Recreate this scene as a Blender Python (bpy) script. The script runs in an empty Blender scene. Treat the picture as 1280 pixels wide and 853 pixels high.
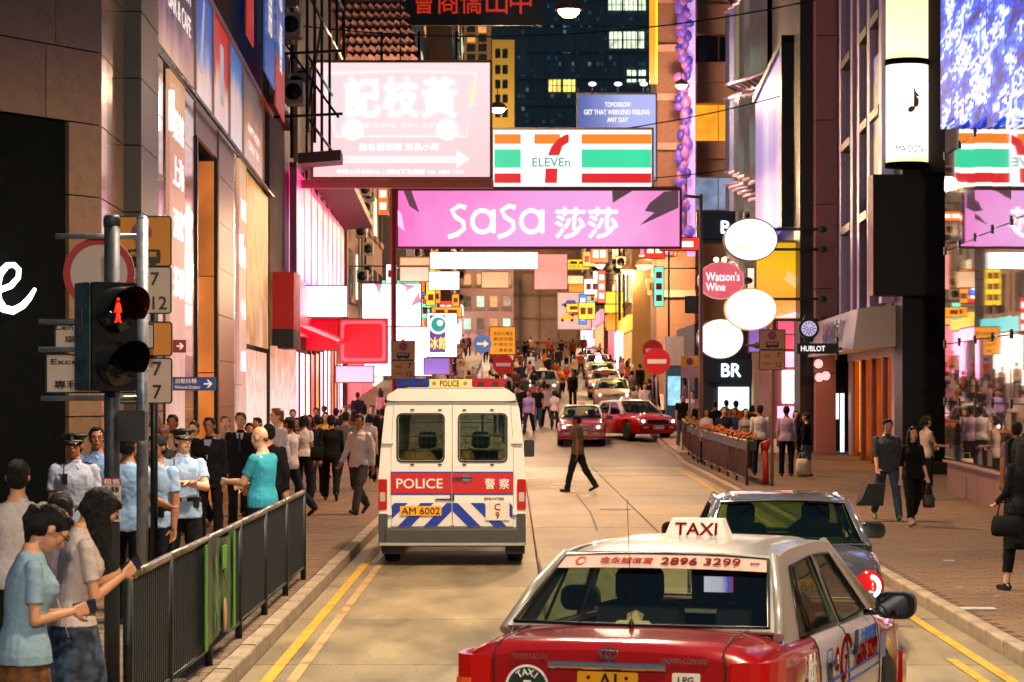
import bpy, bmesh, math, random
from mathutils import Vector, Matrix, noise
from mathutils.geometry import tessellate_polygon
R = math.radians
random.seed(7)
S = bpy.context.scene
COL = S.collection
# ---------------------------------------------------------------- camera, world, exposure
HC, FP = 2.3, 3200.0            # eye height over the road, focal length in photo pixels
cam = bpy.data.cameras.new("camera"); camo = bpy.data.objects.new("camera", cam); COL.objects.link(camo)
camo.location = (0, 0, HC); camo.rotation_euler = (R(90), 0, 0)
cam.sensor_width = 36; cam.lens = 36 * FP / 1280; cam.shift_y = 60.5 / 1280
cam.clip_start = .5; cam.clip_end = 5000
cam.dof.use_dof = True; cam.dof.focus_distance = 26; cam.dof.aperture_fstop = 8
S.camera = camo
W = bpy.data.worlds.new("World"); S.world = W; W.use_nodes = True
wn = W.node_tree.nodes; wl = W.node_tree.links
sky = wn.new('ShaderNodeTexSky'); sky.sky_type = 'NISHITA'; sky.sun_disc = False
sky.sun_elevation = R(-2); sky.sun_rotation = R(200)
wn['Background'].inputs['Strength'].default_value = .12
wl.new(sky.outputs[0], wn['Background'].inputs['Color'])
city = wn.new('ShaderNodeBackground'); city.inputs[0].default_value = (.08, .17, .25, 1); city.inputs[1].default_value = .42   # glow of the city on the night air
wadd = wn.new('ShaderNodeAddShader'); wl.new(wn['Background'].outputs[0], wadd.inputs[0]); wl.new(city.outputs[0], wadd.inputs[1]); wl.new(wadd.outputs[0], wn['World Output'].inputs[0])
S.view_settings.view_transform = 'Standard'; S.view_settings.look = 'None'
S.view_settings.exposure = 0.45; S.view_settings.gamma = 1
S.cycles.use_denoising = True
S.cycles.max_bounces = 6; S.cycles.diffuse_bounces = 3; S.cycles.glossy_bounces = 3; S.cycles.transmission_bounces = 4; S.cycles.transparent_max_bounces = 12
S.cycles.caustics_reflective = False; S.cycles.caustics_refractive = False
S.cycles.sample_clamp_indirect = 4
# a last trace of moonlit night air: one very weak lamp high over the town
sun = bpy.data.lights.new("moon", 'SUN'); sun.energy = .02; sun.angle = R(10); sun.color = (.6, .75, 1)
suno = bpy.data.objects.new("moon", sun); COL.objects.link(suno); suno.rotation_euler = (R(35), 0, R(20))

def G(Y):                       # height of the road surface: level, then climbing
    t = Y - 76
    if t <= 0: return 0.0
    if t < 12: return .04 * t * t / 24
    return .04 * (t - 6)
def P(px, py, Y):               # the place at distance Y that the photo shows at pixel (px, py)
    return Vector(((px - 640) / FP * Y, Y, HC + (487 - py) / FP * Y))
def X_(px, Y): return (px - 640) / FP * Y
def Z_(py, Y): return HC + (487 - py) / FP * Y

# ---------------------------------------------------------------- materials
MATS = {}
def srgb(h):
    if isinstance(h, str):
        h = h.lstrip('#'); c = [int(h[i:i+2], 16) / 255 for i in (0, 2, 4)]
        return tuple(x / 12.92 if x <= .04045 else ((x + .055) / 1.055) ** 2.4 for x in c)
    return tuple(h[:3])
def mat(name, col, rough=.6, metal=0., var=.12, scale=6., bump=.0, bscale=None, coat=0., emit=None, es=1., rnd=0., detail=4, evar=0., escale=1., stretch=(1, 1, 1), spec=.5, dirt=0.):
    if name in MATS: return MATS[name]
    m = bpy.data.materials.new(name); m.use_nodes = True; MATS[name] = m
    N, L = m.node_tree.nodes, m.node_tree.links; b = N['Principled BSDF']
    c = srgb(col)
    tc = N.new('ShaderNodeTexCoord'); mp = N.new('ShaderNodeMapping'); L.new(tc.outputs['Object'], mp.inputs[0]); mp.inputs['Scale'].default_value = stretch
    src = None
    if var > 0:
        n = N.new('ShaderNodeTexNoise'); n.inputs['Scale'].default_value = scale; n.inputs['Detail'].default_value = detail; n.inputs['Roughness'].default_value = .65
        L.new(mp.outputs[0], n.inputs[0])
        r = N.new('ShaderNodeMapRange'); r.inputs[1].default_value = .3; r.inputs[2].default_value = .7
        r.inputs[3].default_value = 1 - var; r.inputs[4].default_value = 1 + var; L.new(n.outputs[0], r.inputs[0])
        h = N.new('ShaderNodeVectorMath'); h.operation = 'SCALE'; h.inputs[0].default_value = c; L.new(r.outputs[0], h.inputs['Scale'])
        src = h.outputs[0]
        rr = N.new('ShaderNodeMapRange'); rr.inputs[1].default_value = .3; rr.inputs[2].default_value = .7
        rr.inputs[3].default_value = max(.02, rough - (.12 if rough >= .4 else .02)); rr.inputs[4].default_value = min(1, rough + (.1 if rough >= .4 else .03)); L.new(n.outputs[0], rr.inputs[0]); L.new(rr.outputs[0], b.inputs['Roughness'])
    else: b.inputs['Roughness'].default_value = rough
    if dirt > 0:
        n3 = N.new('ShaderNodeTexNoise'); n3.inputs['Scale'].default_value = scale * .21; n3.inputs['Detail'].default_value = 7; n3.inputs['Roughness'].default_value = .7; L.new(mp.outputs[0], n3.inputs[0])
        r3 = N.new('ShaderNodeMapRange'); r3.inputs[1].default_value = .48; r3.inputs[2].default_value = .62; r3.inputs[3].default_value = 1; r3.inputs[4].default_value = 1 - dirt; L.new(n3.outputs[0], r3.inputs[0])
        h3 = N.new('ShaderNodeVectorMath'); h3.operation = 'SCALE'; L.new(r3.outputs[0], h3.inputs['Scale'])
        if src: L.new(src, h3.inputs[0])
        else: h3.inputs[0].default_value = c
        src = h3.outputs[0]
    if rnd > 0:
        oi = N.new('ShaderNodeObjectInfo'); r2 = N.new('ShaderNodeMapRange'); r2.inputs[3].default_value = 1 - rnd; r2.inputs[4].default_value = 1 + rnd
        L.new(oi.outputs['Random'], r2.inputs[0]); h2 = N.new('ShaderNodeVectorMath'); h2.operation = 'SCALE'; L.new(r2.outputs[0], h2.inputs['Scale'])
        if src: L.new(src, h2.inputs[0])
        else: h2.inputs[0].default_value = c
        src = h2.outputs[0]
    if src: L.new(src, b.inputs['Base Color'])
    else: b.inputs['Base Color'].default_value = (*c, 1)
    b.inputs['Metallic'].default_value = metal; b.inputs['Coat Weight'].default_value = coat; b.inputs['Coat Roughness'].default_value = .06
    b.inputs['Specular IOR Level'].default_value = spec
    if bump > 0:
        n2 = N.new('ShaderNodeTexNoise'); n2.inputs['Scale'].default_value = bscale or scale * 4; n2.inputs['Detail'].default_value = 5; L.new(mp.outputs[0], n2.inputs[0])
        bp = N.new('ShaderNodeBump'); bp.inputs['Strength'].default_value = bump; bp.inputs['Distance'].default_value = .02
        L.new(n2.outputs[0], bp.inputs['Height']); L.new(bp.outputs[0], b.inputs['Normal'])
    if emit is not None:
        e = srgb(emit); b.inputs['Emission Color'].default_value = (*e, 1); b.inputs['Emission Strength'].default_value = es
        if evar > 0:
            n4 = N.new('ShaderNodeTexNoise'); n4.inputs['Scale'].default_value = escale; n4.inputs['Detail'].default_value = 3; L.new(mp.outputs[0], n4.inputs[0])
            r4 = N.new('ShaderNodeMapRange'); r4.inputs[1].default_value = .3; r4.inputs[2].default_value = .7; r4.inputs[3].default_value = es * (1 - evar); r4.inputs[4].default_value = es * (1 + evar); L.new(n4.outputs[0], r4.inputs[0]); L.new(r4.outputs[0], b.inputs['Emission Strength'])
    return m
def glow(name, col, es=1., evar=.12, escale=.8, base='#303030'):
    return mat('glow_' + name, base, rough=.35, var=0, emit=col, es=es, evar=evar, escale=escale)
def grad(name, stops, axis=2, lo=0., hi=1., es=1., nz=.15, nscale=2., base='#777777', stretch=(1, 1, 1), detail=4):
    """a backlit print whose colours run along one axis, stirred by noise"""
    if name in MATS: return MATS[name]
    m = bpy.data.materials.new(name); m.use_nodes = True; MATS[name] = m
    N, L = m.node_tree.nodes, m.node_tree.links; b = N['Principled BSDF']; b.inputs['Base Color'].default_value = (*[.12 * x for x in srgb(base)], 1); b.inputs['Roughness'].default_value = .45
    tc = N.new('ShaderNodeTexCoord'); sx = N.new('ShaderNodeSeparateXYZ'); L.new(tc.outputs['Object'], sx.inputs[0])
    mr = N.new('ShaderNodeMapRange'); mr.inputs[1].default_value = lo; mr.inputs[2].default_value = hi; L.new(sx.outputs[axis], mr.inputs[0])
    mp = N.new('ShaderNodeMapping'); mp.inputs['Scale'].default_value = stretch; L.new(tc.outputs['Object'], mp.inputs[0])
    n = N.new('ShaderNodeTexNoise'); n.inputs['Scale'].default_value = nscale; n.inputs['Detail'].default_value = detail; L.new(mp.outputs[0], n.inputs[0])
    r = N.new('ShaderNodeMapRange'); r.inputs[1].default_value = .3; r.inputs[2].default_value = .7; r.inputs[3].default_value = -nz; r.inputs[4].default_value = nz; L.new(n.outputs[0], r.inputs[0])
    ad = N.new('ShaderNodeMath'); ad.operation = 'ADD'; L.new(mr.outputs[0], ad.inputs[0]); L.new(r.outputs[0], ad.inputs[1])
    cr = N.new('ShaderNodeValToRGB'); L.new(ad.outputs[0], cr.inputs[0])
    e = cr.color_ramp.elements
    while len(e) > 1: e.remove(e[-1])
    e[0].position = stops[0][0]; e[0].color = (*srgb(stops[0][1]), 1)
    for p_, c_ in stops[1:]:
        k = e.new(p_); k.color = (*srgb(c_), 1)
    L.new(cr.outputs[0], b.inputs['Emission Color']); b.inputs['Emission Strength'].default_value = es
    return m
def glass(name, tint='#ffffff', rough=.03, alpha=.35):
    if name in MATS: return MATS[name]
    m = bpy.data.materials.new(name); m.use_nodes = True; MATS[name] = m
    N, L = m.node_tree.nodes, m.node_tree.links; N.remove(N['Principled BSDF'])
    t = N.new('ShaderNodeBsdfTransparent'); t.inputs[0].default_value = (*srgb(tint), 1)
    g = N.new('ShaderNodeBsdfGlossy'); g.inputs['Roughness'].default_value = rough
    lw = N.new('ShaderNodeLayerWeight'); lw.inputs['Blend'].default_value = .5
    pw = N.new('ShaderNodeMath'); pw.operation = 'POWER'; pw.inputs[1].default_value = 3.5; L.new(lw.outputs['Facing'], pw.inputs[0])
    ma = N.new('ShaderNodeMath'); ma.operation = 'MULTIPLY_ADD'; ma.inputs[1].default_value = alpha; ma.inputs[2].default_value = .05; L.new(pw.outputs[0], ma.inputs[0])
    mx = N.new('ShaderNodeMixShader'); L.new(ma.outputs[0], mx.inputs[0]); L.new(t.outputs[0], mx.inputs[1]); L.new(g.outputs[0], mx.inputs[2])
    L.new(mx.outputs[0], N['Material Output'].inputs[0]); return m

# ---------------------------------------------------------------- objects
def tag(o, label=None, cat=None, group=None, kind=None):
    if label: o['label'] = label
    if cat: o['category'] = cat
    if group: o['group'] = group
    if kind: o['kind'] = kind
    return o
def thing(name, label, cat, loc=(0, 0, 0), rz=0., group=None):
    o = bpy.data.objects.new(name, None); COL.objects.link(o); o.empty_display_size = .2
    o.location = loc; o.rotation_euler = (0, 0, rz); return tag(o, label, cat, group)
def struct(o): o['kind'] = 'structure'; return o
class MB:
    """collects shapes into one mesh"""
    def __init__(s): s.v = []; s.f = []; s.m = []; s.sm = []; s.mi = 0
    def add(s, vs, fs, smooth=False):
        b = len(s.v); s.v += [tuple(v) for v in vs]; s.f += [tuple(b + i for i in f) for f in fs]
        s.m += [s.mi] * len(fs); s.sm += [smooth] * len(fs); return s
    def box(s, c, d, rz=0., M=None):
        x, y, z = d[0] / 2, d[1] / 2, d[2] / 2
        vs = [Vector((a, b, e)) for a in (-x, x) for b in (-y, y) for e in (-z, z)]
        if rz: vs = [Matrix.Rotation(rz, 3, 'Z') @ v for v in vs]
        if M is not None: vs = [M @ v for v in vs]
        vs = [v + Vector(c) for v in vs]
        return s.add(vs, [(0, 1, 3, 2), (4, 6, 7, 5), (0, 4, 5, 1), (2, 3, 7, 6), (0, 2, 6, 4), (1, 5, 7, 3)])
    def bb(s, x0, x1, y0, y1, z0, z1): return s.box(((x0+x1)/2, (y0+y1)/2, (z0+z1)/2), (abs(x1-x0), abs(y1-y0), abs(z1-z0)))
    def cbox(s, c, d, r, rz=0., axis='y'):
        """box with its four edges along an axis rounded"""
        a, bq = {'y': (0, 2), 'z': (0, 1), 'x': (1, 2)}[axis]; k = 3 - a - bq
        pts = []
        for (sx, sz, a0) in ((1, 1, 0), (-1, 1, 90), (-1, -1, 180), (1, -1, 270)):
            for t in range(4):
                an = R(a0 + t * 30); pts.append((sx * (d[a] / 2 - r) + r * math.cos(an), sz * (d[bq] / 2 - r) + r * math.sin(an)))
        n = len(pts); vs = []
        for e in (-1, 1):
            for (u, w) in pts:
                v = [0, 0, 0]; v[a] = u; v[bq] = w; v[k] = e * d[k] / 2; v = Vector(v)
                if rz: v = Matrix.Rotation(rz, 3, 'Z') @ v
                vs.append(v + Vector(c))
        return s.add(vs, [tuple(range(n))[::-1], tuple(range(n, 2 * n))] + [(i, (i+1) % n, n + (i+1) % n, n + i) for i in range(n)])
    def tube(s, pts, r, n=8, smooth=True, cap=True):
        pts = [Vector(p) for p in pts]; rs = r if isinstance(r, (list, tuple)) else [r] * len(pts); vs = []
        up = None
        for i, p in enumerate(pts):
            t = (pts[min(i+1, len(pts)-1)] - pts[max(i-1, 0)]).normalized()
            if up is None:
                up = Vector((0, 0, 1)) if abs(t.z) < .9 else Vector((1, 0, 0))
            a = t.cross(up).normalized(); b = a.cross(t).normalized(); up = b
            for k in range(n):
                an = 2 * math.pi * k / n; vs.append(p + (a * math.cos(an) + b * math.sin(an)) * rs[i])
        fs = []
        for i in range(len(pts) - 1):
            for k in range(n): fs.append((i*n+k, i*n+(k+1) % n, (i+1)*n+(k+1) % n, (i+1)*n+k))
        s.add(vs, fs, smooth)
        if cap:
            b = len(s.v) - len(vs)
            for ring in (tuple(range(b, b + n))[::-1], tuple(range(b + (len(pts)-1)*n, b + len(pts)*n))):
                s.f.append(ring); s.m.append(s.mi); s.sm.append(False)
        return s
    def ell(s, c, r, nu=14, nv=9, M=None):
        vs = [(0, 0, -1)]
        for j in range(1, nv):
            ph = -math.pi/2 + math.pi * j / nv
            for i in range(nu):
                th = 2 * math.pi * i / nu; vs.append((math.cos(ph)*math.cos(th), math.cos(ph)*math.sin(th), math.sin(ph)))
        vs.append((0, 0, 1)); vs = [Vector((v[0]*r[0], v[1]*r[1], v[2]*r[2])) for v in vs]
        if M is not None: vs = [M @ v for v in vs]
        vs = [v + Vector(c) for v in vs]; fs = [(0, 1 + (i+1) % nu, 1 + i) for i in range(nu)]
        for j in range(nv - 2):
            for i in range(nu): a = 1 + j*nu; fs.append((a+i, a+(i+1) % nu, a+nu+(i+1) % nu, a+nu+i))
        t = len(vs) - 1; a = 1 + (nv-2)*nu
        fs += [(a+i, a+(i+1) % nu, t) for i in range(nu)]
        return s.add(vs, fs, True)
    def loft(s, rings, smooth=True, cap=True, closed=True):
        n = len(rings[0]); vs = [v for r in rings for v in r]; fs = []
        for i in range(len(rings) - 1):
            for k in range(n if closed else n - 1): fs.append((i*n+k, i*n+(k+1) % n, (i+1)*n+(k+1) % n, (i+1)*n+k))
        if cap: fs += [tuple(range(n))[::-1], tuple(range((len(rings)-1)*n, len(rings)*n))]
        return s.add(vs, fs, smooth)
    def lathe(s, prof, c=(0, 0, 0), n=20, M=None, smooth=True):
        rings = []
        for (r, z) in prof:
            q = [Vector((r*math.cos(2*math.pi*k/n), r*math.sin(2*math.pi*k/n), z)) for k in range(n)]
            if M is not None: q = [M @ v for v in q]
            rings.append([v + Vector(c) for v in q])
        return s.loft(rings, smooth)
    def poly(s, outer, holes=(), fn=None, th=.02, dirn=(0, 1, 0)):
        """plate cut from a 2-D outline with holes; fn maps (u, w) to 3-D, dirn*th is its thickness"""
        loops = [list(outer)] + [list(h) for h in holes]
        tri = tessellate_polygon([[Vector((a, b, 0)) for a, b in l] for l in loops])
        flat = [p for l in loops for p in l]; fn = fn or (lambda a, b: (a, 0, b))
        A = [Vector(fn(*p)) for p in flat]; dv = Vector(dirn) * th; B = [v + dv for v in A]; n = len(A)
        fs = [tuple(t) for t in tri] + [tuple(n + i for i in reversed(t)) for t in tri]
        k = 0
        for l in loops:
            m = len(l); fs += [(k+i, k+(i+1) % m, n+k+(i+1) % m, n+k+i) for i in range(m)]; k += m
        return s.add(A + B, fs)
    def build(s, name, ms, parent=None, loc=None, label=None, auto=None):
        me = bpy.data.meshes.new(name); me.from_pydata(s.v, [], s.f)
        for m in (ms if isinstance(ms, (list, tuple)) else [ms]): me.materials.append(m)
        me.polygons.foreach_set('material_index', s.m); me.polygons.foreach_set('use_smooth', s.sm)
        bm = bmesh.new(); bm.from_mesh(me); bmesh.ops.recalc_face_normals(bm, faces=bm.faces); bm.to_mesh(me); bm.free()
        o = bpy.data.objects.new(name, me); COL.objects.link(o)
        if parent: o.parent = parent
        if loc is not None: o.location = loc
        if label: o['label'] = label
        return o
def kids(o): return [c for c in o.children]
def copy_tree(o, parent=None, remap=None):
    c = o.copy(); COL.objects.link(c); c.parent = parent
    for ch in o.children: copy_tree(ch, c)
    return c
def rrect(w, h, r, cx=0., cy=0., k=4):
    pts = []
    for (sx, sy, a0) in ((1, 1, 0), (-1, 1, 90), (-1, -1, 180), (1, -1, 270)):
        for t in range(k): an = R(a0 + 90 * t / (k - 1)); pts.append((cx + sx*(w/2-r) + r*math.cos(an), cy + sy*(h/2-r) + r*math.sin(an)))
    return pts
def circ(r, cx=0., cy=0., n=28, ry=None): return [(cx + r*math.cos(2*math.pi*i/n), cy + (ry or r)*math.sin(2*math.pi*i/n)) for i in range(n)]
_fonts = {}
def text(body, h, m, parent=None, loc=(0, 0, 0), rot=(math.pi/2, 0, 0), w=None, ext=.004, bold=0., name='lettering', align='CENTER', shear=0., vertical=False):
    """lettering as a thin solid; h is the height of the letters, w the width the line is fitted to"""
    cjk = any(ord(c) > 0x2e00 for c in body); cb = bold if cjk else bold*.7; bold = 0
    cu = bpy.data.curves.new('t', 'FONT'); cu.body = body; cu.size = 1; cu.extrude = 0; cu.offset = bold; cu.shear = shear; cu.resolution_u = 3
    ob = bpy.data.objects.new('t', cu); me = bpy.data.meshes.new_from_object(ob)
    if len(me.vertices):
        xs = [v.co.x for v in me.vertices]; ys = [v.co.y for v in me.vertices]
        x0, x1, y0, y1 = min(xs), max(xs), min(ys), max(ys); sy = h / max(.01, y1 - y0); sx = (w / max(.01, x1 - x0)) if w else sy
        cx = (x0 + x1) / 2 if align == 'CENTER' else x0; cy = (y0 + y1) / 2
        for v in me.vertices: v.co = ((v.co.x - cx) * sx, (v.co.y - cy) * sy, 0)
        bm = bmesh.new(); bm.from_mesh(me); fs = bm.faces[:]
        if ext > 0 and fs:
            r = bmesh.ops.extrude_face_region(bm, geom=fs)
            for e in r['geom']:
                if isinstance(e, bmesh.types.BMVert): e.co.z += ext
        bmesh.ops.recalc_face_normals(bm, faces=bm.faces)
        if cb > 0:
            g0 = list(bm.verts) + list(bm.edges) + list(bm.faces)
            for i_, (dx, dy) in enumerate(((.7, 0), (-.7, 0), (0, .7), (0, -.7))):
                r = bmesh.ops.duplicate(bm, geom=g0)
                for e in r['geom']:
                    if isinstance(e, bmesh.types.BMVert): e.co += Vector((dx*cb*h, dy*cb*h, .0006*(i_+1)))
        bm.to_mesh(me); bm.free()
    me.materials.clear(); me.materials.append(m)
    for p_ in me.polygons: p_.material_index = 0
    o = bpy.data.objects.new(name, me); COL.objects.link(o); o.location = loc; o.rotation_euler = rot
    if parent: o.parent = parent
    bpy.data.objects.remove(ob); bpy.data.curves.remove(cu)
    return o
# ---------------------------------------------------------------- people
PENDING = []            # (object, voxel, smooth iterations, wrinkle) : solids still to be fused into one skin
def fuse(o, vox, it=3, wr=0., ws=.1): PENDING.append((o, vox, it, wr, ws)); return o
def fuse_all():
    tex = {}
    for o, vox, it, wr, ws in PENDING:
        m = o.modifiers.new('r', 'REMESH'); m.mode = 'VOXEL'; m.voxel_size = vox; m.use_smooth_shade = True
        if it: s_ = o.modifiers.new('s', 'SMOOTH'); s_.factor = .5; s_.iterations = it
        if wr:
            key = round(ws, 3)
            if key not in tex:
                t = bpy.data.textures.new('folds', 'CLOUDS'); t.noise_scale = ws; t.noise_depth = 2; tex[key] = t
            d = o.modifiers.new('d', 'DISPLACE'); d.texture = tex[key]; d.strength = wr; d.mid_level = .5; d.texture_coords = 'LOCAL'
    dg = bpy.context.evaluated_depsgraph_get()
    for o, *_ in PENDING:
        me = bpy.data.meshes.new_from_object(o.evaluated_get(dg)); ms = list(o.data.materials)
        if not me.materials:
            for m in ms: me.materials.append(m)
        o.modifiers.clear(); o.data = me
    PENDING.clear()
SKIN = [mat('skin_light', '#c48e6c', .5, var=.06, scale=30, spec=.4), mat('skin_tan', '#a06a48', .5, var=.06, scale=30), mat('skin_pale', '#d8a684', .5, var=.05, scale=30), mat('skin_brown', '#7d4e34', .5, var=.06, scale=30)]
HAIRM = mat('hair_black', '#0c0908', .6, var=.4, scale=60, stretch=(1, 1, .08), bump=.9, bscale=200, spec=.3)
HAIRB = mat('hair_brown', '#5a3018', .45, var=.35, scale=60, stretch=(1, 1, .1), bump=.4)
EYEM = mat('eye_dark', '#0c0807', .2, var=0); LIPM = mat('lip', '#9a4a40', .4, var=0); BLK = mat('black_plastic', '#0a0a0b', .35, var=.1)
def cloth(col, name=None, sc=40, bump=.25, var=.12): return mat('cloth_' + (name or str(col)), col, .85, var=var, scale=sc, bump=bump, bscale=260, spec=.2)
SHOE = mat('shoe_leather', '#120d0b', .4, var=.2)

def person(label, loc, rz=0., H=1.72, sex='m', vox=.012, skin=0, hair='short', hairm=None,
           top='shirt', topc='#c8c8cc', sleeve='long', hem=.86, bottom='trousers', botc='#15161b', shoe=None, hemb=.1,
           thigh=(0, 0), knee=(0, 0), abdl=(4, 4), lean=0., flex=(0, 0), abd=(6, 6), elb=(10, 10), inw=(0, 0), pitch=0., yaw=0., roll=0.,
           face=None, phone=None, bag=None, glasses=False, cap=False, tie=None, inner=None, belt=False, group=None, wr=.022, bulk=1., extra=None, cat='person'):
    """one body, continuous from crown to toes, with its hair and clothes as children"""
    face = (vox < .011) if face is None else face
    k = H / 1.75; fem = sex == 'f'; sk = SKIN[skin]
    root = thing('person', label, cat, loc, rz, group)
    vox *= k
    V3 = Vector
    # --- skeleton
    sw = (.158 if fem else .192); hw = .088
    def tdir(a, side, ab=0.): return (Matrix.Rotation(side * R(ab), 3, 'Y') @ V3((0, math.sin(R(a)), -math.cos(R(a))))).normalized()
    legs = []; low = 9
    for i, sd in enumerate((-1, 1)):
        hip = V3((sd*hw, 0, 0)); d1 = tdir(thigh[i], -sd, abdl[i]); d2 = tdir(thigh[i]-knee[i], -sd, abdl[i]*.5)
        kn = hip + d1*.43; an = kn + d2*.42; legs.append([hip, kn, an, thigh[i]-knee[i]]); low = min(low, an.z - .075)
    base = -low
    for l in legs:
        for q in range(3): l[q] = l[q] + V3((0, 0, base))
    pel = V3((0, 0, base + .03))
    LM = Matrix.Rotation(-R(lean), 3, 'X')
    def up(x, y, z):                                            # a point of the trunk, z above the pelvis, bent forward by the lean
        f = min(1., max(0., z / .3)); M = Matrix.Rotation(-R(lean*f), 3, 'X'); return pel + M @ V3((x, y, z))
    HD = LM @ (Matrix.Rotation(-R(yaw), 3, 'Z') @ Matrix.Rotation(R(roll), 3, 'Y') @ Matrix.Rotation(-R(pitch), 3, 'X'))
    nb = up(0, -.012, .535); hc = nb + LM @ V3((0, .012, .02)) + HD @ V3((0, .018, .125))
    hp = lambda x, y, z: hc + HD @ V3((x, y, z))
    arms = []
    for i, sd in enumerate((-1, 1)):
        sh = up(sd*(sw-.016), -.012, .440)
        d1 = LM @ (Matrix.Rotation(-sd*R(abd[i]), 3, 'Y') @ V3((0, math.sin(R(flex[i])), -math.cos(R(flex[i])))))
        fa = R(flex[i] + elb[i]); d2 = LM @ V3((-sd*math.sin(R(inw[i])) + sd*math.sin(R(abd[i]))*.5*math.cos(R(inw[i])), math.cos(R(inw[i]))*math.sin(fa), -math.cos(R(inw[i]))*math.cos(fa))).normalized()
        el = sh + d1*.285; wr_ = el + d2*.25; arms.append([sh, el, wr_, d2])
    T = (( -.10, .150, .095, .00), (-.02, .168, .110, -.005), (.05, .160, .108, 0), (.13, .138, .098, .0), (.20, .135, .10, .0), (.30, .155, .112, .005), (.38, .172, .112, .0), (.44, .168, .095, -.006), (.485, .128, .075, -.010), (.52, .062, .062, -.008), (.56, .054, .056, 0))
    if fem: T = ((-.10, .150, .10, 0), (-.02, .160, .108, -.008), (.05, .138, .096, -.004), (.13, .108, .080, 0), (.20, .108, .084, 0), (.30, .138, .115, .018), (.36, .146, .108, .012), (.43, .145, .086, -.004), (.485, .105, .066, -.010), (.52, .052, .053, -.008), (.56, .046, .048, 0))
    T = [(a, b*bulk, c*bulk, d) if a < .5 else (a, b, c, d) for a, b, c, d in T]
    def ring(z, a, b, y, n=20):
        q = []
        for t in range(n):
            an = 2*math.pi*t/n; cx, sx = math.cos(an), math.sin(an); e = .85
            q.append(up(a*math.copysign(abs(cx)**e, cx), y + b*math.copysign(abs(sx)**e, sx), z))
        return q
    def Tat(z):
        for (a, b) in zip(T, T[1:]):
            if a[0] <= z <= b[0]:
                t = (z-a[0])/(b[0]-a[0]); return [a[j]*(1-t)+b[j]*t for j in range(4)]
        return list(T[0]) if z < T[0][0] else list(T[-1])
    def trunk(mb, z0, z1, inf, flare=0., step=.045):
        n = max(2, int((z1-z0)/step)); rs = []
        for j in range(n+1):
            z = z0+(z1-z0)*j/n; _, a, b, y = Tat(z); fl = flare*max(0, (.12-z)/.2) if z < .12 else 0
            if z > .36: fl -= inf*.75*min(1, (z-.36)/.10)
            rs.append(ring(z, a+inf+fl, b+inf+fl, y))
        mb.loft(rs)
    def seg(mb, a, b, ra, rb, ends=True, n=14):
        mb.tube([a, b], [ra, rb], n)
        if ends: mb.ell(a, (ra*.995,)*3, 12, 8); mb.ell(b, (rb*.995,)*3, 12, 8)
    # --- the body
    mb = MB(); trunk(mb, -.08, .56, -.004)
    seg(mb, up(0, -.015, .47), hp(0, -.02, -.06), .056 if not fem else .047, .052 if not fem else .045)
    mb.ell(hp(0, -.012, .022), (.077, .094, .098), 20, 14, HD); mb.ell(hp(0, .026, -.045), (.060, .064, .078), 18, 12, HD); mb.ell(hp(0, .055, -.092), (.034, .03, .026), 12, 8, HD)
    mb.ell(hp(0, .052, .01), (.062, .04, .05), 14, 10, HD)
    seg(mb, hp(0, .086, .004), hp(0, .103, -.026), .008, .0135); mb.ell(hp(0, .088, -.058), (.024, .012, .013), 12, 8, HD)
    for sd in (-1, 1): mb.ell(hp(sd*.079, -.012, -.01), (.009, .02, .031), 10, 8, HD); mb.ell(hp(sd*.036, .060, -.022), (.024, .026, .022), 12, 8, HD)
    for i, sd in enumerate((-1, 1)):
        sh, el, wr_, d2 = arms[i]; r0 = (.038 if fem else .051)*bulk
        seg(mb, sh, el, r0, r0*.82); m1 = el*.72 + wr_*.28; seg(mb, el, m1, r0*.80, r0*.80); seg(mb, m1, wr_, r0*.80, r0*.55)
        # hand: palm, four fingers with a bend, thumb from the side of the palm
        dy = d2.normalized(); lat = V3((sd, 0, 0)) if abs(dy.x) < .8 else V3((0, -1, 0))
        if phone and flex[i] + elb[i] > 45: lat = V3((-sd*.2, .25, 1))     # palm turned in towards the thing held
        nrm = dy.cross(lat).normalized(); lat = nrm.cross(dy).normalized()
        if nrm.y < 0 and not phone: nrm = -nrm
        if phone and nrm.x*sd > 0: nrm = -nrm
        hs = .92 if fem else 1.; pc = wr_ + dy*.045*hs
        arms[i] += [pc + nrm*.02, dy, lat, nrm]
        for q in range(5): o_ = lat*((q-2)*.0155*hs); seg(mb, wr_ + dy*.012 + o_*.6, wr_ + dy*.088*hs + o_, .0135*hs, .0115*hs, n=8)
        curl = 55 if (phone and flex[i] + elb[i] > 45) else 24
        for q, ln in enumerate((.066, .076, .071, .056)):
            st = wr_ + dy*.088*hs + lat*((q-1.5)*.0205*hs); a1 = R(curl*.5 + q*5); a2 = R(curl*1.25 + q*8)
            p1 = st + (dy*math.cos(a1) + nrm*math.sin(a1))*ln*.52*hs; p2 = p1 + (dy*math.cos(a2) + nrm*math.sin(a2))*ln*.5*hs
            seg(mb, st, p1, .0092*hs, .0083*hs, n=8); seg(mb, p1, p2, .0083*hs, .007*hs, n=8)
        ts = wr_ + dy*.03*hs + lat*(-.034*hs); t1 = ts + (dy*.62 - lat*.62 + nrm*.4).normalized()*.038*hs; t2 = t1 + (dy*.85 - lat*.1 + nrm*.4).normalized()*.03*hs
        seg(mb, ts, t1, .0125*hs, .0105*hs, n=8); seg(mb, t1, t2, .0105*hs, .0085*hs, n=8)
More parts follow.
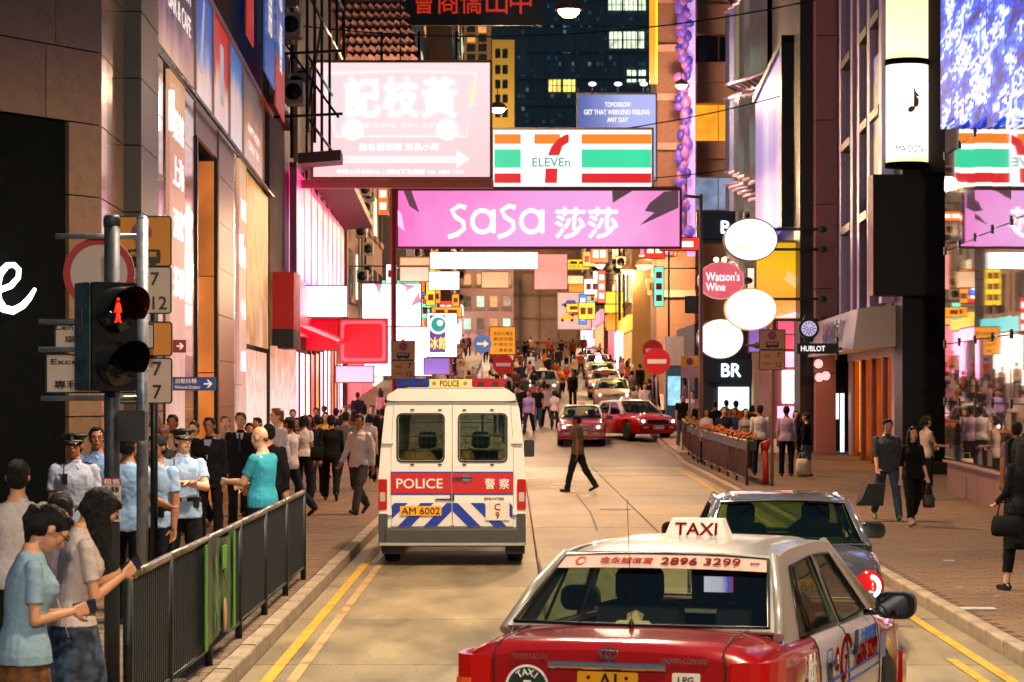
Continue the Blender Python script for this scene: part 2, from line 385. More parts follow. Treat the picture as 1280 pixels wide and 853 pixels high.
    for i, sd in enumerate((-1, 1)):
        hip, kn, an, sa = legs[i]; seg(mb, hip, kn, .084*bulk, .056*bulk); m1 = kn*.68+an*.32; seg(mb, kn, m1, .053, .056); seg(mb, m1, an, .056, .036)
        fd = Matrix.Rotation(R(max(-50, min(30, sa)))*.8 if abs(sa) > 12 else 0, 3, 'X') @ V3((0, 1, 0)) ; legs[i].append(fd)
        seg(mb, an + V3((0, 0, -.03)) - fd*.04, an + fd*.13 + V3((0, 0, -.045)), .034, .026)
    fuse(mb.build('body', sk, root), vox, 2)
    # --- face
    if face:
        for sd in (-1, 1):
            MB().ell(hp(sd*.031, .0835, .008), (.0115, .007, .0055), 10, 6, HD).build('eye', EYEM, root)
            if hair != 'none': MB().tube([hp(sd*.016, .091, .024), hp(sd*.033, .091, .029), hp(sd*.05, .078, .022)], [.002, .0035, .002], 6).build('eyebrow', HAIRM, root)
        MB().ell(hp(0, .0985, -.0575), (.021, .0045, .0065), 10, 6, HD).build('lips', LIPM, root)
    if glasses:
        g = MB()
        for sd in (-1, 1):
            c = [hp(sd*.034 + .026*math.cos(t), .102, .006 + .018*math.sin(t)) for t in [2*math.pi*q/12 for q in range(13)]]; g.tube(c, .0022, 5); g.tube([hp(sd*.06, .1, .008), hp(sd*.079, -.01, .008)], .0022, 5)
        g.tube([hp(-.01, .104, .008), hp(.01, .104, .008)], .002, 5); g.build('glasses', BLK, root)
    # --- hair
    hm = hairm or HAIRM
    if hair not in ('none', 'bald'):
        h = MB(); h.ell(hp(0, -.020, .034), (.083, .098, .086), 22, 14, HD)
        h.ell(hp(0, -.050, -.02), (.078, .068, .075), 16, 10, HD)
        for sd in (-1, 1): h.ell(hp(sd*.07, -.005, .03), (.016, .05, .035), 10, 8, HD)
        if hair == 'long':
            for sd in (-1, 1): h.ell(hp(sd*.074, -.008, -.02), (.022, .045, .06), 12, 8, HD)
        h.ell(hp(.012, .034, .090), (.052, .040, .026), 14, 8, HD)
        if hair in ('long',):
            rs = []
            for j in range(9):
                t = j/8; a = .086 + .024*math.sin(t*2.2); q = []
                hang = (hp(0, -.05, .03) + V3((0, -.012, -t*.30))) if pitch < 25 else (hp(0, -.03, -.005) + V3((0, .01*t, -t*.33))); 
                for u in range(16): an_ = 2*math.pi*u/16; q.append(hang + Matrix.Rotation(-R(yaw), 3, 'Z') @ V3((a*math.cos(an_), ((.058+.012*t) if pitch < 25 else (.088-.02*t))*math.sin(an_), 0)))
                rs.append(q)
            h.loft(rs)
            for sd in (-1, 1):
                q0 = hp(sd*.072, .02, .03); h.tube([q0, hp(sd*.082, .02, -.05), hp(sd*.078, .018, -.09)+V3((0, 0, -.05)), hp(sd*.075, 0, -.10)+V3((0, .01, -.15))], [.022, .027, .027, .012], 10)
        if vox < .0078 and hair in ('long', 'pony'):
            st_ = MB(); rr = random.Random(3)
            for q in range(110):
                a0 = rr.uniform(0, 2*math.pi); e0 = rr.uniform(.1, 1.2); c0 = Vector((.086*math.cos(a0)*math.cos(e0), -.02+.101*math.sin(a0)*math.cos(e0), .034+.089*math.sin(e0)))
                c1 = Vector((.090*math.cos(a0), -.03+.098*math.sin(a0), .01)); p1, p2 = hp(*c0), hp(*c1)
                if hair == 'long': st_.tube([p1, p2, p2 + Vector((rr.uniform(-.015, .015), rr.uniform(-.02, .012), -.12)), p2 + Vector((rr.uniform(-.03, .03), rr.uniform(-.03, .02), -.30+rr.uniform(-.04, .03)))] if c1.y < .04 else [p1, p1.lerp(p2, .5)], [.002, .0022, .002, .0008][:4 if c1.y < .04 else 2], 4)
                else: t_ = hp(0, -.11, .03); st_.tube([p1, p1.lerp(t_, .5) + (p1-hc).normalized()*.018, t_], [.0014, .0016, .0014], 4)
            st_.build('hair_strands', hm, root)['kind'] = 'stuff'
        if hair == 'bob':
            for sd in (-1, 1): h.tube([hp(sd*.066, -.01, .03), hp(sd*.08, -.005, -.05), hp(sd*.074, -.01, -.11)], [.03, .032, .022], 10)
            h.tube([hp(0, -.06, 0), hp(0, -.07, -.11)], [.06, .055], 12)
        if hair == 'pony':
            h.tube([hp(0, -.11, .03), hp(0, -.15, .02), hp(0, -.17, .0)+V3((0, 0, -.06)), hp(0, -.16, -.02)+V3((0, 0, -.17))], [.022, .03, .034, .012], 10)
        if hair == 'bun': h.ell(hp(0, -.125, .045), (.045, .04, .042), 12, 8)
        fuse(h.build('hair', hm, root), min(vox, .012), 2, .011, .028)
    if hair == 'bald':
        h = MB()
        h.ell(hp(0, -.083, -.030), (.050, .016, .028), 12, 8, HD); fuse(h.build('hair', mat('hair_stubble', '#4a3426', .8), root), min(vox, .012), 2)
    if cap:
        c = MB(); c.lathe([(0, .098), (.10, .102), (.130, .088), (.133, .078), (.105, .060), (.090, .052), (.088, .014), (.05, .012)], hp(0, -.012, .005), 26, HD @ Matrix.Rotation(R(4), 3, 'X'))
        c.build('police_cap', [mat('cap_black', '#08090c', .5, var=.1)], root)
        v = MB(); v.loft([[hp(.086*math.cos(a_), .074*math.sin(a_)+.0, .026) for a_ in [R(25+13*q) for q in range(11)]], [hp(.092*math.cos(a_), .118*math.sin(a_), .004) for a_ in [R(25+13*q) for q in range(11)]], [hp(.086*math.cos(a_), .110*math.sin(a_), .000) for a_ in [R(25+13*q) for q in range(11)]]], closed=False, cap=False)
        v.build('cap_peak', mat('patent', '#050506', .12, var=0), root)
        MB().ell(hp(0, .094, .070), (.016, .008, .020), 10, 8, HD).build('cap_badge', mat('badge_silver', '#c8c8cc', .25, 1, var=0), root)
        MB().tube([hp(.088*math.cos(a_), .09*math.sin(a_)-.004, .040) for a_ in [R(10+16*q) for q in range(11)]], .007, 6).build('cap_band', mat('band_check', '#9a9aa0', .6), root)
    # --- bottoms
    bc = botc if not isinstance(botc, str) else cloth(botc)
    if bottom in ('trousers', 'shorts'):
        b = MB(); trunk(b, -.09, .09, .012)
        for i, sd in enumerate((-1, 1)):
            hip, kn, an, sa, fd = legs[i]; seg(b, hip + V3((0, 0, .0)), kn, .099*bulk, .073*bulk)
            if bottom == 'trousers':
                fl = max(.05, hemb); e = an + (kn-an).normalized()*(fl-.1) + (an-kn).normalized()*.015; seg(b, kn, kn*.5+e*.5, .072*bulk, .068, True); b.tube([kn*.5+e*.5, e], [.068, .062], 14)
        fuse(b.build('trousers' if bottom == 'trousers' else 'shorts', bc, root), vox, 2, wr*1.3, .13)
    if bottom in ('skirt', 'longskirt'):
        L_ = .42 if bottom == 'skirt' else .72; rs = []
        for j in range(10):
            t = j/9; z = .06 - t*(L_+.02); a = .150 + .045*min(1, t*1.8) + .02*t; bq = .112+.035*min(1, t*1.8)+.03*t
            q = []
            for u in range(28):
                an_ = 2*math.pi*u/28; fo = 1 + .035*t*math.sin(an_*7); q.append(pel + (LM @ V3((0, 0, 0))) + V3((a*fo*math.cos(an_), bq*fo*math.sin(an_), z)) + (V3((0, math.sin(R(lean))*.1, 0))*max(0, z)))
            rs.append(q)
        fuse(MB().loft(rs).build('skirt', bc, root), vox, 2, wr, .12)
    # --- shoes
    sm = shoe or SHOE
    for i in (0, 1):
        hip, kn, an, sa, fd = legs[i]; s_ = MB(); a = an + V3((0, 0, -.036))
        seg(s_, a - fd*.045, a + fd*.15 + V3((0, 0, -.006)), .038, .031); s_.tube([a + V3((0, 0, .0)) - fd*.01, an + V3((0, 0, .01))], [.042, .044], 12)
        fuse(s_.build('shoe', sm, root), max(.009, vox*.8), 2)
    # --- top
    tcm = topc if not isinstance(topc, str) else cloth(topc)
    if top:
        z0 = hem - .98 if hem > .3 else hem; inf = {'tee': .014 if 'skirt' not in bottom else .034, 'shirt': .018, 'jacket': .03, 'dress': .012}.get(top, .016)
        s_ = MB(); z0 = max(z0, -.095); trunk(s_, z0, .50, inf, .012 if top != 'tee' else .018)
        if hem < .86 and top in ('jacket', 'dress'):
            zz = hem - .98; rs = []
            for j in range(6):
                t = j/5; a_ = .18+.01*t; rs.append([pel + V3(((a_+.012)*math.cos(2*math.pi*u/20), (.125+.02*t)*math.sin(2*math.pi*u/20), -.06 + (zz+.06)*t)) for u in range(20)])
            s_.loft(rs)
        _c = ring(.515, .066 if not fem else .060, .066 if not fem else .06, -.006); s_.loft([ring(.48, .10, .075, -.006), _c, ring(.535 if top != 'tee' else .518, .064 if not fem else .058, .066 if not fem else .058, .0)])
        for i, sd in enumerate((-1, 1)):
            sh, el, wr_, d2 = arms[i][:4]; r0 = ((.040 if fem else .052)+min(inf, .02)*.5)*bulk
            if sleeve == 'none': s_.ell(sh - V3((sd*.03, 0, 0)), (r0*.8,)*3, 12, 8); continue
            if sleeve == 'short':
                e = sh*.32 + el*.68; s_.ell(sh - V3((sd*.006, 0, .004)), (r0,)*3, 14, 9); s_.tube([sh, e], [r0*.99, r0*.99], 16)
            else:
                f_ = .62 if sleeve == 'rolled' else 1.
                seg(s_, sh, el, r0, r0*.86); e = el + (wr_-el)*f_*(.3 if sleeve == 'rolled' else .97); s_.tube([el, e], [r0*.86, r0*(.8 if sleeve == 'rolled' else .68)], 14)
        fuse(s_.build({'jacket': 'jacket', 'dress': 'dress', 'tee': 'tee_shirt'}.get(top, 'shirt'), tcm, root), vox, 2, wr, .085)
        if inner or tie:
            y0 = .11 + inf; n = MB(); n.poly([(-.055, .49), (.055, .49), (0, .20)], fn=lambda u, w: up(u, Tat(w)[2]*bulk + Tat(w)[3] + inf + .014 - abs(u)*.25, w), th=.012, dirn=(0, 1, 0)); n.build('shirt_front', cloth(inner or '#c8ccd8'), root)
        if tie:
            n = MB(); n.poly([(-.014, .485), (.014, .485), (.024, .22), (0, .19), (-.024, .22)], fn=lambda u, w: up(u, Tat(w)[2]*bulk + Tat(w)[3] + inf + .028, w), th=.008, dirn=(0, 1, 0)); n.build('necktie', cloth(tie), root)
        if top == 'shirt' and not fem or cap:
            for sd in (-1, 1): MB().add([up(sd*.01, .075, .50), up(sd*.065, .02, .545), up(sd*.075, .035, .50), up(sd*.04, .10, .455)], [(0, 1, 2, 3)]).build('collar', tcm, root)
    if belt:
        MB().loft([ring(.075, .162*bulk+.024, .106*bulk+.026, 0), ring(.115, .155*bulk+.026, .102*bulk+.026, 0)]).build('belt', BLK, root)
        MB().box(up(0, .137*bulk, .095), (.05, .012, .035)).build('belt_buckle', mat('buckle', '#b8b8b8', .3, 1), root)
        MB().box(up(-.12, .10, .06), (.06, .04, .10)).build('pouch', BLK, root); MB().box(up(.13, .09, .06), (.05, .04, .09)).build('pouch', BLK, root)
    if cap:
        for sd in (-1, 1): MB().box(up(sd*.135, -.01, .505), (.09, .05, .012), M=Matrix.Rotation(sd*R(14), 3, 'Y')).build('epaulette', mat('cap_black', '#08090c'), root)
        MB().box(up(.09, .125, .36), (.05, .03, .10)).build('radio', BLK, root); MB().tube([up(.1, .13, .4), up(.1, .13, .5)], .006).build('radio_aerial', BLK, root)
        for sd in (-1, 1): MB().box(up(sd*.075, .125, .35), (.085, .006, .08)).build('breast_pocket', tcm, root)
    # --- things carried
    if phone:
        i = 0 if phone == 'l' else 1; pc, dy, lat, nrm = arms[i][4:8]; pc2 = arms[i][2] + dy*.10 + nrm*.03
        ph = MB(); Mx = Matrix((lat, dy, nrm)).transposed(); ph.box((0, 0, 0), (.072, .145, .009)); ph.mi = 1; ph.box((0, 0, .0052 if (Matrix.Rotation(0, 3, 'Z') @ nrm).z > 0 else -.0052), (.064, .132, .001)); pm = ph.build('mobile_phone', [BLK, mat('phone_glass', '#181c24', .12, var=0, emit='#405070', es=.08)], None)
        pm.matrix_world = Matrix.Translation(root.location) @ Matrix.Rotation(rz, 4, 'Z') @ Matrix.Scale(k, 4) @ Matrix.Translation(pc2) @ Mx.to_4x4()
        tag(pm, 'mobile phone in the hand of the ' + ' '.join(label.split()[:8]), 'phone')['group'] = 'phones in hand'
    if bag: bag(root, up, arms, k, tcm)
    if extra: extra(root, up, hp, arms, legs)
    root.scale = (k, k, k)
    return root
# ---------------------------------------------------------------- vehicles
TYRE = mat('tyre_rubber', '#0b0b0c', .8, bump=.2); CHROME = mat('chrome', '#d8d8da', .12, 1, var=0); STEEL = mat('galvanised_steel', '#8b8f94', .45, .7, var=.2, scale=20)
RED = mat('paint_red', '#980a08', .22, var=.10, scale=2.5, coat=1, dirt=.12); SILVER = mat('paint_silver', '#a09c96', .32, .30, var=.06, coat=.5)
DARKINT = mat('interior_black', '#15161a', .8); INTGREY = mat('interior_grey', '#44464c', .9, bump=.2)
CARGLASS = glass('car_glass', '#cfdccb', .02, .42); GLASSG = glass('green_glass', '#a8c48a', .02, .4)
REDLENS = mat('red_lens', '#8a0c08', .15, var=0, coat=.6, emit='#ff1a08', es=.14); AMBER = mat('amber_lens', '#b8541a', .15, var=0, coat=.6, emit='#ff5a1a', es=.2); CLEARLENS = mat('clear_lens', '#b0a8a0', .12, var=.1)
HEADLIT = glow('headlamp', '#fff2d8', 5, 0); PLATEY = mat('plate_yellow', '#e8a312', .4, var=.04); PLATEW = mat('plate_white', '#d8d4c8', .4, var=.04); INK = mat('ink_black', '#0b0b0c', .5, var=0); REDINK = mat('ink_red', '#780404', .8, var=0, spec=.05); WHITEINK = mat('ink_white', '#e4e0dc', .5, var=0)
def wheel(parent, x, y, r=.31, side=1):
    w = MB().lathe([(r-.10, -.1), (r-.03, -.105), (r, -.08), (r, .08), (r-.03, .105), (r-.10, .1)], n=28, M=Matrix.Rotation(R(90), 3, 'Y')).build('wheel', TYRE, parent, (x, y, r))
    rm = MB(); rm.lathe([(.0, .03), (.05, .05), (r-.13, .04), (r-.10, .09), (r-.09, .07), (r-.10, -.05), (0, -.05)], n=24, M=Matrix.Rotation(R(90*side), 3, 'Y'))
    rm.build('rim', STEEL, w)
    for k in range(6): a = k*math.pi/3; MB().box((side*.075, (r-.17)*math.cos(a), (r-.17)*math.sin(a)), (.02, .045, .09), M=Matrix.Rotation(-a+math.pi/2, 3, 'X')).build('spoke', CHROME, w)
def lerp(tab, y):
    if y <= tab[0][0]: return tab[0][1]
    for (a, b) in zip(tab, tab[1:]):
        if y <= b[0]: t = (y-a[0])/(b[0]-a[0]); return a[1]*(1-t)+b[1]*t
    return tab[-1][1]
def sedan(name, label, cat, paint, roofpaint, glassm, doorm=None, taxi=True, lamps='taxi', group=None, ads=False, facing=False, tint=None):
    root = thing(name, label, cat, group=group); doorm = doorm or paint
    Wt = [(0, .735), (.02, .785), (.06, .815), (.16, .838), (.7, .85), (3.4, .85), (4.1, .835), (4.45, .79), (4.6, .70), (4.66, .60)]
    Tt = [(0, .965), (.02, 1.0), (.07, 1.02), (.4, 1.032), (.72, 1.042), (.9, .96), (3.2, .94), (3.45, .97), (4.0, .915), (4.45, .82), (4.6, .76), (4.66, .70)]
    Sh = [(0, .89), (.06, .93), (.5, .955), (1.2, .94), (3.2, .905), (4.2, .83), (4.5, .76), (4.66, .66)]
    if lamps == 'round':
        Tt = [(0, .80), (.03, .86), (.1, .90), (.4, .93), (.72, .95), (.9, .90), (3.2, .90), (3.45, .92), (4.0, .86), (4.45, .76), (4.6, .70), (4.66, .66)]
        Sh = [(0, .70), (.06, .78), (.5, .86), (1.2, .88), (3.2, .86), (4.2, .78), (4.5, .70), (4.66, .62)]
    def zb(y):
        z = .24
        for c in (.98, 3.74):
            d = abs(y-c)
            if d < .36: z = max(z, .29 + math.sqrt(.36**2-d*d))
        return z
    ys = sorted(set([0, .02, .06, .1, .16, .3, .45] + [.98 + .36*math.cos(R(a)) for a in range(0, 181, 20)] + [3.74 + .36*math.cos(R(a)) for a in range(0, 181, 20)] + [.62, 1.6, 1.85, 2.1, 2.25, 2.5, 2.8, 3.1, 3.2, 4.3, 4.45, 4.53, 4.6, 4.64, 4.66]))
    def sec(y):
        w, t, s, b = lerp(Wt, y), lerp(Tt, y), lerp(Sh, y), zb(y)
        q = [(w-.035, b), (w-.008, b+(s-b)*.25), (w, b+(s-b)*.5), (w-.004, b+(s-b)*.72), (w-.018, s-.06), (w-.04, s-.015), (w-.075, s+.008), (w-.14, s+(t-s)*.45), (w*.66, s+(t-s)*.85), (w*.33, s+(t-s)*.98), (0, t)]
        off = lambda z: -.05*max(0, .75-z)*0
        return q
    ny = len(ys); nq = 11; B = MB(); doors = {}
    for sd in (-1, 1):
        vs = []
        for y in ys:
            for (x, z) in sec(y): vs.append((sd*x, y + (.045*(z-.5) if y < .2 else (-.10*max(0, z-.45) if y > 4.4 else 0)), z))
        bf = []; 
        for i in range(ny-1):
            for j in range(nq-1):
                f = (i*nq+j, i*nq+j+1, (i+1)*nq+j+1, (i+1)*nq+j); ym = (ys[i]+ys[i+1])/2
                if .8 < ym < 3.4 and j >= 7: continue
                if 1.33 < ym < 3.3 and j <= 5: doors.setdefault((sd, ym > 2.2), []).append([vs[k] for k in f])
                else: bf.append(f)
        used = {}; nv = []; nf = []
        for f in bf:
            g = []
            for k in f:
                if k not in used: used[k] = len(nv); nv.append(vs[k])
                g.append(used[k])
            nf.append(g)
        B.add(nv, nf, True)
    for yi in (0, ny-1):
        y = ys[yi]; q = sec(y); yo = lambda z: y + (.045*(z-.5) if y < .2 else -.10*max(0, z-.45))
        pts = [(x, yo(z), z) for x, z in q] + [(-x, yo(z), z) for x, z in reversed(q[:-1])]
        B.add(pts, [tuple(range(len(pts)))])
    bo = B.build('body', paint, root)
    for (sd, fr), fl in doors.items():
        d = MB(); key = {}; nv = []; nf = []
        for f in fl:
            g = []
            for v in f:
                kk = (round(v[0], 4), round(v[1], 4), round(v[2], 4))
                if kk not in key: key[kk] = len(nv); nv.append(v)
                g.append(key[kk])
            nf.append(g)
        d.add(nv, nf, True); dm = doorm if sd > 0 else paint
        do = d.build('door', dm, root)
        yh = 2.42 if fr else 1.62
        sx = lerp(Wt, yh)
        MB().cbox((sd*(sx+.012), yh, .76), (.03, .17, .035), .012).build('handle', BLK, do)
        e = MB(); 
        for ye in ([2.215, 3.29] if fr else [1.335, 2.205]): MB().tube([(sd*(x+.001), ye, z) for x, z in sec(ye)[1:7]], .005, 5).build('door_gap', INK, do)
    MB().tube([(x*.84, .025, .3) for x in (-1, 1)], .05, 6).build('exhaust_shield', BLK, root)
    # floor and cabin lining
    fl = MB(); fl.bb(-.72, .72, .2, 4.4, .20, .26); fl.bb(-.70, .70, .72, 1.25, .40, .93); fl.bb(-.72, .72, 3.05, 3.5, .5, .90); fl.build('cabin_floor', DARKINT, root)
    zt = 1.38 if lamps == 'taxi' else 1.30; zb0 = 1.045 if lamps == 'taxi' else .95; zs = .915 if lamps == 'taxi' else .865
    sx = lambda z: .79 - (z-zs)*.36
    # sides of the greenhouse with their openings
    yq = {'a': .62, 'b': 1.28, 'c': 2.72, 'd': 3.46}
    rw = [(1.10, zs+.04), (1.44, zt-.07), (2.08, zt-.045), (2.16, zs+.03)]; fw = [(2.27, zs+.03), (2.18, zt-.045), (2.62, zt-.06), (3.16, zs+.03)]
    for sd in (-1, 1):
        fn = lambda a, b, sd=sd: (sd*sx(b), a, b)
        MB().poly([(yq['a'], zs), (yq['b'], zt), (1.6, zt+.022), (2.4, zt+.022), (yq['c'], zt), (yq['d'], zs)], [rw, fw], fn, .028, (-sd, 0, 0)).build('side_frame', roofpaint, root)
        for wd in (rw, fw): MB().poly(wd, (), lambda a, b, sd=sd: (sd*(sx(b)-.012), a, b), .004, (-sd, 0, 0)).build('side_window', glassm, root)
        rb = MB(); 
        for wd in (rw, fw): rb.tube([(sd*(sx(b)+.002), a, b) for a, b in wd + wd[:1]], .010, 6)
        rb.tube([(sd*(sx(zs+.04)+.0), 1.45, zs+.04), (sd*(sx(zt-.06)), 1.55, zt-.06)], .009, 6)
        rb.build('window_seal', BLK, root)
        MB().tube([(sd*.595, yq['b'], zt-.01), (sd*.685, .95, (zt+zb0)/2-.005), (sd*.755, yq['a']+.02, zb0-.05)], [.032, .028, .03], 10).build('rear_pillar', roofpaint, root)
        MB().tube([(sd*.60, yq['c'], zt), (sd*.775, yq['d'], zs+.02)], .03, 10).build('windscreen_pillar', roofpaint, root)
        # mirror
        mr = MB(); mr.tube([(sd*.80, 3.02, zs+.02), (sd*.90, 3.0, zs+.03)], .02, 8); mr.cbox((sd*1.0, 3.0, zs+.07), (.24, .09, .16), .06); mo = mr.build('door_mirror', mat('mirror_shell', '#07080a', .25, var=0), root)
        MB().poly(rrect(.19, .12, .05, sd*1.0, zs+.07), (), lambda a, b: (a, 2.953, b), .003, (0, -1, 0)).build('mirror_glass', mat('mirror', '#5a6068', .04, 1, var=0), mo)
        wheel(root, sd*.74, .98, side=sd); wheel(root, sd*.74, 3.74, side=sd)
    # rear window and windscreen
    for (nm, y0, z0, y1, z1, inn) in (('rear_window', yq['a']+.02, zb0-.01, yq['b'], zt, 1), ('windscreen', yq['d'], zs+.05, yq['c'], zt, -1)):
        def fn(u, v, y0=y0, z0=z0, y1=y1, z1=z1, inn=inn): return (u, y0+(y1-y0)*v - inn*.05*(1-(u/.75)**2), z0+(z1-z0)*v + .022*(1-(u/.7)**2)*v)
        outer = [(-.735, -.03), (-.39, -.03), (0, -.03), (.39, -.03), (.735, -.03), (.605, 1), (.3, 1), (0, 1), (-.3, 1), (-.605, 1)]; hole = [(-.70, .02), (-.35, .018), (0, .016), (.35, .018), (.70, .02), (.58, .93), (.3, .95), (0, .955), (-.3, .95), (-.58, .93)]
        MB().poly(outer, [hole], fn, .02, (0, inn*.6, -.6)).build(nm + '_frame', roofpaint, root)
        g = MB(); n = 12; rows = []
        for v in (.03, .25, .5, .75, .96): rows.append([Vector(fn(-(.70-.12*v) + 2*(.70-.12*v)*t/n, v)) + Vector((0, inn*.012, -.01)) for t in range(n+1)])
        g.loft(rows, True, False, False); g.build(nm, glassm, root)
        sl = MB(); sl.tube([Vector(fn(*h)) + Vector((0, -inn*.004, .004)) for h in hole + hole[:1]], .010, 6); sl.build('window_seal', BLK, root)
    # roof
    rr = []; ry = [yq['b']-.02, yq['b']+.10, 1.7, 2.1, 2.45, yq['c']-.08, yq['c']+.02]; rz_ = [zt-.002, zt+.028, zt+.045, zt+.05, zt+.043, zt+.026, zt-.004]
    for y, z in zip(ry, rz_):
        q = []
        for t in range(17):
            u = -1 + t/8; a = abs(u); x = u*.605; q.append((x*1.02, y - (.05*(1-u*u) if y < 1.4 else (-.05*(1-u*u) if y > 2.6 else 0)), (z + .012) - .016*a*a - (.05 if a > .99 else (.018 if a > .87 else 0))))
        rr.append(q)
    MB().loft(rr, True, False, False).build('roof', roofpaint, root)
    # seats and things behind the glass
    for sx_ in (-.36, .36):
        MB().cbox((sx_, 2.05, .78), (.50, .16, .55), .07).build('seat_back', INTGREY if lamps == 'taxi' else mat('seat_green', '#39402e', .9), root)
        MB().cbox((sx_, 2.03, 1.15), (.27, .11, .20), .05).build('headrest', INTGREY, root)
    MB().cbox((0, 1.22, .78), (1.25, .2, .36), .07).build('rear_bench', INTGREY, root)
    MB().lathe([(.17, -.012), (.185, 0), (.17, .012), (.158, 0), (.17, -.012)], (.36, 2.75, .93), 20, Matrix.Rotation(R(65), 3, 'X')).build('steering_wheel', BLK, root)
    # rear end
    def wrap(pts, z0, z1, mt, nm, parent=root, sd=1, off=.008):
        m = MB(); n = 5; rows = [[(sd*(x+ (off if y > .02 else 0)), y - (off if y <= .1 else 0) + .045*(z-.5), z) for (x, y) in pts] for z in [z0+(z1-z0)*k/n for k in range(n+1)]]
        rows2 = [[(sd*(x-.02), y + .02 + .045*(z-.5), z) for (x, y) in reversed(pts)] for z in [z0+(z1-z0)*k/n for k in range(n+1)]]
        m.loft([a+b for a, b in zip(rows, rows2)], False); return m.build(nm, mt, parent)
    cr = [(.852, .30), (.84, .16), (.818, .06), (.787, .02), (.737, 0), (.64, -.001)]
    MB().cbox((0, .02, .42), (1.66, .16, .30), .05, axis='x').build('rear_bumper', paint, root)
    fy = lambda z: .045*(z-.5)
    if lamps == 'taxi':
        for sd in (-1, 1):
            tl = wrap(cr, .62, .925, REDLENS, 'tail_lamp', sd=sd); wrap([(.856, .26), (.845, .16), (.822, .055), (.79, .015), (.74, -.005)], .735, .805, AMBER, 'indicator_lens', tl, sd, .010)
            wrap([(.80, .03), (.787, .015), (.737, -.004), (.68, -.005)], .64, .72, CLEARLENS, 'reversing_lens', tl, sd, .010)
        tg = [MB(), MB()]; tg[0].tube([(-.60, .0, .60), (-.615, .01, .90), (-.60, .02, .985), (-.585, .3, 1.026), (-.60, .60, 1.034)], .004, 5); tg[1].tube([(.60, .0, .60), (.615, .01, .90), (.60, .02, .985), (.585, .3, 1.026), (.60, .60, 1.034)], .004, 5); [g_.build('trunk_gap', INK, root) for g_ in tg]
        gm = MB(); gm.cbox((0, -.006, .89), (.62, .035, .040), .014, axis='x'); gm.build('trunk_garnish', CHROME, root)
        lg = MB(); lg.poly(circ(.052, 0, .955, 28, .034), [circ(.042, 0, .955, 28, .026)], lambda a, b: (a, fy(b)-.004, b), .008, (0, -1, 0)); lg.poly(circ(.016, 0, .955, 18, .030), [circ(.010, 0, .955, 18, .024)], lambda a, b: (a, fy(b)-.004, b), .009, (0, -1, 0)); lg.poly(circ(.030, 0, .969, 20, .010), [circ(.024, 0, .969, 20, .006)], lambda a, b: (a, fy(b)-.004, b), .009, (0, -1, 0)); lg.build('emblem', CHROME, root)
        text('TOYOTA LPG', .026, CHROME, root, (-.42, fy(.92)-.006, .925), w=.19, bold=.01); text('CROWN COMFORT', .026, CHROME, root, (.40, fy(.92)-.006, .925), w=.25, bold=.01)
        pb = MB().poly(rrect(.32, .19, .01, 0, .765), (), lambda a, b: (a, fy(b)-.010, b), .008, (0, -1, 0)).build('number_plate', PLATEY, root)
        text('AI', .085, INK, pb, (0, fy(.79)-.0195, .81), w=.10, bold=.02); text('3382', .07, INK, pb, (0, fy(.72)-.0195, .715), bold=.02)
        for s_ in (-.10, .10): MB().ell((s_, fy(.8)-.02, .83), (.010, .004, .010), 8, 5).build('plate_screw', REDINK, pb)
        bd = MB().poly(circ(.115, -.43, .765, 32), (), lambda a, b: (a, fy(b)-.004, b), .004, (0, -1, 0)).build('licence_badge', mat('badge_green', '#10301c', .5, var=.05), root)
        MB().poly(circ(.118, -.43, .765, 32), [circ(.106, -.43, .765, 32)], lambda a, b: (a, fy(b)-.0085, b), .003, (0, -1, 0)).build('badge_ring', WHITEINK, bd)
        for i, ch in enumerate('TAXI'): 
            a = R(122 - i*23); text(ch, .034, WHITEINK, bd, (-.43+.080*math.cos(a), fy(.8)-.010, .765+.080*math.sin(a)), rot=(math.pi/2, 0*1, 0), bold=.03).rotation_euler = (Matrix.Rotation(R(90)-a, 3, 'Y') @ Matrix.Rotation(math.pi/2, 3, 'X')).to_euler()
        text('5', .085, WHITEINK, bd, (-.43, fy(.76)-.010, .76), bold=.03); text('SEATS', .028, WHITEINK, bd, (-.43, fy(.69)-.010, .69), bold=.02)
        sp = MB().poly(rrect(.145, .16, .01, .41, .785), (), lambda a, b: (a, fy(b)-.006, b), .006, (0, -1, 0)).build('side_plate', PLATEW, root); text('LPG', .035, INK, sp, (.41, fy(.8)-.012, .83), bold=.02)
        an = MB(); an.lathe([(.018, 0), (.014, .03), (.006, .05)], (-.02, .55, 1.032), 10); an.tube([(-.02, .55, 1.07), (-.03, .50, 1.72)], .002, 5); an.build('aerial', BLK, root)
    else:
        for sd in (-1, 1):
            tl = MB().lathe([(0, 0), (.14, 0), (.145, .02), (.115, .06), (0, .065)], (sd*.70, .035, .60), 28, Matrix.Rotation(R(90), 3, 'X') @ Matrix.Rotation(-sd*R(18), 3, 'Y')).build('tail_lamp', mat('red_lamp_lit', '#a00c0a', .15, var=0, coat=.6, emit='#e01408', es=.25), root)
            arc = [R(60 - sd*15 + 20*k) if sd > 0 else R(-60+15+20*k) for k in range(8)]
            if sd > 0: arc = [R(-60+20*k) for k in range(8)]
            else: arc = [R(100+20*k) for k in range(8)]
            MB().tube([(sd*.70+.085*math.cos(a), -.052, .60+.095*math.sin(a)) for a in arc], .017, 8).build('lit_strip', glow('brake', '#fff0e8', 6, 0), tl)
        MB().poly(rrect(.52, .12, .01, 0, .60), (), lambda a, b: (a, -.01, b), .008, (0, -1, 0)).build('number_plate', PLATEY, root)
        text('HL 2484', .085, INK, root, (0, -.02, .60), bold=.02, w=.42)
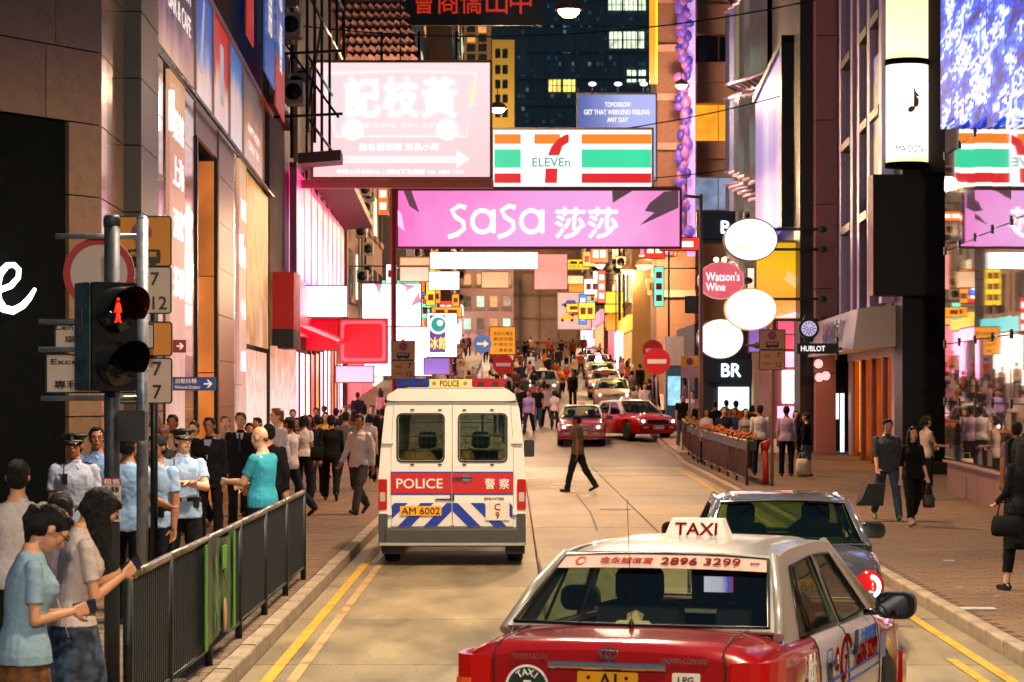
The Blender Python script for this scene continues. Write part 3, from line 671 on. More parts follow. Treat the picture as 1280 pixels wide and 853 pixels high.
    # front end
    if facing or True:
        fyy = 4.66
        gr = MB(); gr.cbox((0, 4.635, .655), (.80, .05, .13), .02, axis='y'); gr.build('radiator_grille', BLK, root)
        for k in range(4): MB().bb(-.38, .38, 4.655, 4.668, .61+.03*k, .617+.03*k).build('grille_slat', CHROME, root)
        MB().cbox((0, 4.62, .42), (1.60, .16, .26), .05, axis='x').build('front_bumper', paint, root)
        for sd in (-1, 1):
            hl = MB().cbox((sd*.60, 4.60, .665), (.30, .10, .145), .03).build('headlight', CLEARLENS, root)
            MB().lathe([(0, .01), (.055, .01), (.058, -.02), (0, -.02)], (sd*.60, 4.652, .665), 18, Matrix.Rotation(R(-90), 3, 'X')).build('lit_bulb', HEADLIT if facing else CLEARLENS, hl)
            MB().cbox((sd*.52, 4.70, .44), (.20, .02, .06), .01).build('fog_lamp', CLEARLENS, root)
        if facing:
            fp = MB().cbox((0, 4.705, .45), (.42, .015, .12), .01).build('number_plate', PLATEW, root); text('PJ 7153', .07, INK, fp, (0, 4.7145, .45), rot=(math.pi/2, 0, math.pi), w=.36, bold=.02)
    if taxi:
        tz = zt+.052; t = MB(); t.loft([[(-.19, 1.93, tz), (.19, 1.93, tz), (.19, 2.09, tz), (-.19, 2.09, tz)], [(-.15, 1.965, tz+.115), (.15, 1.965, tz+.115), (.15, 2.055, tz+.115), (-.15, 2.055, tz+.115)]], False)
        ts = t.build('roof_sign', mat('taxi_sign_white', '#e8dcd4', .4, var=.03, emit='#ffdcd0', es=.12), root)
        MB().bb(-.205, .205, 1.915, 2.105, tz-.03, tz+.004).build('sign_base', BLK, ts)
        text('TAXI', .072, REDINK, ts, (0, 1.944, tz+.055), rot=(R(90-17), 0, 0), w=.25, bold=.045)
        if facing: text('TAXI', .072, REDINK, ts, (0, 2.076, tz+.055), rot=(R(90-17), 0, math.pi), w=.25, bold=.045)
    if ads:
        # paper band across the top of the rear window, with its telephone number
        y0, z0, y1, z1 = yq['a']+.02, zb0-.01, yq['b'], zt
        f2 = lambda u, v: Vector((u, y0+(y1-y0)*v - .05*(1-(u/.75)**2) - .004, z0+(z1-z0)*v + .022*(1-(u/.7)**2)*v + .004))
        b = MB(); b.loft([[f2(-(.70-.12*v)*.985 + 2*(.70-.12*v)*.985*t/14, v) for t in range(15)] for v in (.76, .94)], True, False, False); bn = b.build('window_sticker', mat('sticker_pink', '#c4a8a0', .8, var=.04, spec=.1), root)
        sl = math.atan2(z1-z0, y1-y0)
        for (tx, h, u, w_, mt) in (('金永誠信貸', .055, -.20, .30, mat('ink_rose', '#a84840', .8, spec=.05)), ('2896 3299', .068, .22, .44, REDINK), ('24HRS', .02, .52, .05, REDINK)):
            q = f2(u, .85); text(tx, h, mt, bn, q + Vector((0, -.006, .004)), rot=(sl, 0, math.atan(.1*u/.75/.75)*1.0), w=w_, bold=.035 if mt is REDINK else .02, ext=.002)
        MB().poly(circ(.03, -.47, 0, 18), [circ(.02, -.465, 0, 18)], lambda a, b: f2(a, .85+b*2), .004, (0, -.5, .5)).build('company_mark', mat('ink_rose', '#a84840', .8, spec=.05), bn)
        # advertising and lettering on the doors
        xw = .853; rt = (math.pi/2, 0, math.pi/2)
        A = []
        def side(tx, h, y, z, mt, w_=None, bold=.02): return text(tx, h, mt, root, (xw, y, z), rot=rt, w=w_, bold=bold)
        BL = mat('ink_blue', '#2064b8', .5); 
        side('的士', .15, 1.06, .80, WHITEINK, .2, .03); side('TAXI', .07, 1.06, .70, WHITEINK, .2, .03)
        st = MB(); st.bb(xw-.004, xw+.002, 1.40, 3.25, .655, .672); st.bb(xw-.004, xw+.002, 1.40, 3.25, .60, .612); st.build('advert_stripe', BL, root)
        MB().poly(rrect(.16, .10, .01, 1.58, .80), [rrect(.14, .08, .01, 1.58, .80)], lambda a, b: (xw-.001, a, b), .003, (1, 0, 0)).build('advert_frame', BL, root)
        MB().poly(rrect(.13, .08, .01, 1.60, .715), (), lambda a, b: (xw-.001, a, b), .003, (1, 0, 0)).build('advert_code', mat('ink_navy', '#1a2a48', .5), root)
        MB().poly(circ(.055, 1.82, .77, 20, .07), (), lambda a, b: (xw-.001, a, b), .003, (1, 0, 0)).build('advert_dot', REDINK, root); side('土', .05, 1.82, .77, WHITEINK, None, .04)
        pt = circ(.20, 2.12, .74, 28, .15)[2:20]; inner_ = [(2.12+(a-2.12)*.72, .74+(b-.74)*.70) for a, b in pt]; MB().poly(pt+inner_[::-1], (), lambda a, b: (xw-.001, a, b), .003, (1, 0, 0)).build('advert_swoosh', REDINK, root); side('7', .14, 2.08, .70, REDINK, .08, .04)
        side('土地財務', .075, 2.85, .83, BL, .55, .05); side('2896 3299', .11, 2.80, .73, REDINK, .72, .03)
        MB().poly(rrect(.12, .10, .01, 2.45, .83), (), lambda a, b: (xw-.001, a, b), .003, (1, 0, 0)).build('advert_code', mat('ink_navy', '#1a2a48', .5), root)
        MB().poly(rrect(.14, .15, .01, 3.42, .70), (), lambda a, b: (.853, a, b), .003, (1, 0, 0)).build('fender_sticker', mat('sticker_blue', '#8894c0', .5, var=.2, scale=30), root)
        # rear shelf: tissue box, tray, screen on the headrest
        MB().cbox((.12, .80, .965), (.34, .12, .07), .02).build('shelf_tray', mat('tray_blue', '#1a5078', .4), root); MB().cbox((-.38, .80, .965), (.24, .11, .07), .02).build('shelf_tray', mat('tray_blue', '#1a5078', .4), root)
        tb = MB(); tb.loft([[(-.20, .78, 1.0), (.02, .78, 1.0), (.02, .88, 1.0), (-.20, .88, 1.0)], [(-.17, .80, 1.045), (.0, .80, 1.045), (.0, .86, 1.045), (-.17, .86, 1.045)]], False); tb.add([(-.12, .82, 1.04), (-.04, .83, 1.04), (-.07, .84, 1.105), (-.11, .80, 1.09), (-.02, .82, 1.085)], [(0, 1, 2), (0, 2, 3), (1, 4, 2)]); tb.build('tissue_box', mat('tissue', '#d8c8a8', .8), root)
        sc = MB().cbox((.15, 1.93, 1.17), (.34, .02, .20), .02).build('seat_screen', BLK, root)
        MB().bb(.055, .225, 1.912, 1.922, 1.125, 1.215).build('lit_display', grad('display', [(0, '#e0d8f4'), (.6, '#d8c4e8'), (.82, '#4060d0'), (1, '#c03070')], 0, .05, .23, .75, .05, 14), sc)
    return root
def fins(o, x, y, heading, z=0.): o.location = (x, y, z); o.rotation_euler = (0, 0, -R(heading)); return o

def police_van():
    r = thing('police_van', 'cream police van seen from behind, red band and blue chevrons on its rear doors', 'van')
    CR = mat('paint_cream', '#e2e2da', .3, var=.04, scale=2, coat=.4, dirt=.12); BW = mat('paint_navy', '#0a2a9c', .4, var=.04); RB = mat('band_red', '#b40c0c', .35, var=.04); WH = mat('panel_white', '#d8d4cc', .4, var=.04)
    BUMP = mat('bumper_grey', '#3a3c3c', .6, var=.2, scale=14)
    c = lambda zx, zy: ((zx-342)/315, (822-zy)/315)
    half = [(.955, .50), (.965, 1.10), (.93, 1.55), (.875, 2.05), (.845, 2.19), (.76, 2.25)]
    def sec(y, k=1., top=1.): return [(x*k, y, .5+(z-.5)*top) for x, z in half] + [(-x*k, y, .5+(z-.5)*top) for x, z in reversed(half)]
    sh = MB(); sh.loft([sec(.03), sec(2.2), sec(4.0), sec(4.2, .985, .98)], False, False)
    body = sh.build('body', CR, r)
    fp_ = [(x*.985, .5+(z-.5)*.98) for x, z in half]; fp_ = fp_ + [(-x, z) for x, z in reversed(fp_)]
    MB().poly(fp_, [[(-.76, 1.22), (-.70, 1.98), (.70, 1.98), (.76, 1.22)]], lambda a, b: (a, 4.2, b), .03).build('windscreen_frame', CR, r)
    MB().poly([(-.76, 1.22), (-.70, 1.98), (.70, 1.98), (.76, 1.22)], (), lambda a, b: (a, 4.215, b), .005).build('windscreen', CARGLASS, r)
    nb_ = lambda y, k, zt_: [(.94*k, y, .35), (.95*k, y, .8), (.90*k, y, zt_-.05), (.75*k, y, zt_), (-.75*k, y, zt_), (-.90*k, y, zt_-.05), (-.95*k, y, .8), (-.94*k, y, .35)]
    MB().loft([nb_(4.16, 1, 1.2), nb_(4.7, .99, 1.1), nb_(5.2, .95, .95), nb_(5.45, .85, .8)], False, True).build('bonnet', CR, r)
    lid = MB(); lid.poly([c(*p) for p in ((72, 140), (78, 118), (100, 106), (117, 94), (565, 94), (582, 106), (600, 118), (604, 140), (560, 152), (120, 152))], (), lambda a, b: (a, -.03, b), .25); lid.poly([c(*p) for p in ((150, 96), (165, 55), (530, 55), (560, 96))], (), lambda a, b: (a, .48, b), .9); lid.build('roof_cap', CR, r)
    MB().bb(-.84, .86, -.035, -.02, 2.135, 2.147).build('rain_gutter', INK, r)
    # rear frame, doors with windows
    fr = MB(); oc = [(-.965, .50), (-.965, 1.10), (-.93, 1.55), (-.875, 2.05), (-.84, 2.16)]; full = oc + [(-x, z) for x, z in reversed(oc)]
    fr.poly(full, [[(-.80, .49+.02), (-.80, 1.55), (-.765, 2.1), (.765, 2.1), (.80, 1.55), (.80, .51)]], None, .03); fr.build('rear_frame', CR, r)
    doors = []
    for sd, (x0, x1) in ((-1, (113, 312)), (1, (365, 570))):
        cx, w = ((x0+x1)/2-342)/315, (x1-x0)/315; cz, h = (822-296)/315, 203/315
        out = [(sd*.004, .515), (sd*.795, .515), (sd*.795, 1.55), (sd*.76, 2.095), (sd*.004, 2.095)]
        hole = rrect(w-.05, h-.05, .05, cx, cz)
        d = MB().poly(out, [hole], lambda a, b: (a, -.012, b), .03).build('rear_door', CR, r); doors.append(d)
        MB().poly(rrect(w, h, .07, cx, cz), [rrect(w-.045, h-.045, .05, cx, cz)], lambda a, b: (a, -.012, b), .012, (0, -1, 0)).build('window_gasket', BLK, d)
        MB().poly(hole, (), lambda a, b: (a, .004, b), .004).build('window_pane', glass('van_glass', '#d4dcd4', .03, .25), d)
        gr = MB()
        for k in range(9): gr.tube([(cx-w/2+.03+k*(w-.06)/8, .06, cz-h/2), (cx-w/2+.03+k*(w-.06)/8, .06, cz+h/2)], .0025, 4)
        for k in range(6): gr.tube([(cx-w/2, .06, cz-h/2+.05+k*h/6.3), (cx+w/2, .06, cz-h/2+.05+k*h/6.3)], .0025, 4)
        gr.tube([(cx-w/2, .05, cz+.02), (cx+w/2, .05, cz+.02)], .008, 6); gr.tube([(cx-w/2, .05, cz-.16), (cx+w/2, .05, cz-.16)], .008, 6); gr.tube([(cx-w/2, .05, cz+.2), (cx+w/2, .05, cz+.2)], .006, 6); gr.build('window_grille', STEEL, d)
        for hx in (.16, .52):
            MB().cbox((sd*hx+.0, -.018, 2.035), (.05, .02, .016), .006).build('rubber_stop', BLK, d); MB().cbox((sd*hx, -.018, 1.32), (.05, .02, .016), .006).build('rubber_stop', BLK, d)
        z0, z1 = .945, 1.21
        MB().bb(min(sd*.006, sd*.80), max(sd*.006, sd*.80), -.020, -.010, z0, z1).build('red_band', RB, d)
        for zz in (z1+.009, z0-.009): MB().bb(min(sd*.006, sd*.80), max(sd*.006, sd*.80), -.019, -.010, zz-.009, zz+.009).build('band_edge', BW, d)
        zA, zB = .475+.04, .82
        MB().bb(min(sd*.006, sd*.79), max(sd*.006, sd*.79), -.017, -.011, zA, zB).build('chevron_ground', WH, d)
        # blue bars rising to the meeting of the doors
        for off in (-.14, .20, .54, .88):
            # bar: x from off..off+.16 at zA, leaning towards the middle
            tl = .30; q = [(off, zA), (off+.17, zA), (off+.17-tl, zB), (off-tl, zB)]
            def clip(poly, lim, hi):
                o_ = []
                for i in range(len(poly)):
                    p1, p2 = poly[i], poly[(i+1) % len(poly)]; i1 = p1[0] <= lim if hi else p1[0] >= lim; i2 = p2[0] <= lim if hi else p2[0] >= lim
                    if i1: o_.append(p1)
                    if i1 != i2: t = (lim-p1[0])/(p2[0]-p1[0]); o_.append((lim, p1[1]+(p2[1]-p1[1])*t))
                return o_
            q = clip(clip(q, .008, False), .788, True)
            if len(q) > 2: MB().poly([(sd*a, b) for a, b in q], (), lambda a, b: (a, -.0175, b), .004, (0, -1, 0)).build('blue_chevron', BW, d)
        MB().cbox((sd*.84, -.02, 1.62), (.15, .035, .055), .012).build('hinge', CR, r); MB().cbox((sd*.87, -.02, .70), (.16, .035, .075), .012).build('hinge', CR, r)
        tl = MB().cbox((sd*.905, -.02, .93), (.115, .06, .40), .02).build('tail_lamp', REDLENS, r); MB().cbox((sd*.905, -.052, .90), (.07, .01, .12), .01).build('reversing_lens', CLEARLENS, tl)
        MB().cbox((sd*.90, .0, .47), (.12, .14, .42), .02).build('bumper_corner', BUMP, r)
        MB().bb(sd*.78-.055, sd*.78+.055, -.055, -.046, .375, .43).build('rear_reflector', mat('reflector_red', '#b01810', .3), r)
        wheel(r, sd*.82, .95, .33, sd); wheel(r, sd*.82, 4.3, .33, sd)
        MB().bb(sd*.82-.13, sd*.82+.13, .55, .58, .12, .45).build('mud_flap', BLK, r)
    text('POLICE', .125, WHITEINK, doors[0], c(208, 484)[0:1] and (c(208, 484)[0], -.0205, c(208, 484)[1]), w=.60, bold=.035)
    text('警', .135, WHITEINK, doors[1], (c(497, 485)[0], -.0205, c(0, 485)[1]), w=.13, bold=.02); text('察', .135, WHITEINK, doors[1], (c(556, 485)[0], -.0205, c(0, 485)[1]), w=.13, bold=.02)
    text('SPRINTER', .03, INK, doors[1], (c(515, 546)[0], -.018, c(0, 546)[1]), w=.26, bold=.03)
    pl = MB().cbox((c(213, 0)[0], -.03, c(0, 596)[1]), (.54, .012, .125), .01).build('number_plate', PLATEY, doors[0]); text('AM 6002', .085, INK, pl, (c(213, 0)[0], -.0365, c(0, 596)[1]), w=.50, bold=.02)
    c9 = MB().cbox((c(528, 0)[0], -.03, c(0, 598)[1]), (.31, .012, .235), .01).build('unit_plate', mat('plate_cream', '#d6d0c0', .4, var=.04), doors[1])
    text('C', .085, REDINK, c9, (c(528, 0)[0], -.0365, c(0, 580)[1]), bold=.02); text('9', .085, REDINK, c9, (c(528, 0)[0], -.0365, c(0, 614)[1]), bold=.02)
    hd = MB().cbox((c(400, 0)[0], -.03, c(0, 462)[1]), (.10, .02, .09), .03).build('door_handle', CHROME, doors[1]); MB().cbox((c(385, 0)[0], -.045, c(0, 462)[1]+.003), (.25, .02, .02), .008).build('handle_bar', BLK, hd)
    for q in (-.018, .018): MB().cbox((q, -.025, c(0, 543)[1]), (.02, .03, .08), .006).build('latch', BLK, r)
    MB().cbox((c(290, 0)[0]*0-.12, -.02, .868), (.2, .03, .016), .005).build('plate_lamp', BLK, r)
    MB().cbox((0, -.03, .375), (1.72, .16, .24), .03, axis='x').build('rear_bumper', BUMP, r); MB().bb(-.95, .95, -.12, -.02, .27, .305).build('rear_step', mat('step_alloy', '#a8a498', .4, .6), r)
    # light bar
    lb = MB(); z0, z1 = c(0, 92)[1], c(0, 56)[1]
    bar = MB().bb(-.70, .68, .0, .26, z0-.03, z0).build('light_bar', BLK, r)
    MB().cbox((c(182, 0)[0], .12, (z0+z1)/2+.01), (.42, .26, z1-z0), .03).build('blue_beacon', mat('beacon_blue', '#0a2c98', .15, var=.2, scale=20, coat=.5), bar)
    MB().cbox((c(490, 0)[0], .12, (z0+z1)/2+.01), (.43, .26, z1-z0), .03).build('red_beacon', mat('beacon_red', '#a80c08', .15, var=.2, scale=20, coat=.5), bar)
    for bx in (150, 210, 460, 520): MB().cbox((c(bx, 0)[0], .0, (z0+z1)/2), (.09, .04, .05), .01).build('beacon_lamp', BLK, bar)
    cp = MB().cbox((c(332, 0)[0], .10, (z0+z1)/2+.005), (.53, .27, z1-z0-.005), .01).build('lit_panel', mat('panel_yellow', '#c8b050', .4, var=.04, emit='#f0d070', es=.30), bar)
    text('POLICE', .075, INK, cp, (c(332, 0)[0], -.039, (z0+z1)/2+.005), w=.25, bold=.02)
    for q in (268, 396): MB().poly(circ(.028, c(q, 0)[0], (z0+z1)/2+.005, 8), (), lambda a, b: (a, -.036, b), .004, (0, -1, 0)).build('crest', STEEL, cp)
    for sd in (-1, 1):
        MB().cbox((sd*1.03, 4.0, 1.44), (.15, .1, .25), .03).build('door_mirror', BLK, r); MB().tube([(sd*.90, 4.0, 1.42), (sd*1.03, 4.0, 1.43)], .02).build('mirror_arm', BLK, r)
    fl = MB(); fl.bb(-.85, .85, .1, 5.2, .32, .40); fl.bb(-.8, .8, 1.0, 1.05, .4, 1.2); fl.build('cabin_floor', DARKINT, r)
    for sx_ in (-.36, .36): MB().cbox((sx_, 1.2, 1.62), (.24, .12, .22), .05).build('headrest', BLK, r); MB().cbox((sx_, 1.22, 1.2), (.46, .14, .6), .05).build('seat_back', INTGREY, r)
    for q in (-.46, .18): MB().ell((q, .3, 1.34), (.26 if q < 0 else .12, .16, .18)).build('stowed_helmet', mat('shield_tan', '#b88a4a', .6), r)
    return r
# ================================================================= lights of the street (their lamps are built with them)
LAMPHOUSE = mat('lamp_housing', '#7a4a2a', .5, .3); LAMPGLOW = glow('lamp_bowl', '#ffd898', 9, 0); WIRE = mat('wire_black', '#0c0c0d', .6, var=0)
def street_lamp(x, y, z, power, label, r=.30, col=(1., .61, .35), kind='dish', spot=None, group=None, arm=None, size=.35):
    t = thing('hanging_street_lamp', label, 'street lamp', (x, y, z), group=group)
    if kind == 'dish': MB().lathe([(.03, .34), (.08, .32), (r*.8, .22), (r*1.15, .06), (r*1.15, .03), (r*.9, .06), (0, .18)], n=24).build('lamp_hood', LAMPHOUSE, t)
    else: MB().lathe([(.03, .42), (.08, .40), (r*.75, .30), (r*1.08, .06), (r*1.08, .03), (r*.9, .05), (0, .18)], n=24).build('lamp_hood', mat('lamp_hood_pale', '#c09068', .5), t)
    MB().lathe([(0, -.16), (r*.5, -.14), (r*.86, -.04), (r*.9, .04), (0, .05)], n=24).build('lamp_bowl', LAMPGLOW, t)
    w = MB(); w.tube([(0, 0, .34), (0, 0, .9)], .02, 6)
    if arm: w.tube([(arm[0]-x, 0, .95), (-.5, 0, .89), (0, 0, .88), (.5, 0, .89), (arm[1]-x, 0, .95)], .012, 5)
    w.build('suspension_wire', WIRE, t)
    l = bpy.data.lights.new('lamp_light', 'SPOT' if spot else 'POINT'); l.energy = power; l.color = col; l.shadow_soft_size = size
    if spot: l.spot_size = R(spot); l.spot_blend = .6
    lo = bpy.data.objects.new('lamp_light', l); COL.objects.link(lo); lo.parent = t; lo.location = (0, 0, -.22)
    return t
# ================================================================= ground, road, pavements
ASPH = mat('asphalt_base', '#3a352f', .9, bump=.4)
CONC = mat('road_concrete', '#807354', .52, var=.5, scale=1.3, detail=12, bump=.5, bscale=45, rnd=.12, dirt=.42, stretch=(1, .28, 1))
CONCF = mat('road_concrete_far', '#5e5244', .6, var=.3, scale=.7, detail=8, bump=.2, bscale=30)
PAVE = mat('paver_red_grey', '#705e4a', .72, var=.22, scale=2.4, detail=8, bump=.35, bscale=60, rnd=.14, dirt=.25)
PAVR = mat('paver_ochre', '#6e563c', .70, var=.2, scale=.8, detail=9, bump=.3, bscale=40, dirt=.3)
GROUT = mat('joint_sand', '#3a2c20', .95, var=.2)
KERB = mat('kerb_granite', '#9c8c74', .7, var=.25, scale=14, bump=.3, rnd=.10, dirt=.3)
YEL = mat('line_yellow', '#c99a22', .7, var=.12, scale=14, dirt=.35); WHT = mat('line_white', '#c4bfb4', .7, var=.15, scale=14, dirt=.3)
ysF = [-20, 0, 4] + list(range(10, 76, 6)) + [76, 79, 82, 85, 88, 92, 100, 110, 125, 140, 160, 180, 200, 230, 260]
def sheet(name, xa, xb, dz, m, y0=-20, y1=260, parent=None, th=0):
    ys = [y for y in ysF if y0 < y < y1]; ys = [y0] + ys + [y1]; mb = MB()
    fa = xa if callable(xa) else (lambda y: xa); fb = xb if callable(xb) else (lambda y: xb)
    mb.loft([[(fa(y), y, G(y)+dz), (fb(y), y, G(y)+dz)] for y in ys], False, False, False); return mb.build(name, m, parent)
gmesh = MB(); gys = [-60] + ysF[1:] + [600, 1500]
gmesh.loft([[(x, y, G(min(y, 260))-.04) for x in (-900, -60, -8, 14, 60, 900)] for y in gys], False, False, False)
struct(gmesh.build('ground', ASPH))
KR = [(-20, 4.05), (14, 4.12), (21, 4.24), (29, 4.38), (40, 4.62), (50, 4.80), (66, 5.0), (76, 5.1), (84, 5.3), (120, 5.0), (260, 5.0)]
kr = lambda y: lerp(KR, y)
road = sheet('road', -2.17, kr, -.018, GROUT, -20, 76); struct(road)
rd2 = sheet('road_surface', -2.17, kr, 0, CONCF, 76, 260, road)
rows = [4.4]; 
while rows[-1] < 76: rows.append(min(76, rows[-1] + 4.25 + .0*len(rows)))
cols = [lambda y: -2.165, lambda y: .34, lambda y: 2.36, lambda y: kr(y)-.005]
for i in range(len(rows)-1):
    for j in range(3):
        a, b = rows[i]+.011, rows[i+1]-.011; ca, cb = cols[j], cols[j+1]; q = MB(); sh = .3*(j % 2)
        a2, b2 = a, b
        x0, x1, x2, x3 = ca(a)+.010, cb(a)-.010, cb(b)-.010, ca(b)+.010
        dz = random.uniform(-.003, .001)
        q.add([(x0, a, -.017), (x1, a, -.017), (x2, b, -.017), (x3, b, -.017), (x0+.006, a+.006, dz), (x1-.006, a+.006, dz), (x2-.006, b-.006, dz), (x3+.006, b-.006, dz)], [(4, 5, 6, 7), (0, 1, 5, 4), (1, 2, 6, 5), (2, 3, 7, 6), (3, 0, 4, 7)])
        q.build('road_slab', CONC, road)
def line(name, f0, f1, y0, y1, m, z=.006):
    n = max(2, int((y1-y0)/4)); ys = [y0+(y1-y0)*k/n for k in range(n+1)]; mb = MB(); mb.loft([[(f0(y), y, G(y)+z), (f1(y), y, G(y)+z)] for y in ys], False, False, False); return mb.build(name, m, road)
line('yellow_line', lambda y: -1.98, lambda y: -1.88, 5, 75, YEL); line('yellow_line', lambda y: -1.78, lambda y: -1.69, 5, 40, mat('line_yellow_worn', '#b0905c', .7, dirt=.5, scale=9))
line('yellow_line', lambda y: kr(y)-.34, lambda y: kr(y)-.24, 5, 75, YEL); line('yellow_line', lambda y: kr(y)-.56, lambda y: kr(y)-.47, 5, 21.8, YEL)
for (x, y, w) in ((1.0, 62, .5), (.2, 66, .4), (1.9, 70, .5), (1.1, 57.5, .3), (.9, 60, .3)): line('white_dash', lambda yy, x=x: x, lambda yy, x=x, w=w: x+w, y, y+.5, WHT)
# cracks filled with tar
TAR = mat('tar', '#1c1916', .6)
def crack(pts, w=.018):
    a = [(x + random.uniform(-.02, .02), y) for x, y in pts]; mb = MB(); mb.loft([[(x-w, y, .0045), (x+w, y, .0045)] for x, y in a], False, False, False); mb.build('tar_crack', TAR, road)
crack([(X_(722, 56), 56), (X_(728, 52), 52.5), (X_(739, 47), 48), (X_(744, 44.5), 45), (X_(748, 41), 41.5)]); crack([(.34, 28.2), (.35, 30), (.36, 33), (.35, 35)], .015)
MB().poly(circ(.33, 0, 0, 24), (), lambda a, b: (2.0+a, 49+b, .004), .004, (0, 0, 1)).build('manhole_cover', mat('iron', '#3a342e', .5, .6, bump=.4), road)
# left pavement
pl = sheet('pavement_west', -9, -2.30, .123, GROUT, -20, 78); struct(pl)
sheet('pavement_surface', -9, -2.30, .13, PAVR, 78, 260, pl)
pm = MB(); pm.bb(-.145, .145, -.095, .095, 0, .016); pme = None; k = 0; stuff = MB()
order = []
for iy in range(int((76-4)/.2)):
    y = 4.1 + iy*.2
    for ix in range(14 if y < 60 else 10):
        x = -2.46 - ix*.3 - (.15 if iy % 2 else 0)
        order.append((x, y))
    if iy % 2: stuff.bb(-2.46, -2.32, y-.095, y+.095, .114, .1305)
near = sorted([p for p in order if 16.2 < p[1] and p[0] > -3.7 and p[1] < 36], key=lambda p: p[1])[:0] + sorted([p for p in order if p[1] > 17 and -3.9 < p[0]], key=lambda p: p[1])[:300]
ns = set(near)
for (x, y) in near:
    if pme is None: o = pm.build('paver', PAVE, pl); pme = o.data
    else: o = bpy.data.objects.new('paver', pme); COL.objects.link(o); o.parent = pl
    o.location = (x, y, .114 + random.uniform(-.002, .003)); o.rotation_euler = (random.uniform(-.008, .008), random.uniform(-.008, .008), random.uniform(-.01, .01))
for (x, y) in order:
    if (x, y) not in ns: stuff.bb(x-.145, x+.145, y-.095, y+.095, .114, .130+random.uniform(-.002, .003))
so = stuff.build('paving_blocks', PAVR, pl); so['kind'] = 'stuff'
kb = MB(); kb.cbox((0, 0, .035), (.15, .90, .20), .025, axis='y'); kme = None
def kerbstone(x, y, rz, par, L_=.9):
    global kme
    if kme is None: o = kb.build('kerbstone', KERB, par); kme = o.data
    else: o = bpy.data.objects.new('kerbstone', kme); COL.objects.link(o); o.parent = par
    o.location = (x, y, G(y) + random.uniform(-.006, .004)); o.rotation_euler = (0, 0, rz); o.scale = (1, L_/.9, 1)
kw = sheet('kerb_west', -2.315, -2.18, .02, GROUT, -20, 200); struct(kw)
y = 6.
while y < 150: kerbstone(-2.245, y+.46, 0, kw); y += .925
# right pavement
pr = sheet('pavement_east', lambda y: kr(y)+.14, 16, .122, mat('joint_ochre', '#4c3c2a', .9, var=.2), -20, 84); struct(pr)
sheet('pavement_surface', lambda y: kr(y)+.14, 16, .126, mat('paving_far', '#98765a', .55, var=.2, scale=.6, detail=8), 84, 260, pr)
st2 = MB()
for iy in range(int((84-16)/.2)):
    y = 16.1 + iy*.2
    if iy % 2: st2.bb(kr(y)+.15, kr(y)+.32, y-.096, y+.096, .114+G(y), .128+G(y))
    for ix in range(28 if y < 56 else 36):
        x = kr(y) + .32 + ix*.2 + (.1 if iy % 2 else 0)
        if x < (9.3 + .053*(y-53) if y < 54 else 12.5): st2.bb(x-.096, x+.096, y-.096, y+.096, .114+G(y), .1275+G(y)+random.uniform(-.0015, .002))
o = st2.build('paving_blocks', PAVR, pr); o['kind'] = 'stuff'
ke = sheet('kerb_east', lambda y: kr(y)+.0, lambda y: kr(y)+.145, .02, GROUT, -20, 200); struct(ke)
y = 12.
while y < 120:
    a = math.atan2(kr(y+.9)-kr(y), .9); kerbstone(kr(y+.46)+.07, y+.46, -a, ke); y += .925
for (px, py, w, d) in ((1222, 762, .34, .22), (1186, 702, .14, .12), (1200, 736, .06, .05), (1246, 747, .05, .05)):
    yy = FP*2.17/(py-487); c_ = MB(); c_.cbox((X_(px, yy), yy, .139), (w, d, .012), .01, axis='z'); tag(c_.build('paper_scrap' if w < .3 else 'drain_cover', mat('scrap_white', '#a8a8a4', .6)), {1222: 'pale steel drain cover set in the pavement beside the long dark coat', 1186: 'small white paper scrap lying on pavement near the couple', 1200: 'tiny pale scrap between the drain cover and the glass wall', 1246: 'tiny pale scrap by the drain cover'}[px], 'litter' if w < .3 else 'drain cover')

# ================================================================= buildings
GRAN = mat('granite_brown', '#6c543e', .55, var=.22, scale=26, detail=9, bump=.15, rnd=.12, dirt=.2)
GRAND = mat('granite_dark', '#2c2722', .4, var=.3, scale=40, detail=9, bump=.1, rnd=.1)
POL = mat('stone_polished', '#c08c5c', .16, var=.14, scale=3, detail=7, rnd=.08, coat=.4)
BLACK = mat('shop_black', '#020404', .9, var=.2, spec=.08); CONCR = mat('concrete_gold', '#6d5b44', .8, var=.3, scale=1.2, detail=8, bump=.3, dirt=.4)
DKMET = mat('dark_metal', '#15161a', .4, .5); GREYM = mat('grey_metal', '#74777c', .5, .6)
C0 = Vector((-4.9, 30.5, 0)); D0 = Vector((-.036, 1, 0)).normalized(); N0 = Vector((D0.y, -D0.x, 0))
FA = lambda t, h, o=0.: C0 + D0*t + N0*o + Vector((0, 0, h))
CURFA = [FA]
def fpanel(par, name, m, t0, t1, h0, h1, o=0., th=.06, fa=None, gap=.008):
    fa = fa or CURFA[0]
    q = [fa(t0+gap, h0+gap, o), fa(t1-gap, h0+gap, o), fa(t1-gap, h1-gap, o), fa(t0+gap, h1-gap, o)]; n = (q[1]-q[0]).cross(q[3]-q[0]).normalized(); b = [v - (n if n.dot(fa(t0, h0, 1)-fa(t0, h0, 0)) > 0 else -n)*th for v in q]
    return MB().add(q+b, [(0, 1, 2, 3), (7, 6, 5, 4), (0, 4, 5, 1), (1, 5, 6, 2), (2, 6, 7, 3), (3, 7, 4, 0)]).build(name, m, par)
lb = thing('granite_building', 'brown granite building with posters above its shopfronts at the west corner', 'building')
core = MB(); a0 = FA(0, 0, -.25); a1 = FA(33.2, 0, -.25); c2 = Vector((-7.2, 26.2, 0))
def prism(pts, z0, z1): return MB().loft([[(p[0], p[1], z0) for p in pts], [(p[0], p[1], z1) for p in pts]], False)
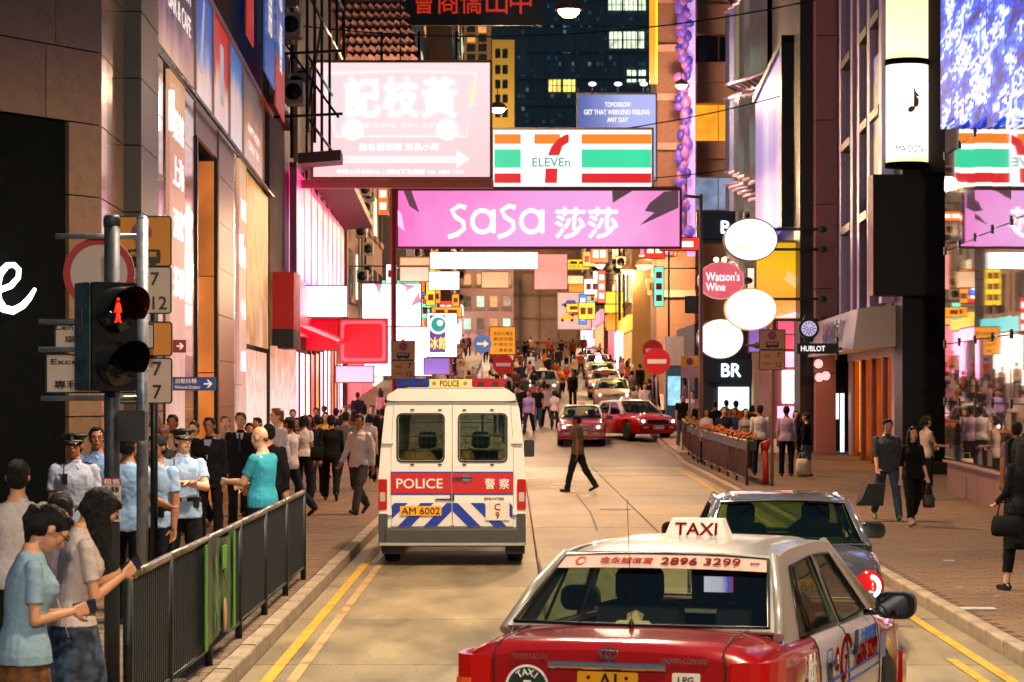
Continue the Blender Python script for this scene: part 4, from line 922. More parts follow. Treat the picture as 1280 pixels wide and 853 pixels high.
# body is set back behind the cladding; doorways are recesses
prism([FA(0, 0, -.3), FA(12.7, 0, -.3), FA(12.7, 0, -2.2), FA(17.3, 0, -2.2), FA(17.3, 0, -.3), FA(33.2, 0, -.3), (-22, 64, 0), (-22, 26, 0), (-7.4, 27.0, 0)], 0, 7.2).build('wall', GRAND, lb)
prism([FA(0, 0, -.1), FA(33.2, 0, -.1), (-22, 64, 0), (-22, 26, 0), (-7.4, 27.0, 0)], 7.2, 24).build('upper_wall', mat('wall_dark_upper', '#15181a', .8, var=.2), lb)
rowsz = [.13, 1.08, 1.98, 2.84, 3.7, 4.58, 5.44, 6.3, 7.16]
FN = Vector((-.9, -1.6, 0)).normalized()                          # chamfered corner, running back towards the left
FB_N = Vector((1.6, -.9, 0)).normalized()
FB = lambda t, h, o=0.: C0 + FN*t + FB_N*o + Vector((0, 0, h))
for i, (h0, h1) in enumerate(zip(rowsz + [8.0, 8.9], rowsz[1:] + [8.0, 8.9, 9.8])):
    if h0 < 5.4:
        fpanel(lb, 'granite_panel', GRAN, 0, .62, h0, h1, .02, fa=FB)
    else:
        off = [0, .5, .15, .6, .3][i % 5]; ts = [0, .78 + off*.5, 2.1 + off*.3, 3.2]
        for t0, t1 in zip(ts, ts[1:]): fpanel(lb, 'granite_panel', GRAN, t0, t1, h0, h1, .02, fa=FB)
    # polished return beside the corner, dark pier, then the polished bay
    for (t0, t1) in ((.04, 2.38),): 
        if h1 < 12: fpanel(lb, 'polished_panel', POL, t0, t1, h0, h1, .0)
    fpanel(lb, 'granite_panel', GRAND, 2.4, 4.6, h0, h1, .22, .5)
    if h1 < 7.3:
        fpanel(lb, 'polished_panel', POL, 4.62, 7.4, h0, h1, .0); fpanel(lb, 'polished_panel', POL, 10.5, 12.6, h0, h1, .0)
        fpanel(lb, 'granite_panel', mat('granite_orange', '#8a5c34', .4, var=.3, scale=24, detail=8, rnd=.1), 17.35, 21.2, h0, h1, .05)
        fpanel(lb, 'polished_panel', POL, 21.25, 22.6, h0, h1, .0)
prism([FB(.66, 0, -.02), FB(3.4, 0, -.02), FB(3.4, 0, -.4), FB(.66, 0, -.4)], .0, 5.42).build('shop_opening', BLACK, lb)
ORW = glow('shop_orange', '#ff9038', .38, .35, 1.3, '#a06030')  # doorway walls glow; the light of the interior is put into them
for (t0, t1) in ((12.9, 17.2),):
    fpanel(lb, 'doorway_wall', ORW, t0, t1, .14, 4.6, -2.1); fpanel(lb, 'doorway_upper_wall', mat('granite_orange', '#8a5c34'), t0, t1, 4.62, 6.6, -2.05)
    fpanel(lb, 'doorway_header', mat('granite_orange', '#8a5c34'), t0-.2, t1+.1, 6.6, 7.16, .02); fpanel(lb, 'bronze_frame', DKMET, t0-.1, t0+.1, .13, 6.6, .04, .07); fpanel(lb, 'bronze_frame', DKMET, t1-.05, t1+.1, .13, 6.6, .04, .07)
for i, (h0, h1) in enumerate(zip([.13, 2.4, 3.9, 5.4], [2.4, 3.9, 5.4, 7.12])):
    fpanel(lb, 'lit_shop_panel', grad('pink_board', [(0, '#ffd8c8'), (.35, '#e8a898'), (.7, '#d89078'), (1, '#e8b480')], 2, 0, 8, .62, .12, 1.5), 7.9, 10.4, h0, h1, .05)
    fpanel(lb, 'lit_shop_panel', MATS['pink_board'], 22.7, 24.9, h0, h1, .05)
AMB_ = glow('doorway_amber', '#e07828', .42, .4, 1.5, '#8a5c34')  # upper jamb glows too, its lamplight put into the material
for (z0_, z1_, m_) in ((.14, 2.6, ORW), (2.62, 4.4, ORW), (4.42, 6.55, AMB_)):
    q = [FA(17.22, z0_, -2.1), FA(17.22, z0_, -.02), FA(17.22, z1_, -.02), FA(17.22, z1_, -2.1)]; MB().add(q + [v + D0*.06 for v in q], [(0, 1, 2, 3), (7, 6, 5, 4), (0, 4, 5, 1), (1, 5, 6, 2), (2, 6, 7, 3), (3, 7, 4, 0)]).build('doorway_side', m_, lb)
WG = glow('white_lettering', '#ffffff', 1.2, 0)
for (z, s_) in ((6.6, '菜館'), (5.9, '上海'), (5.1, '酒家'), (4.2, '茶樓')):
    q = FA(9.2, z-.25, .06); text(s_, .46, WG, lb, q, rot=(math.pi/2, 0, math.pi/2 + math.atan(.036)), w=1.7, bold=.015)
for (z, s_) in ((6.3, '百貨'), (5.3, '服裝'), (4.2, '中心'), (3.1, '商場')):
    q = FA(23.8, z-.2, .06); text(s_, .44, WG, lb, q, rot=(math.pi/2, 0, math.pi/2 + math.atan(.036)), w=1.5, bold=.015)
fpanel(lb, 'wall_light', glow('tube_white', '#ffffff', 4, 0), 7.5, 7.7, 6.15, 6.75, .14); fpanel(lb, 'wall_light', MATS['glow_tube_white'], 22.3, 22.5, 4.9, 5.5, .14)
fpanel(lb, 'tall_poster', grad('poster_amber', [(0, '#f0a060'), (.3, '#ffc8a0'), (.6, '#c87838'), (.8, '#f0b030'), (1, '#d89020')], 2, 0, 7, .55, .3, .8), 25.2, 33, 3.3, 7.05, .04)
for t0 in (25.2, 29.2): fpanel(lb, 'shop_window', grad('shop_bright', [(0, '#b06840'), (.3, '#ffd0b0'), (.6, '#ffe8e0'), (1, '#f0a080')], 2, 0, 3.2, .7, .25, 2), t0, t0+3.8, .14, 3.2, .0)
# poster strip above the shops
ps = thing('poster_band', 'long band of framed posters, purple blue and red, above the granite shopfronts', 'billboard')
cf = mat('frame_pale', '#c8a898', .5)
cols_ = [(4.6, 11.2, 'poster_purple', [(0, '#e0b090'), (.25, '#a87880'), (.45, '#3c2c50'), (.7, '#231a38'), (1, '#1c1830')]), (11.3, 14.8, 'poster_blue', [(0, '#f0d8d8'), (.3, '#e0b0a8'), (.5, '#5080c0'), (.65, '#1c54a8'), (1, '#1850a8')]),
         (14.9, 18.7, 'poster_red', [(0, '#f0d8d4'), (.35, '#ecb8a8'), (.55, '#c43020'), (1, '#c01c18')]), (18.8, 22.5, 'poster_sky', [(0, '#f0dcdc'), (.5, '#e0b8b0'), (.72, '#4078b0'), (1, '#1858a0')]), (22.6, 29.4, 'poster_dusk', [(0, '#e8c0b0'), (.4, '#d08858'), (.7, '#604030'), (1, '#302420')])]
for (t0, t1, nm, stops) in cols_:
    fpanel(ps, 'poster', grad(nm, stops, 2, 7.1, 9.1, .62, .1, 1.2), t0, t1, 7.12, 9.05, .12); fpanel(ps, 'frame', cf, t1-.02, t1+.12, 7.12, 9.05, .16)
fpanel(ps, 'frame', cf, 11, 33.2, 9.03, 9.16, .16); fpanel(ps, 'frame', DKMET, 4.6, 33.2, 7.05, 7.13, .18)
WI = glow('soft_lettering', '#f0d8d0', .8, 0); rf = (math.pi/2, 0, math.pi/2 + math.atan(.036))
text('BAR & CAFE', .30, WI, ps, FA(8.6, 8.05, .14), rot=rf, w=3.6, bold=.03); text('TEA ROOM', .30, WI, ps, FA(8.9, 8.55, .14), rot=rf, w=2.9, bold=.03)
MB().poly(circ(.34, 6.0, 8.65, 24, .30), (), lambda a, b: FA(a, b, .14), .01, N0).build('poster_dot', mat('ink_red', '#b01414'), ps)
MB().poly([(12, 7.6), (12.8, 8.9), (13.0, 8.85), (12.5, 7.6)], (), lambda a, b: FA(a, b, .14), .01, N0).build('poster_figure', mat('poster_white', '#c8c0c8', .5, emit='#e0d8e0', es=.3), ps)
MB().poly(rrect(.8, 1.1, .1, 16.8, 8.1), (), lambda a, b: FA(a, b, .14), .01, N0).build('poster_figure', mat('poster_white', '#c8c0c8'), ps)
text('HAPPY HOUR', .18, WI, ps, FA(26, 7.9, .14), rot=rf, w=4, bold=.02); text('DAILY 5-8', .18, WI, ps, FA(26, 7.55, .14), rot=rf, w=3.4, bold=.02)
for (t0, t1, nm, stops, h1, h0, tx) in ((19.2, 21.2, 'banner_red', [(0, '#d02018'), (.5, '#b81818'), (1, '#a01414')], 12.5, 9.2, '大減價'), (24.8, 28.6, 'banner_blue', [(0, '#2868b8'), (.5, '#1c58b0'), (1, '#1850a0')], 12.5, 9.2, '開幕'), (29.1, 33, 'banner_two', [(0, '#c82018'), (.28, '#c82018'), (.32, '#2060b0'), (1, '#2058a8')], 13, 8.9, '優惠')):
    b = thing('vertical_banner', {'banner_red': 'red vertical banner rising above the poster band', 'banner_blue': 'blue vertical banner with white dashed edges above the poster band', 'banner_two': 'vertical banner, blue above and red at the foot'}[nm], 'banner', group='vertical banners above the posters')
    fpanel(b, 'cloth', grad(nm, stops, 2, h0, h1, .45, .03, 1), t0, t1, h0, h1, .45, .03); text(tx[0], 1.2, WI, b, FA((t0+t1)/2, h0+1.6, .46), rot=rf, w=1.2); text(tx[1], 1.2, WI, b, FA((t0+t1)/2, h0+3.1, .46), rot=rf, w=1.2)
    if nm == 'banner_blue':
        for k in range(10): fpanel(b, 'edge_dash', WHITEINK, t0+.05, t0+.3, h0+.1+k*.33, h0+.28+k*.33, .47, .01); fpanel(b, 'edge_dash', WHITEINK, t1-.3, t1-.05, h0+.1+k*.33, h0+.28+k*.33, .47, .01)
# white script sign on the black shopfront
ss = thing('script_sign', 'glowing white script letter e on the black shopfront', 'sign')
sc_ = [(2.15, 3.40), (1.95, 3.41), (1.74, 3.47), (1.61, 3.57), (1.60, 3.66), (1.68, 3.71), (1.80, 3.70), (1.93, 3.60), (1.99, 3.45), (1.96, 3.30), (1.86, 3.21), (1.70, 3.19), (1.54, 3.25), (1.42, 3.34), (1.32, 3.45)]
MB().tube([FB(a, b, .1) for a, b in sc_], [.03, .035, .035, .03, .03, .03, .035, .045, .05, .05, .045, .045, .04, .032, .02], 8).build('neon_letter', glow('neon_white', '#ffffff', 3, 0), ss)

# ---- second building on the west side
l2 = thing('concrete_building', 'gold-grey concrete building behind the pink lit shopfront, scaffold on its upper floors', 'building')
prism([(-6.1, 64.4, 0), (-6.35, 71.5, 0), (-20, 71.5, 0), (-20, 64.4, 0)], 0, 26).build('wall', CONCR, l2)
prism([(-6.4, 71.6, 0), (-8.2, 118, 0), (-20, 118, 0), (-20, 71.6, 0)], 0, 24).build('rear_wall', mat('wall_umber', '#3a3028', .85, var=.35, scale=.8, detail=8), l2)
for k in range(5): MB().bb(-6.6, -6.02, 64.6, 71.3, 9.5+k*2.9, 9.75+k*2.9).build('ledge', CONCR, l2)
for k in range(4):
    ac = MB().cbox((-5.95, 66+k*1.4, 10.6+k*1.1), (.4, .8, .55), .03).build('air_conditioner', mat('ac_grey', '#70685c', .6), l2)
    MB().lathe([(0, 0), (.2, 0), (.2, .02), (0, .02)], (-5.74, 66+k*1.4, 10.6+k*1.1), 16, Matrix.Rotation(R(90), 3, 'Y')).build('fan_grille', DKMET, ac)
for (y0, y1) in ((64.7, 67.6), (68, 71.2)): MB().bb(-6.12, -6.0, y0, y1, .2, 3.4).build('shop_window', MATS['shop_bright'], l2)
sc = thing('bamboo_scaffold', 'dark scaffold poles on the facade beside the pink sign', 'scaffold'); k = 0
for yy in (65, 67.5, 70, 73, 76, 79):
    MB().tube([(-5.2, yy, 8.8), (-5.2, yy, 17)], .045, 6).build('pole', DKMET, sc)
for zz in (9.2, 10.8, 12.4, 14, 15.6): MB().tube([(-5.2, 64.6, zz), (-5.2, 79.5, zz)], .04, 6).build('ledger', DKMET, sc); MB().tube([(-6.3, 65, zz), (-4.3, 65, zz+.1)], .04, 6).build('transom', DKMET, sc)
for zz in (9.2, 12.4): MB().tube([(-5.2, 65, zz), (-5.2, 70, zz+3.2)], .035, 6).build('brace', DKMET, sc); MB().tube([(-6.2, 65, zz+2.5), (-4.4, 65, zz)], .035, 6).build('brace', DKMET, sc)
rb_ = thing('red_box_sign', 'dark red box sign on the corner of the concrete building', 'sign'); pr_ = P(333, 341, 66); q_ = P(369, 412, 66); MB().bb(pr_.x, q_.x, 65.6, 67.6, q_.z, pr_.z).build('panel', mat('box_red', '#8a1410', .5, emit='#b01a12', es=.22), rb_); MB().bb(pr_.x, q_.x, 65.5, 67.6, q_.z-.5, q_.z).build('base', mat('box_green_black', '#101c18', .5), rb_)
# pink lit shopfront running up the street
E0 = Vector((-6.12, 72, 0)); DE = Vector((-.033, 1, 0)).normalized(); NE = Vector((DE.y, -DE.x, 0)); FE = lambda t, h, o=0.: E0 + DE*t + NE*o + Vector((0, 0, h))
CURFA[0] = FE
pk = thing('pink_shopfront', 'long glowing pink and white shopfront of upright panels over a red canopy', 'shopfront')
gp = grad('pink_panels', [(0, '#ff78c0'), (.3, '#ffc0e4'), (.5, '#ff88c4'), (.75, '#ff2884'), (1, '#e81068')], 2, 5.4, 8.7, 1.15, .2, .5)
for k in range(9): fpanel(pk, 'panel', gp, k*4.6, k*4.6+4.5, 5.5+.02*k*4.6, 8.6+.02*k*4.6, .05, .2)
for k in range(10): fpanel(pk, 'mullion', mat('mullion_magenta', '#b03070', .4), k*4.6-.09, k*4.6+.01, 5.5, 8.7+.02*k*4.6, .07, .2)
MB().add([FE(0, 8.65, .1), FE(42, 9.4, .1), FE(42, 9.5, 1.3), FE(0, 8.75, 1.3), FE(0, 8.95, .1), FE(42, 9.7, .1), FE(42, 9.8, 1.3), FE(0, 9.05, 1.3)], [(0, 1, 2, 3), (4, 5, 6, 7), (0, 1, 5, 4), (3, 2, 6, 7), (0, 3, 7, 4), (1, 2, 6, 5)]).build('upper_canopy', mat('canopy_brown', '#5a4038', .6), pk)
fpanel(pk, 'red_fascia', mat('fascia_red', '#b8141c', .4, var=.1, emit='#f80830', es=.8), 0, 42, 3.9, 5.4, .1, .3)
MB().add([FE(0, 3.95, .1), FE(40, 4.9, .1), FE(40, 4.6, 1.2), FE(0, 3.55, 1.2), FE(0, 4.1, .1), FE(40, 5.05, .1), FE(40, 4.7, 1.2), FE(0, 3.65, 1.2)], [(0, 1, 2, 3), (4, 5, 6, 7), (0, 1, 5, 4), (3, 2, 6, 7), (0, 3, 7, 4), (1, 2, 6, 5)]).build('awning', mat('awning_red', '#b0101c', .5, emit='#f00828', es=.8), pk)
shopm = [glow('shop_pink', '#ff90b8', 2.2, .3, 1), glow('shop_cream', '#ffe0c0', 2.0, .3, 1.2), glow('shop_gold', '#ffb050', .7, .4, 1), glow('shop_white', '#fff0f4', 3.2, .15, 1), glow('shop_rose', '#ff5868', 1.0, .4, 1)]
for k in range(12):
    fpanel(pk, 'shop_window', shopm[(k*3) % 5], k*3.5+.15, k*3.5+3.2, .2+G(72+k*3.5), 3.4+G(72+k*3.5)*.8, -.05); fpanel(pk, 'shop_pillar', mat('pillar_wood', '#7a4020', .4), k*3.5-.15, k*3.5+.15, .1, 3.9+G(72+k*3.5)*.7, .0, .3)
# ---- the rest of the west side, climbing the hill
FARP = [mat('plaster_rose', '#8a6a60', .8, var=.2, scale=.5), mat('plaster_ochre', '#8a6c40', .8, var=.2, scale=.5), mat('plaster_grey', '#5c5a60', .8, var=.25, scale=.5), mat('plaster_brown', '#54402c', .8, var=.25, scale=.5)]
def block(name, label, x0, x1, y0, y1, z1, m, side, cols=6, rows=5, lit=.5, z00=None, wm=(None,), win=None):
    b = thing(name, label, 'building'); z0 = G(y0) if z00 is None else z00
    MB().bb(x0, x1, y0, y1, -.5, z1).build('wall', m, b)
    xf = x1 if side < 0 else x0; sg = 1 if side < 0 else -1
    fh = (z1-z0-4.2)/rows
    for r_ in range(rows):
        for c_ in range(cols):
            w = (y1-y0)/cols; a = y0+c_*w+w*.2; zz = z0+4.2+r_*fh
            wd = MB().bb(xf-.02, xf+sg*.03, a, a+w*.6, zz+fh*.25, zz+fh*.8).build('window', random.choice(WLIT) if random.random() < lit else WDARK, b)
            MB().bb(xf, xf+sg*.14, a-.1, a+w*.6+.1, zz+fh*.18, zz+fh*.25).build('sill', m, wd)
    for c_ in range(max(2, cols//2)):
        w = (y1-y0)/max(2, cols//2); a = y0+c_*w
        MB().bb(xf-.02, xf+sg*.05, a+.2, a+w-.2, G(a)+.2, G(a)+3.2).build('shop_window', random.choice(shopm), b)
        MB().bb(xf, xf+sg*.25, a+.1, a+w-.1, G(a)+3.3, G(a)+4.1).build('fascia', random.choice(SIGNC), b)
    return b
WLIT = [glow('window_warm', '#ffb060', .6, .3, 2), glow('window_pale', '#ffe0b0', .6, .3, 2), glow('window_green', '#d0ffd8', .7, .3, 2)]; WDARK = mat('window_dark', '#0c1018', .15, var=.1)
SIGNC = [glow('sign_yellow', '#ffd030', .9), glow('sign_red', '#e02818', .7), glow('sign_cyan', '#60e0d8', .8), glow('sign_white', '#ffffff', 1.3), glow('sign_amber', '#ff9a20', .8), glow('sign_blue', '#3070e0', .7), glow('sign_rose', '#ff90a8', .9)]
block('row_building', 'rose plaster building on the west side above the pink shopfront', -16, -7.6, 118, 150, 30, FARP[0], -1, 6, 6)
block('row_building', 'grey building high up the west side of the hill', -14, -6.2, 150.2, 185, 30, FARP[2], -1, 6, 6)
block('row_building', 'brown building at the top of the west side', -12, -4.4, 185.2, 228, 34, FARP[3], -1, 6, 6)
# ---- top of the street and skyline
ew = thing('hilltop_building', 'brown netted building closing the street at the top of the hill', 'building')
MB().bb(-8, 22, 232, 245, 0, 23).build('wall', mat('net_brown', '#a88468', .9, var=.3, scale=.6, detail=10, bump=.3), ew)
for k in range(8): MB().bb(-8, 22, 231.7, 232, 6.5+k*2.1, 6.68+k*2.1).build('floor_edge', mat('net_edge', '#8a6a48', .9), ew)
for k in range(16): MB().bb(-6+k*1.7, -5.94+k*1.7, 231.75, 232, 5.5, 22.8).build('net_batten', MATS['net_edge'], ew)
tw = thing('office_tower', 'dark blue glass tower beyond the street with a few lit floors', 'building')
MB().bb(X_(600, 420), X_(822, 420), 420, 450, 0, 90).build('wall', mat('tower_glass', '#3c5c6c', .3, var=.3, scale=.15, detail=8), tw)
for (px0, px1, py0, py1, m) in ((760, 808, 0, 14, 1), (762, 806, 40, 62, 1), (784, 808, 88, 104, 1), (686, 702, 100, 116, 0), (704, 720, 100, 116, 0)):
    n = max(2, int((px1-px0)/5))
    for k in range(n):
        for r_ in range(2):
            a, b = P(px0+(px1-px0)*k/n, py0+(py1-py0)*r_/2, 419.9), P(px0+(px1-px0)*(k+.8)/n, py0+(py1-py0)*(r_+.85)/2, 419.9)
            MB().bb(a.x, b.x, 419.7, 420, b.z, a.z).build('window', glow('office_%d' % m, '#f0ffd8' if m else '#ffe070', .9 if m else 1.1, .5, .6), tw)
rt = random.Random(5)
for k in range(150):  # dim glowing panes added to brighten the tower face
    px, py = 600+rt.randint(0, 42)*5.2, rt.randint(0, 26)*8-10
    a, b = P(px, py, 419.9), P(px+3.6, py+4.5, 419.9); MB().bb(a.x, b.x, 419.75, 420, b.z, a.z).build('window', glow('office_fill%d' % (k % 3), ('#5888a0', '#90a890', '#406878')[k % 3], (.10, .22, .16)[k % 3], .6, .4), tw)  # these windows are the added fill panes
for k in range(14):
    z = Z_(200, 420) + k*4.4; MB().bb(X_(600, 420), X_(822, 420), 419.6, 420, z, z+.5).build('floor_band', mat('tower_band', '#4a6070', .5), tw)
for k in range(12): x = X_(606+k*19, 420); MB().bb(x, x+.3, 419.5, 420, 20, 90).build('mullion', MATS['tower_band'], tw)
yb = thing('yellow_apartment_block', 'narrow yellow apartment block with small dark windows behind the sign', 'building')
a, b = P(612, 50, 300), P(643, 200, 300); MB().bb(a.x, b.x, 300, 310, 0, a.z).build('wall', mat('wall_yellow', '#b8923c', .8, var=.15), yb)
for py in (68, 88, 106, 124, 142):
    for px in (619, 628): a, b = P(px, py-5, 299.9), P(px+6, py+5, 299.9); MB().bb(a.x, b.x, 299.7, 300, b.z, a.z).build('window', WDARK, yb)
bb_ = thing('balcony_building', 'brown building with rows of dark balconies behind the top of the pink sign', 'building')
a, b = P(470, -80, 250), P(614, 200, 250); MB().bb(a.x, b.x, 250, 262, 0, P(0, 25, 250).z).build('wall', mat('wall_brown_far', '#5c4630', .8, var=.2), bb_)
for r_ in range(4):
    for c_ in range(6): a, b = P(528+c_*14, 34+r_*12, 249.9), P(538+c_*14, 41+r_*12, 249.9); MB().bb(a.x, b.x, 249.5, 250, b.z, a.z).build('window', WDARK if (r_+c_) % 5 else WLIT[0], bb_)
# tiled skirt of roof scales hung above the sign
tl = thing('tiled_canopy', 'slanting canopy of pinkish overlapping roof tiles above the pale sign', 'roof')
TILE = mat('tile_rose', '#a4715c', .7, var=.2, scale=3, rnd=.22, bump=.2)
base = MB(); q = [P(412, -12, 88), P(502, -12, 88), P(527, 82, 84), P(440, 82, 84)]; base.add(q + [v + Vector((0, 1.2, 0)) for v in q], [(0, 1, 2, 3), (7, 6, 5, 4), (0, 4, 5, 1), (1, 5, 6, 2), (2, 6, 7, 3), (3, 7, 4, 0)]); base.build('backing', mat('tile_backing', '#3a241c', .9), tl)
tme = None
for r_ in range(9):
    for c_ in range(10):
        u, v = (c_+.5*(r_ % 2))/10, (r_+.3)/9
        if u > .97: continue
        p0 = q[0].lerp(q[1], u).lerp(q[3].lerp(q[2], u), v) - Vector((0, .08, 0))
        if tme is None: o = MB().box((0, 0, 0), (.27, .06, .26)).build('tile', TILE, tl); tme = o.data
        else: o = bpy.data.objects.new('tile', tme); COL.objects.link(o); o.parent = tl
        o.location = p0; o.rotation_euler = (R(18), R(38), R(random.uniform(-5, 5)))
# ---- east side
rb2 = thing('watch_shop_building', 'pink granite building with tall dark windows over the watch shop', 'building')
H0 = Vector((9.93, 68, 0)); DH = Vector((.042, 1, 0)).normalized(); NH = Vector((-DH.y, DH.x, 0)); FH = lambda t, h, o=0.: H0 + DH*t + NH*o + Vector((0, 0, h))
PGR = mat('granite_pink', '#b07a76', .55, var=.2, scale=18, detail=8, rnd=.08); PUR = mat('frame_lilac', '#b8a2c8', .4, .3, var=.1)
prism([FH(0, 0, -.25), FH(16, 0, -.25), (24, 84, 0), (24, 68, 0)], 4.6, 26).build('wall', mat('wall_black', '#08090c', .4), rb2)
prism([FH(0, 0, -.9), FH(16, 0, -.9), (24, 84, 0), (24, 68, 0)], 0, 4.7).build('lower_wall', mat('wall_black', '#08090c'), rb2)
CURFA[0] = FH
for t in (0.1, 3.4, 6.5, 8.6, 12.6, 15.7): fpanel(rb2, 'pilaster', PUR, t, t+.75, 4.6, 22, .1, .4)
for t, tt in ((.85, 3.4), (4.2, 6.5), (9.4, 12.6)):
    for k in range(7): fpanel(rb2, 'window', mat('window_bluish', '#141c30', .08, var=.2, scale=1), t, tt, 4.8+k*2.6, 7.1+k*2.6, -.05); fpanel(rb2, 'window_ledge', mat('ledge_dark', '#1c1a24', .4), t, tt, 7.12+k*2.6, 7.38+k*2.6, .12, .3)
fpanel(rb2, 'window_poster', grad('poster_bluegold', [(0, '#204090'), (.5, '#f0c080'), (1, '#1850a0')], 2, 6, 12, .5, .4, 1), .9, 3.3, 6.0, 11.5, 0)
for k in range(7): a = P(1018, 0, 83.9); b = P(1043, 0, 83.9); MB().bb(a.x, b.x, 83.5, 84.4, .1+k*2.75, .1+k*2.75+2.72).build('granite_block', PGR, rb2)
a = P(1000, 0, 84.2); b = P(1018, 0, 84.2); MB().bb(a.x, b.x, 84.2, 86, .1, 22).build('dark_wall', mat('wall_black', '#08090c'), rb2)  # black wall strip beside the granite blocks
CURFA[0] = FH
# ground floor of the watch shop
WHF = mat('facade_white', '#b8a8a4', .4, var=.06)
for t in (1.4, 4.4, 7.6, 10.8, 14.6): fpanel(rb2, 'shop_column', WHF if t in (1.4, 14.6) else mat('column_bronze', '#8a4c20', .35, .5), t-(.5 if t in (1.4, 14.6) else .25), t+(.5 if t in (1.4, 14.6) else .25), .13, 3.3, -.35, .5)
for t0, t1 in ((1.9, 3.9), (4.9, 7.1), (8.1, 10.3), (11.3, 14.1)): fpanel(rb2, 'shop_window', glow('shop_hublot', '#ffa038', 1.8, .5, .9), t0, t1, .3, 3.2, -.6); fpanel(rb2, 'window_jamb', mat('column_bronze', '#8a4c20'), t1-.25, t1, .13, 3.3, -.45, .3)
fpanel(rb2, 'shop_lintel', WHF, .9, 15.1, 3.2, 3.5, -.32, .4)
cn = thing('shop_canopy', 'white angular canopy lettered in steel over the watch shop', 'canopy')
MB().add([FH(-.2, 3.45, -.3), FH(16, 3.45, -.3), FH(16, 3.35, .9), FH(-.2, 3.35, .9), FH(-.2, 4.55, -.3), FH(16, 4.55, -.3), FH(16, 4.45, .75), FH(-.2, 4.45, .75)], [(0, 1, 2, 3), (4, 5, 6, 7), (0, 1, 5, 4), (3, 2, 6, 7), (0, 3, 7, 4), (1, 2, 6, 5)]).build('canopy_box', mat('canopy_white', '#9a9296', .4, var=.05), cn)
text('HUBLOT', .62, CHROME, cn, FH(6.5, 3.95, .86), rot=(math.pi/2, 0, -math.pi/2 - math.atan(.042)), w=6.2, bold=.03, ext=.06)
CURFA[0] = FA
# black wall and sign tower next to the shop
st_ = thing('black_sign_tower', 'black pillar beside the watch shop carrying a big unlit black box', 'pillar')
a, b = P(1128, 0, 66.6), P(1200, 0, 66.6); MB().bb(a.x, b.x, 66.6, 68, 0, 20).build('pillar_wall', mat('wall_black', '#08090c'), st_)
a, b = P(1160, 0, 66.3), P(1190, 0, 66.3); MB().bb(a.x, b.x, 66.2, 66.55, 7.9, 14).build('stone_strip', mat('granite_umber', '#3a2a24', .6, var=.2, scale=20), st_)  # strip of brownish granite
a, b = P(1091, 219, 65.8), P(1188, 370, 65.8); MB().bb(a.x, b.x, 65.6, 66.5, b.z, a.z).build('black_box', mat('box_black', '#0a0b0c', .45, var=.2), st_)
MB().bb(a.x-.03, a.x, 65.55, 66.5, b.z, a.z).build('box_edge', mat('edge_rust', '#6a2018', .5), st_)
a, b = P(1140, 590, 66.5), P(1186, 578, 66.5); MB().bb(a.x-.2, b.x+.2, 65.3, 66.6, .12, .42).build('step', GRAND, st_)
cy = thing('lit_drum_sign', 'tall glowing cream drum-shaped lightbox above the black box', 'sign'); ctr = P(1133, 0, 66.2)
dm = grad('drum_print', [(0, '#f8e020'), (.07, '#fff4c0'), (.12, '#fffdf4'), (.9, '#fffdf0'), (1, '#fff0b8')], 2, Z_(207, 66), Z_(80, 66), 1.4, .02, 2)
for (p0, p1, m) in ((207, 82, dm), (75, -20, grad('drum_print_upper', [(0, '#ffe8a0'), (.1, '#fff4c8'), (.8, '#ffe9a8'), (1, '#fff8dc')], 2, Z_(75, 66), Z_(-20, 66), 1.1, .12, 1.6))):
    MB().lathe([(0, Z_(p0, 66)), (.54, Z_(p0, 66)), (.54, Z_(p1, 66)), (0, Z_(p1, 66))], (ctr.x, 66.1, 0), 32).build('lit_drum', m, cy)
for pz in (207, 78, -24): MB().lathe([(0, Z_(pz, 66)-.05), (.57, Z_(pz, 66)-.05), (.57, Z_(pz, 66)+.07), (0, Z_(pz, 66)+.07)], (ctr.x, 66.1, 0), 32).build('drum_ring', BLACK, cy)
text('♪', .6, mat('ink_gold', '#a88818', .5), cy, (ctr.x+.1, 65.55, Z_(128, 66)), bold=.01); text('MAISON', .18, MATS['ink_gold'], cy, (ctr.x-.02, 65.55, Z_(188, 66)), w=.7)
# purple screen facade and zigzag windows, east side further on
T0 = Vector((9.7, 86.2, 0)); DT = Vector((.04, 1, 0)).normalized(); NT = Vector((-DT.y, DT.x, 0)); FT = lambda t, h, o=0.: T0 + DT*t + NT*o + Vector((0, 0, h))
CURFA[0] = FT
zb_ = thing('bay_window_building', 'building with projecting zigzag bay windows beyond the lilac screen', 'building')
prism([FT(0, 0, -.2), FT(47, 0, -.2), (26, 133, 0), (26, 86, 0)], 5.2, 32).build('wall', mat('wall_greylilac', '#5c5460', .6, var=.2), zb_)
for i in range(6):
    t0 = 18.5+i*4.7
    for k in range(4):
        h = 6.5+k*4.4 + i*.5; q = [FT(t0, h, 0), FT(t0+2.2, h, .6), FT(t0+4.4, h, 0)]
        MB().loft([[(v.x, v.y, v.z) for v in q] + [tuple(FT(t0+2.2, h, -.2))], [(v.x, v.y, v.z+3.6) for v in q] + [tuple(FT(t0+2.2, h+3.6, -.2))]], False).build('bay_window', mat('bay_glass', '#5c6880', .12, .2, var=.15, scale=1), zb_)
        MB().tube([q[0]+Vector((0, 0, 3.7)), q[1]+Vector((0, 0, 3.7)), q[2]+Vector((0, 0, 3.7))], .09, 6).build('bay_head', PUR, zb_); MB().tube([q[0], q[1], q[2]], .09, 6).build('bay_sill', PUR, zb_)
sc2 = thing('lilac_screen', 'tall glowing lilac screen leaning along the east facade', 'screen')
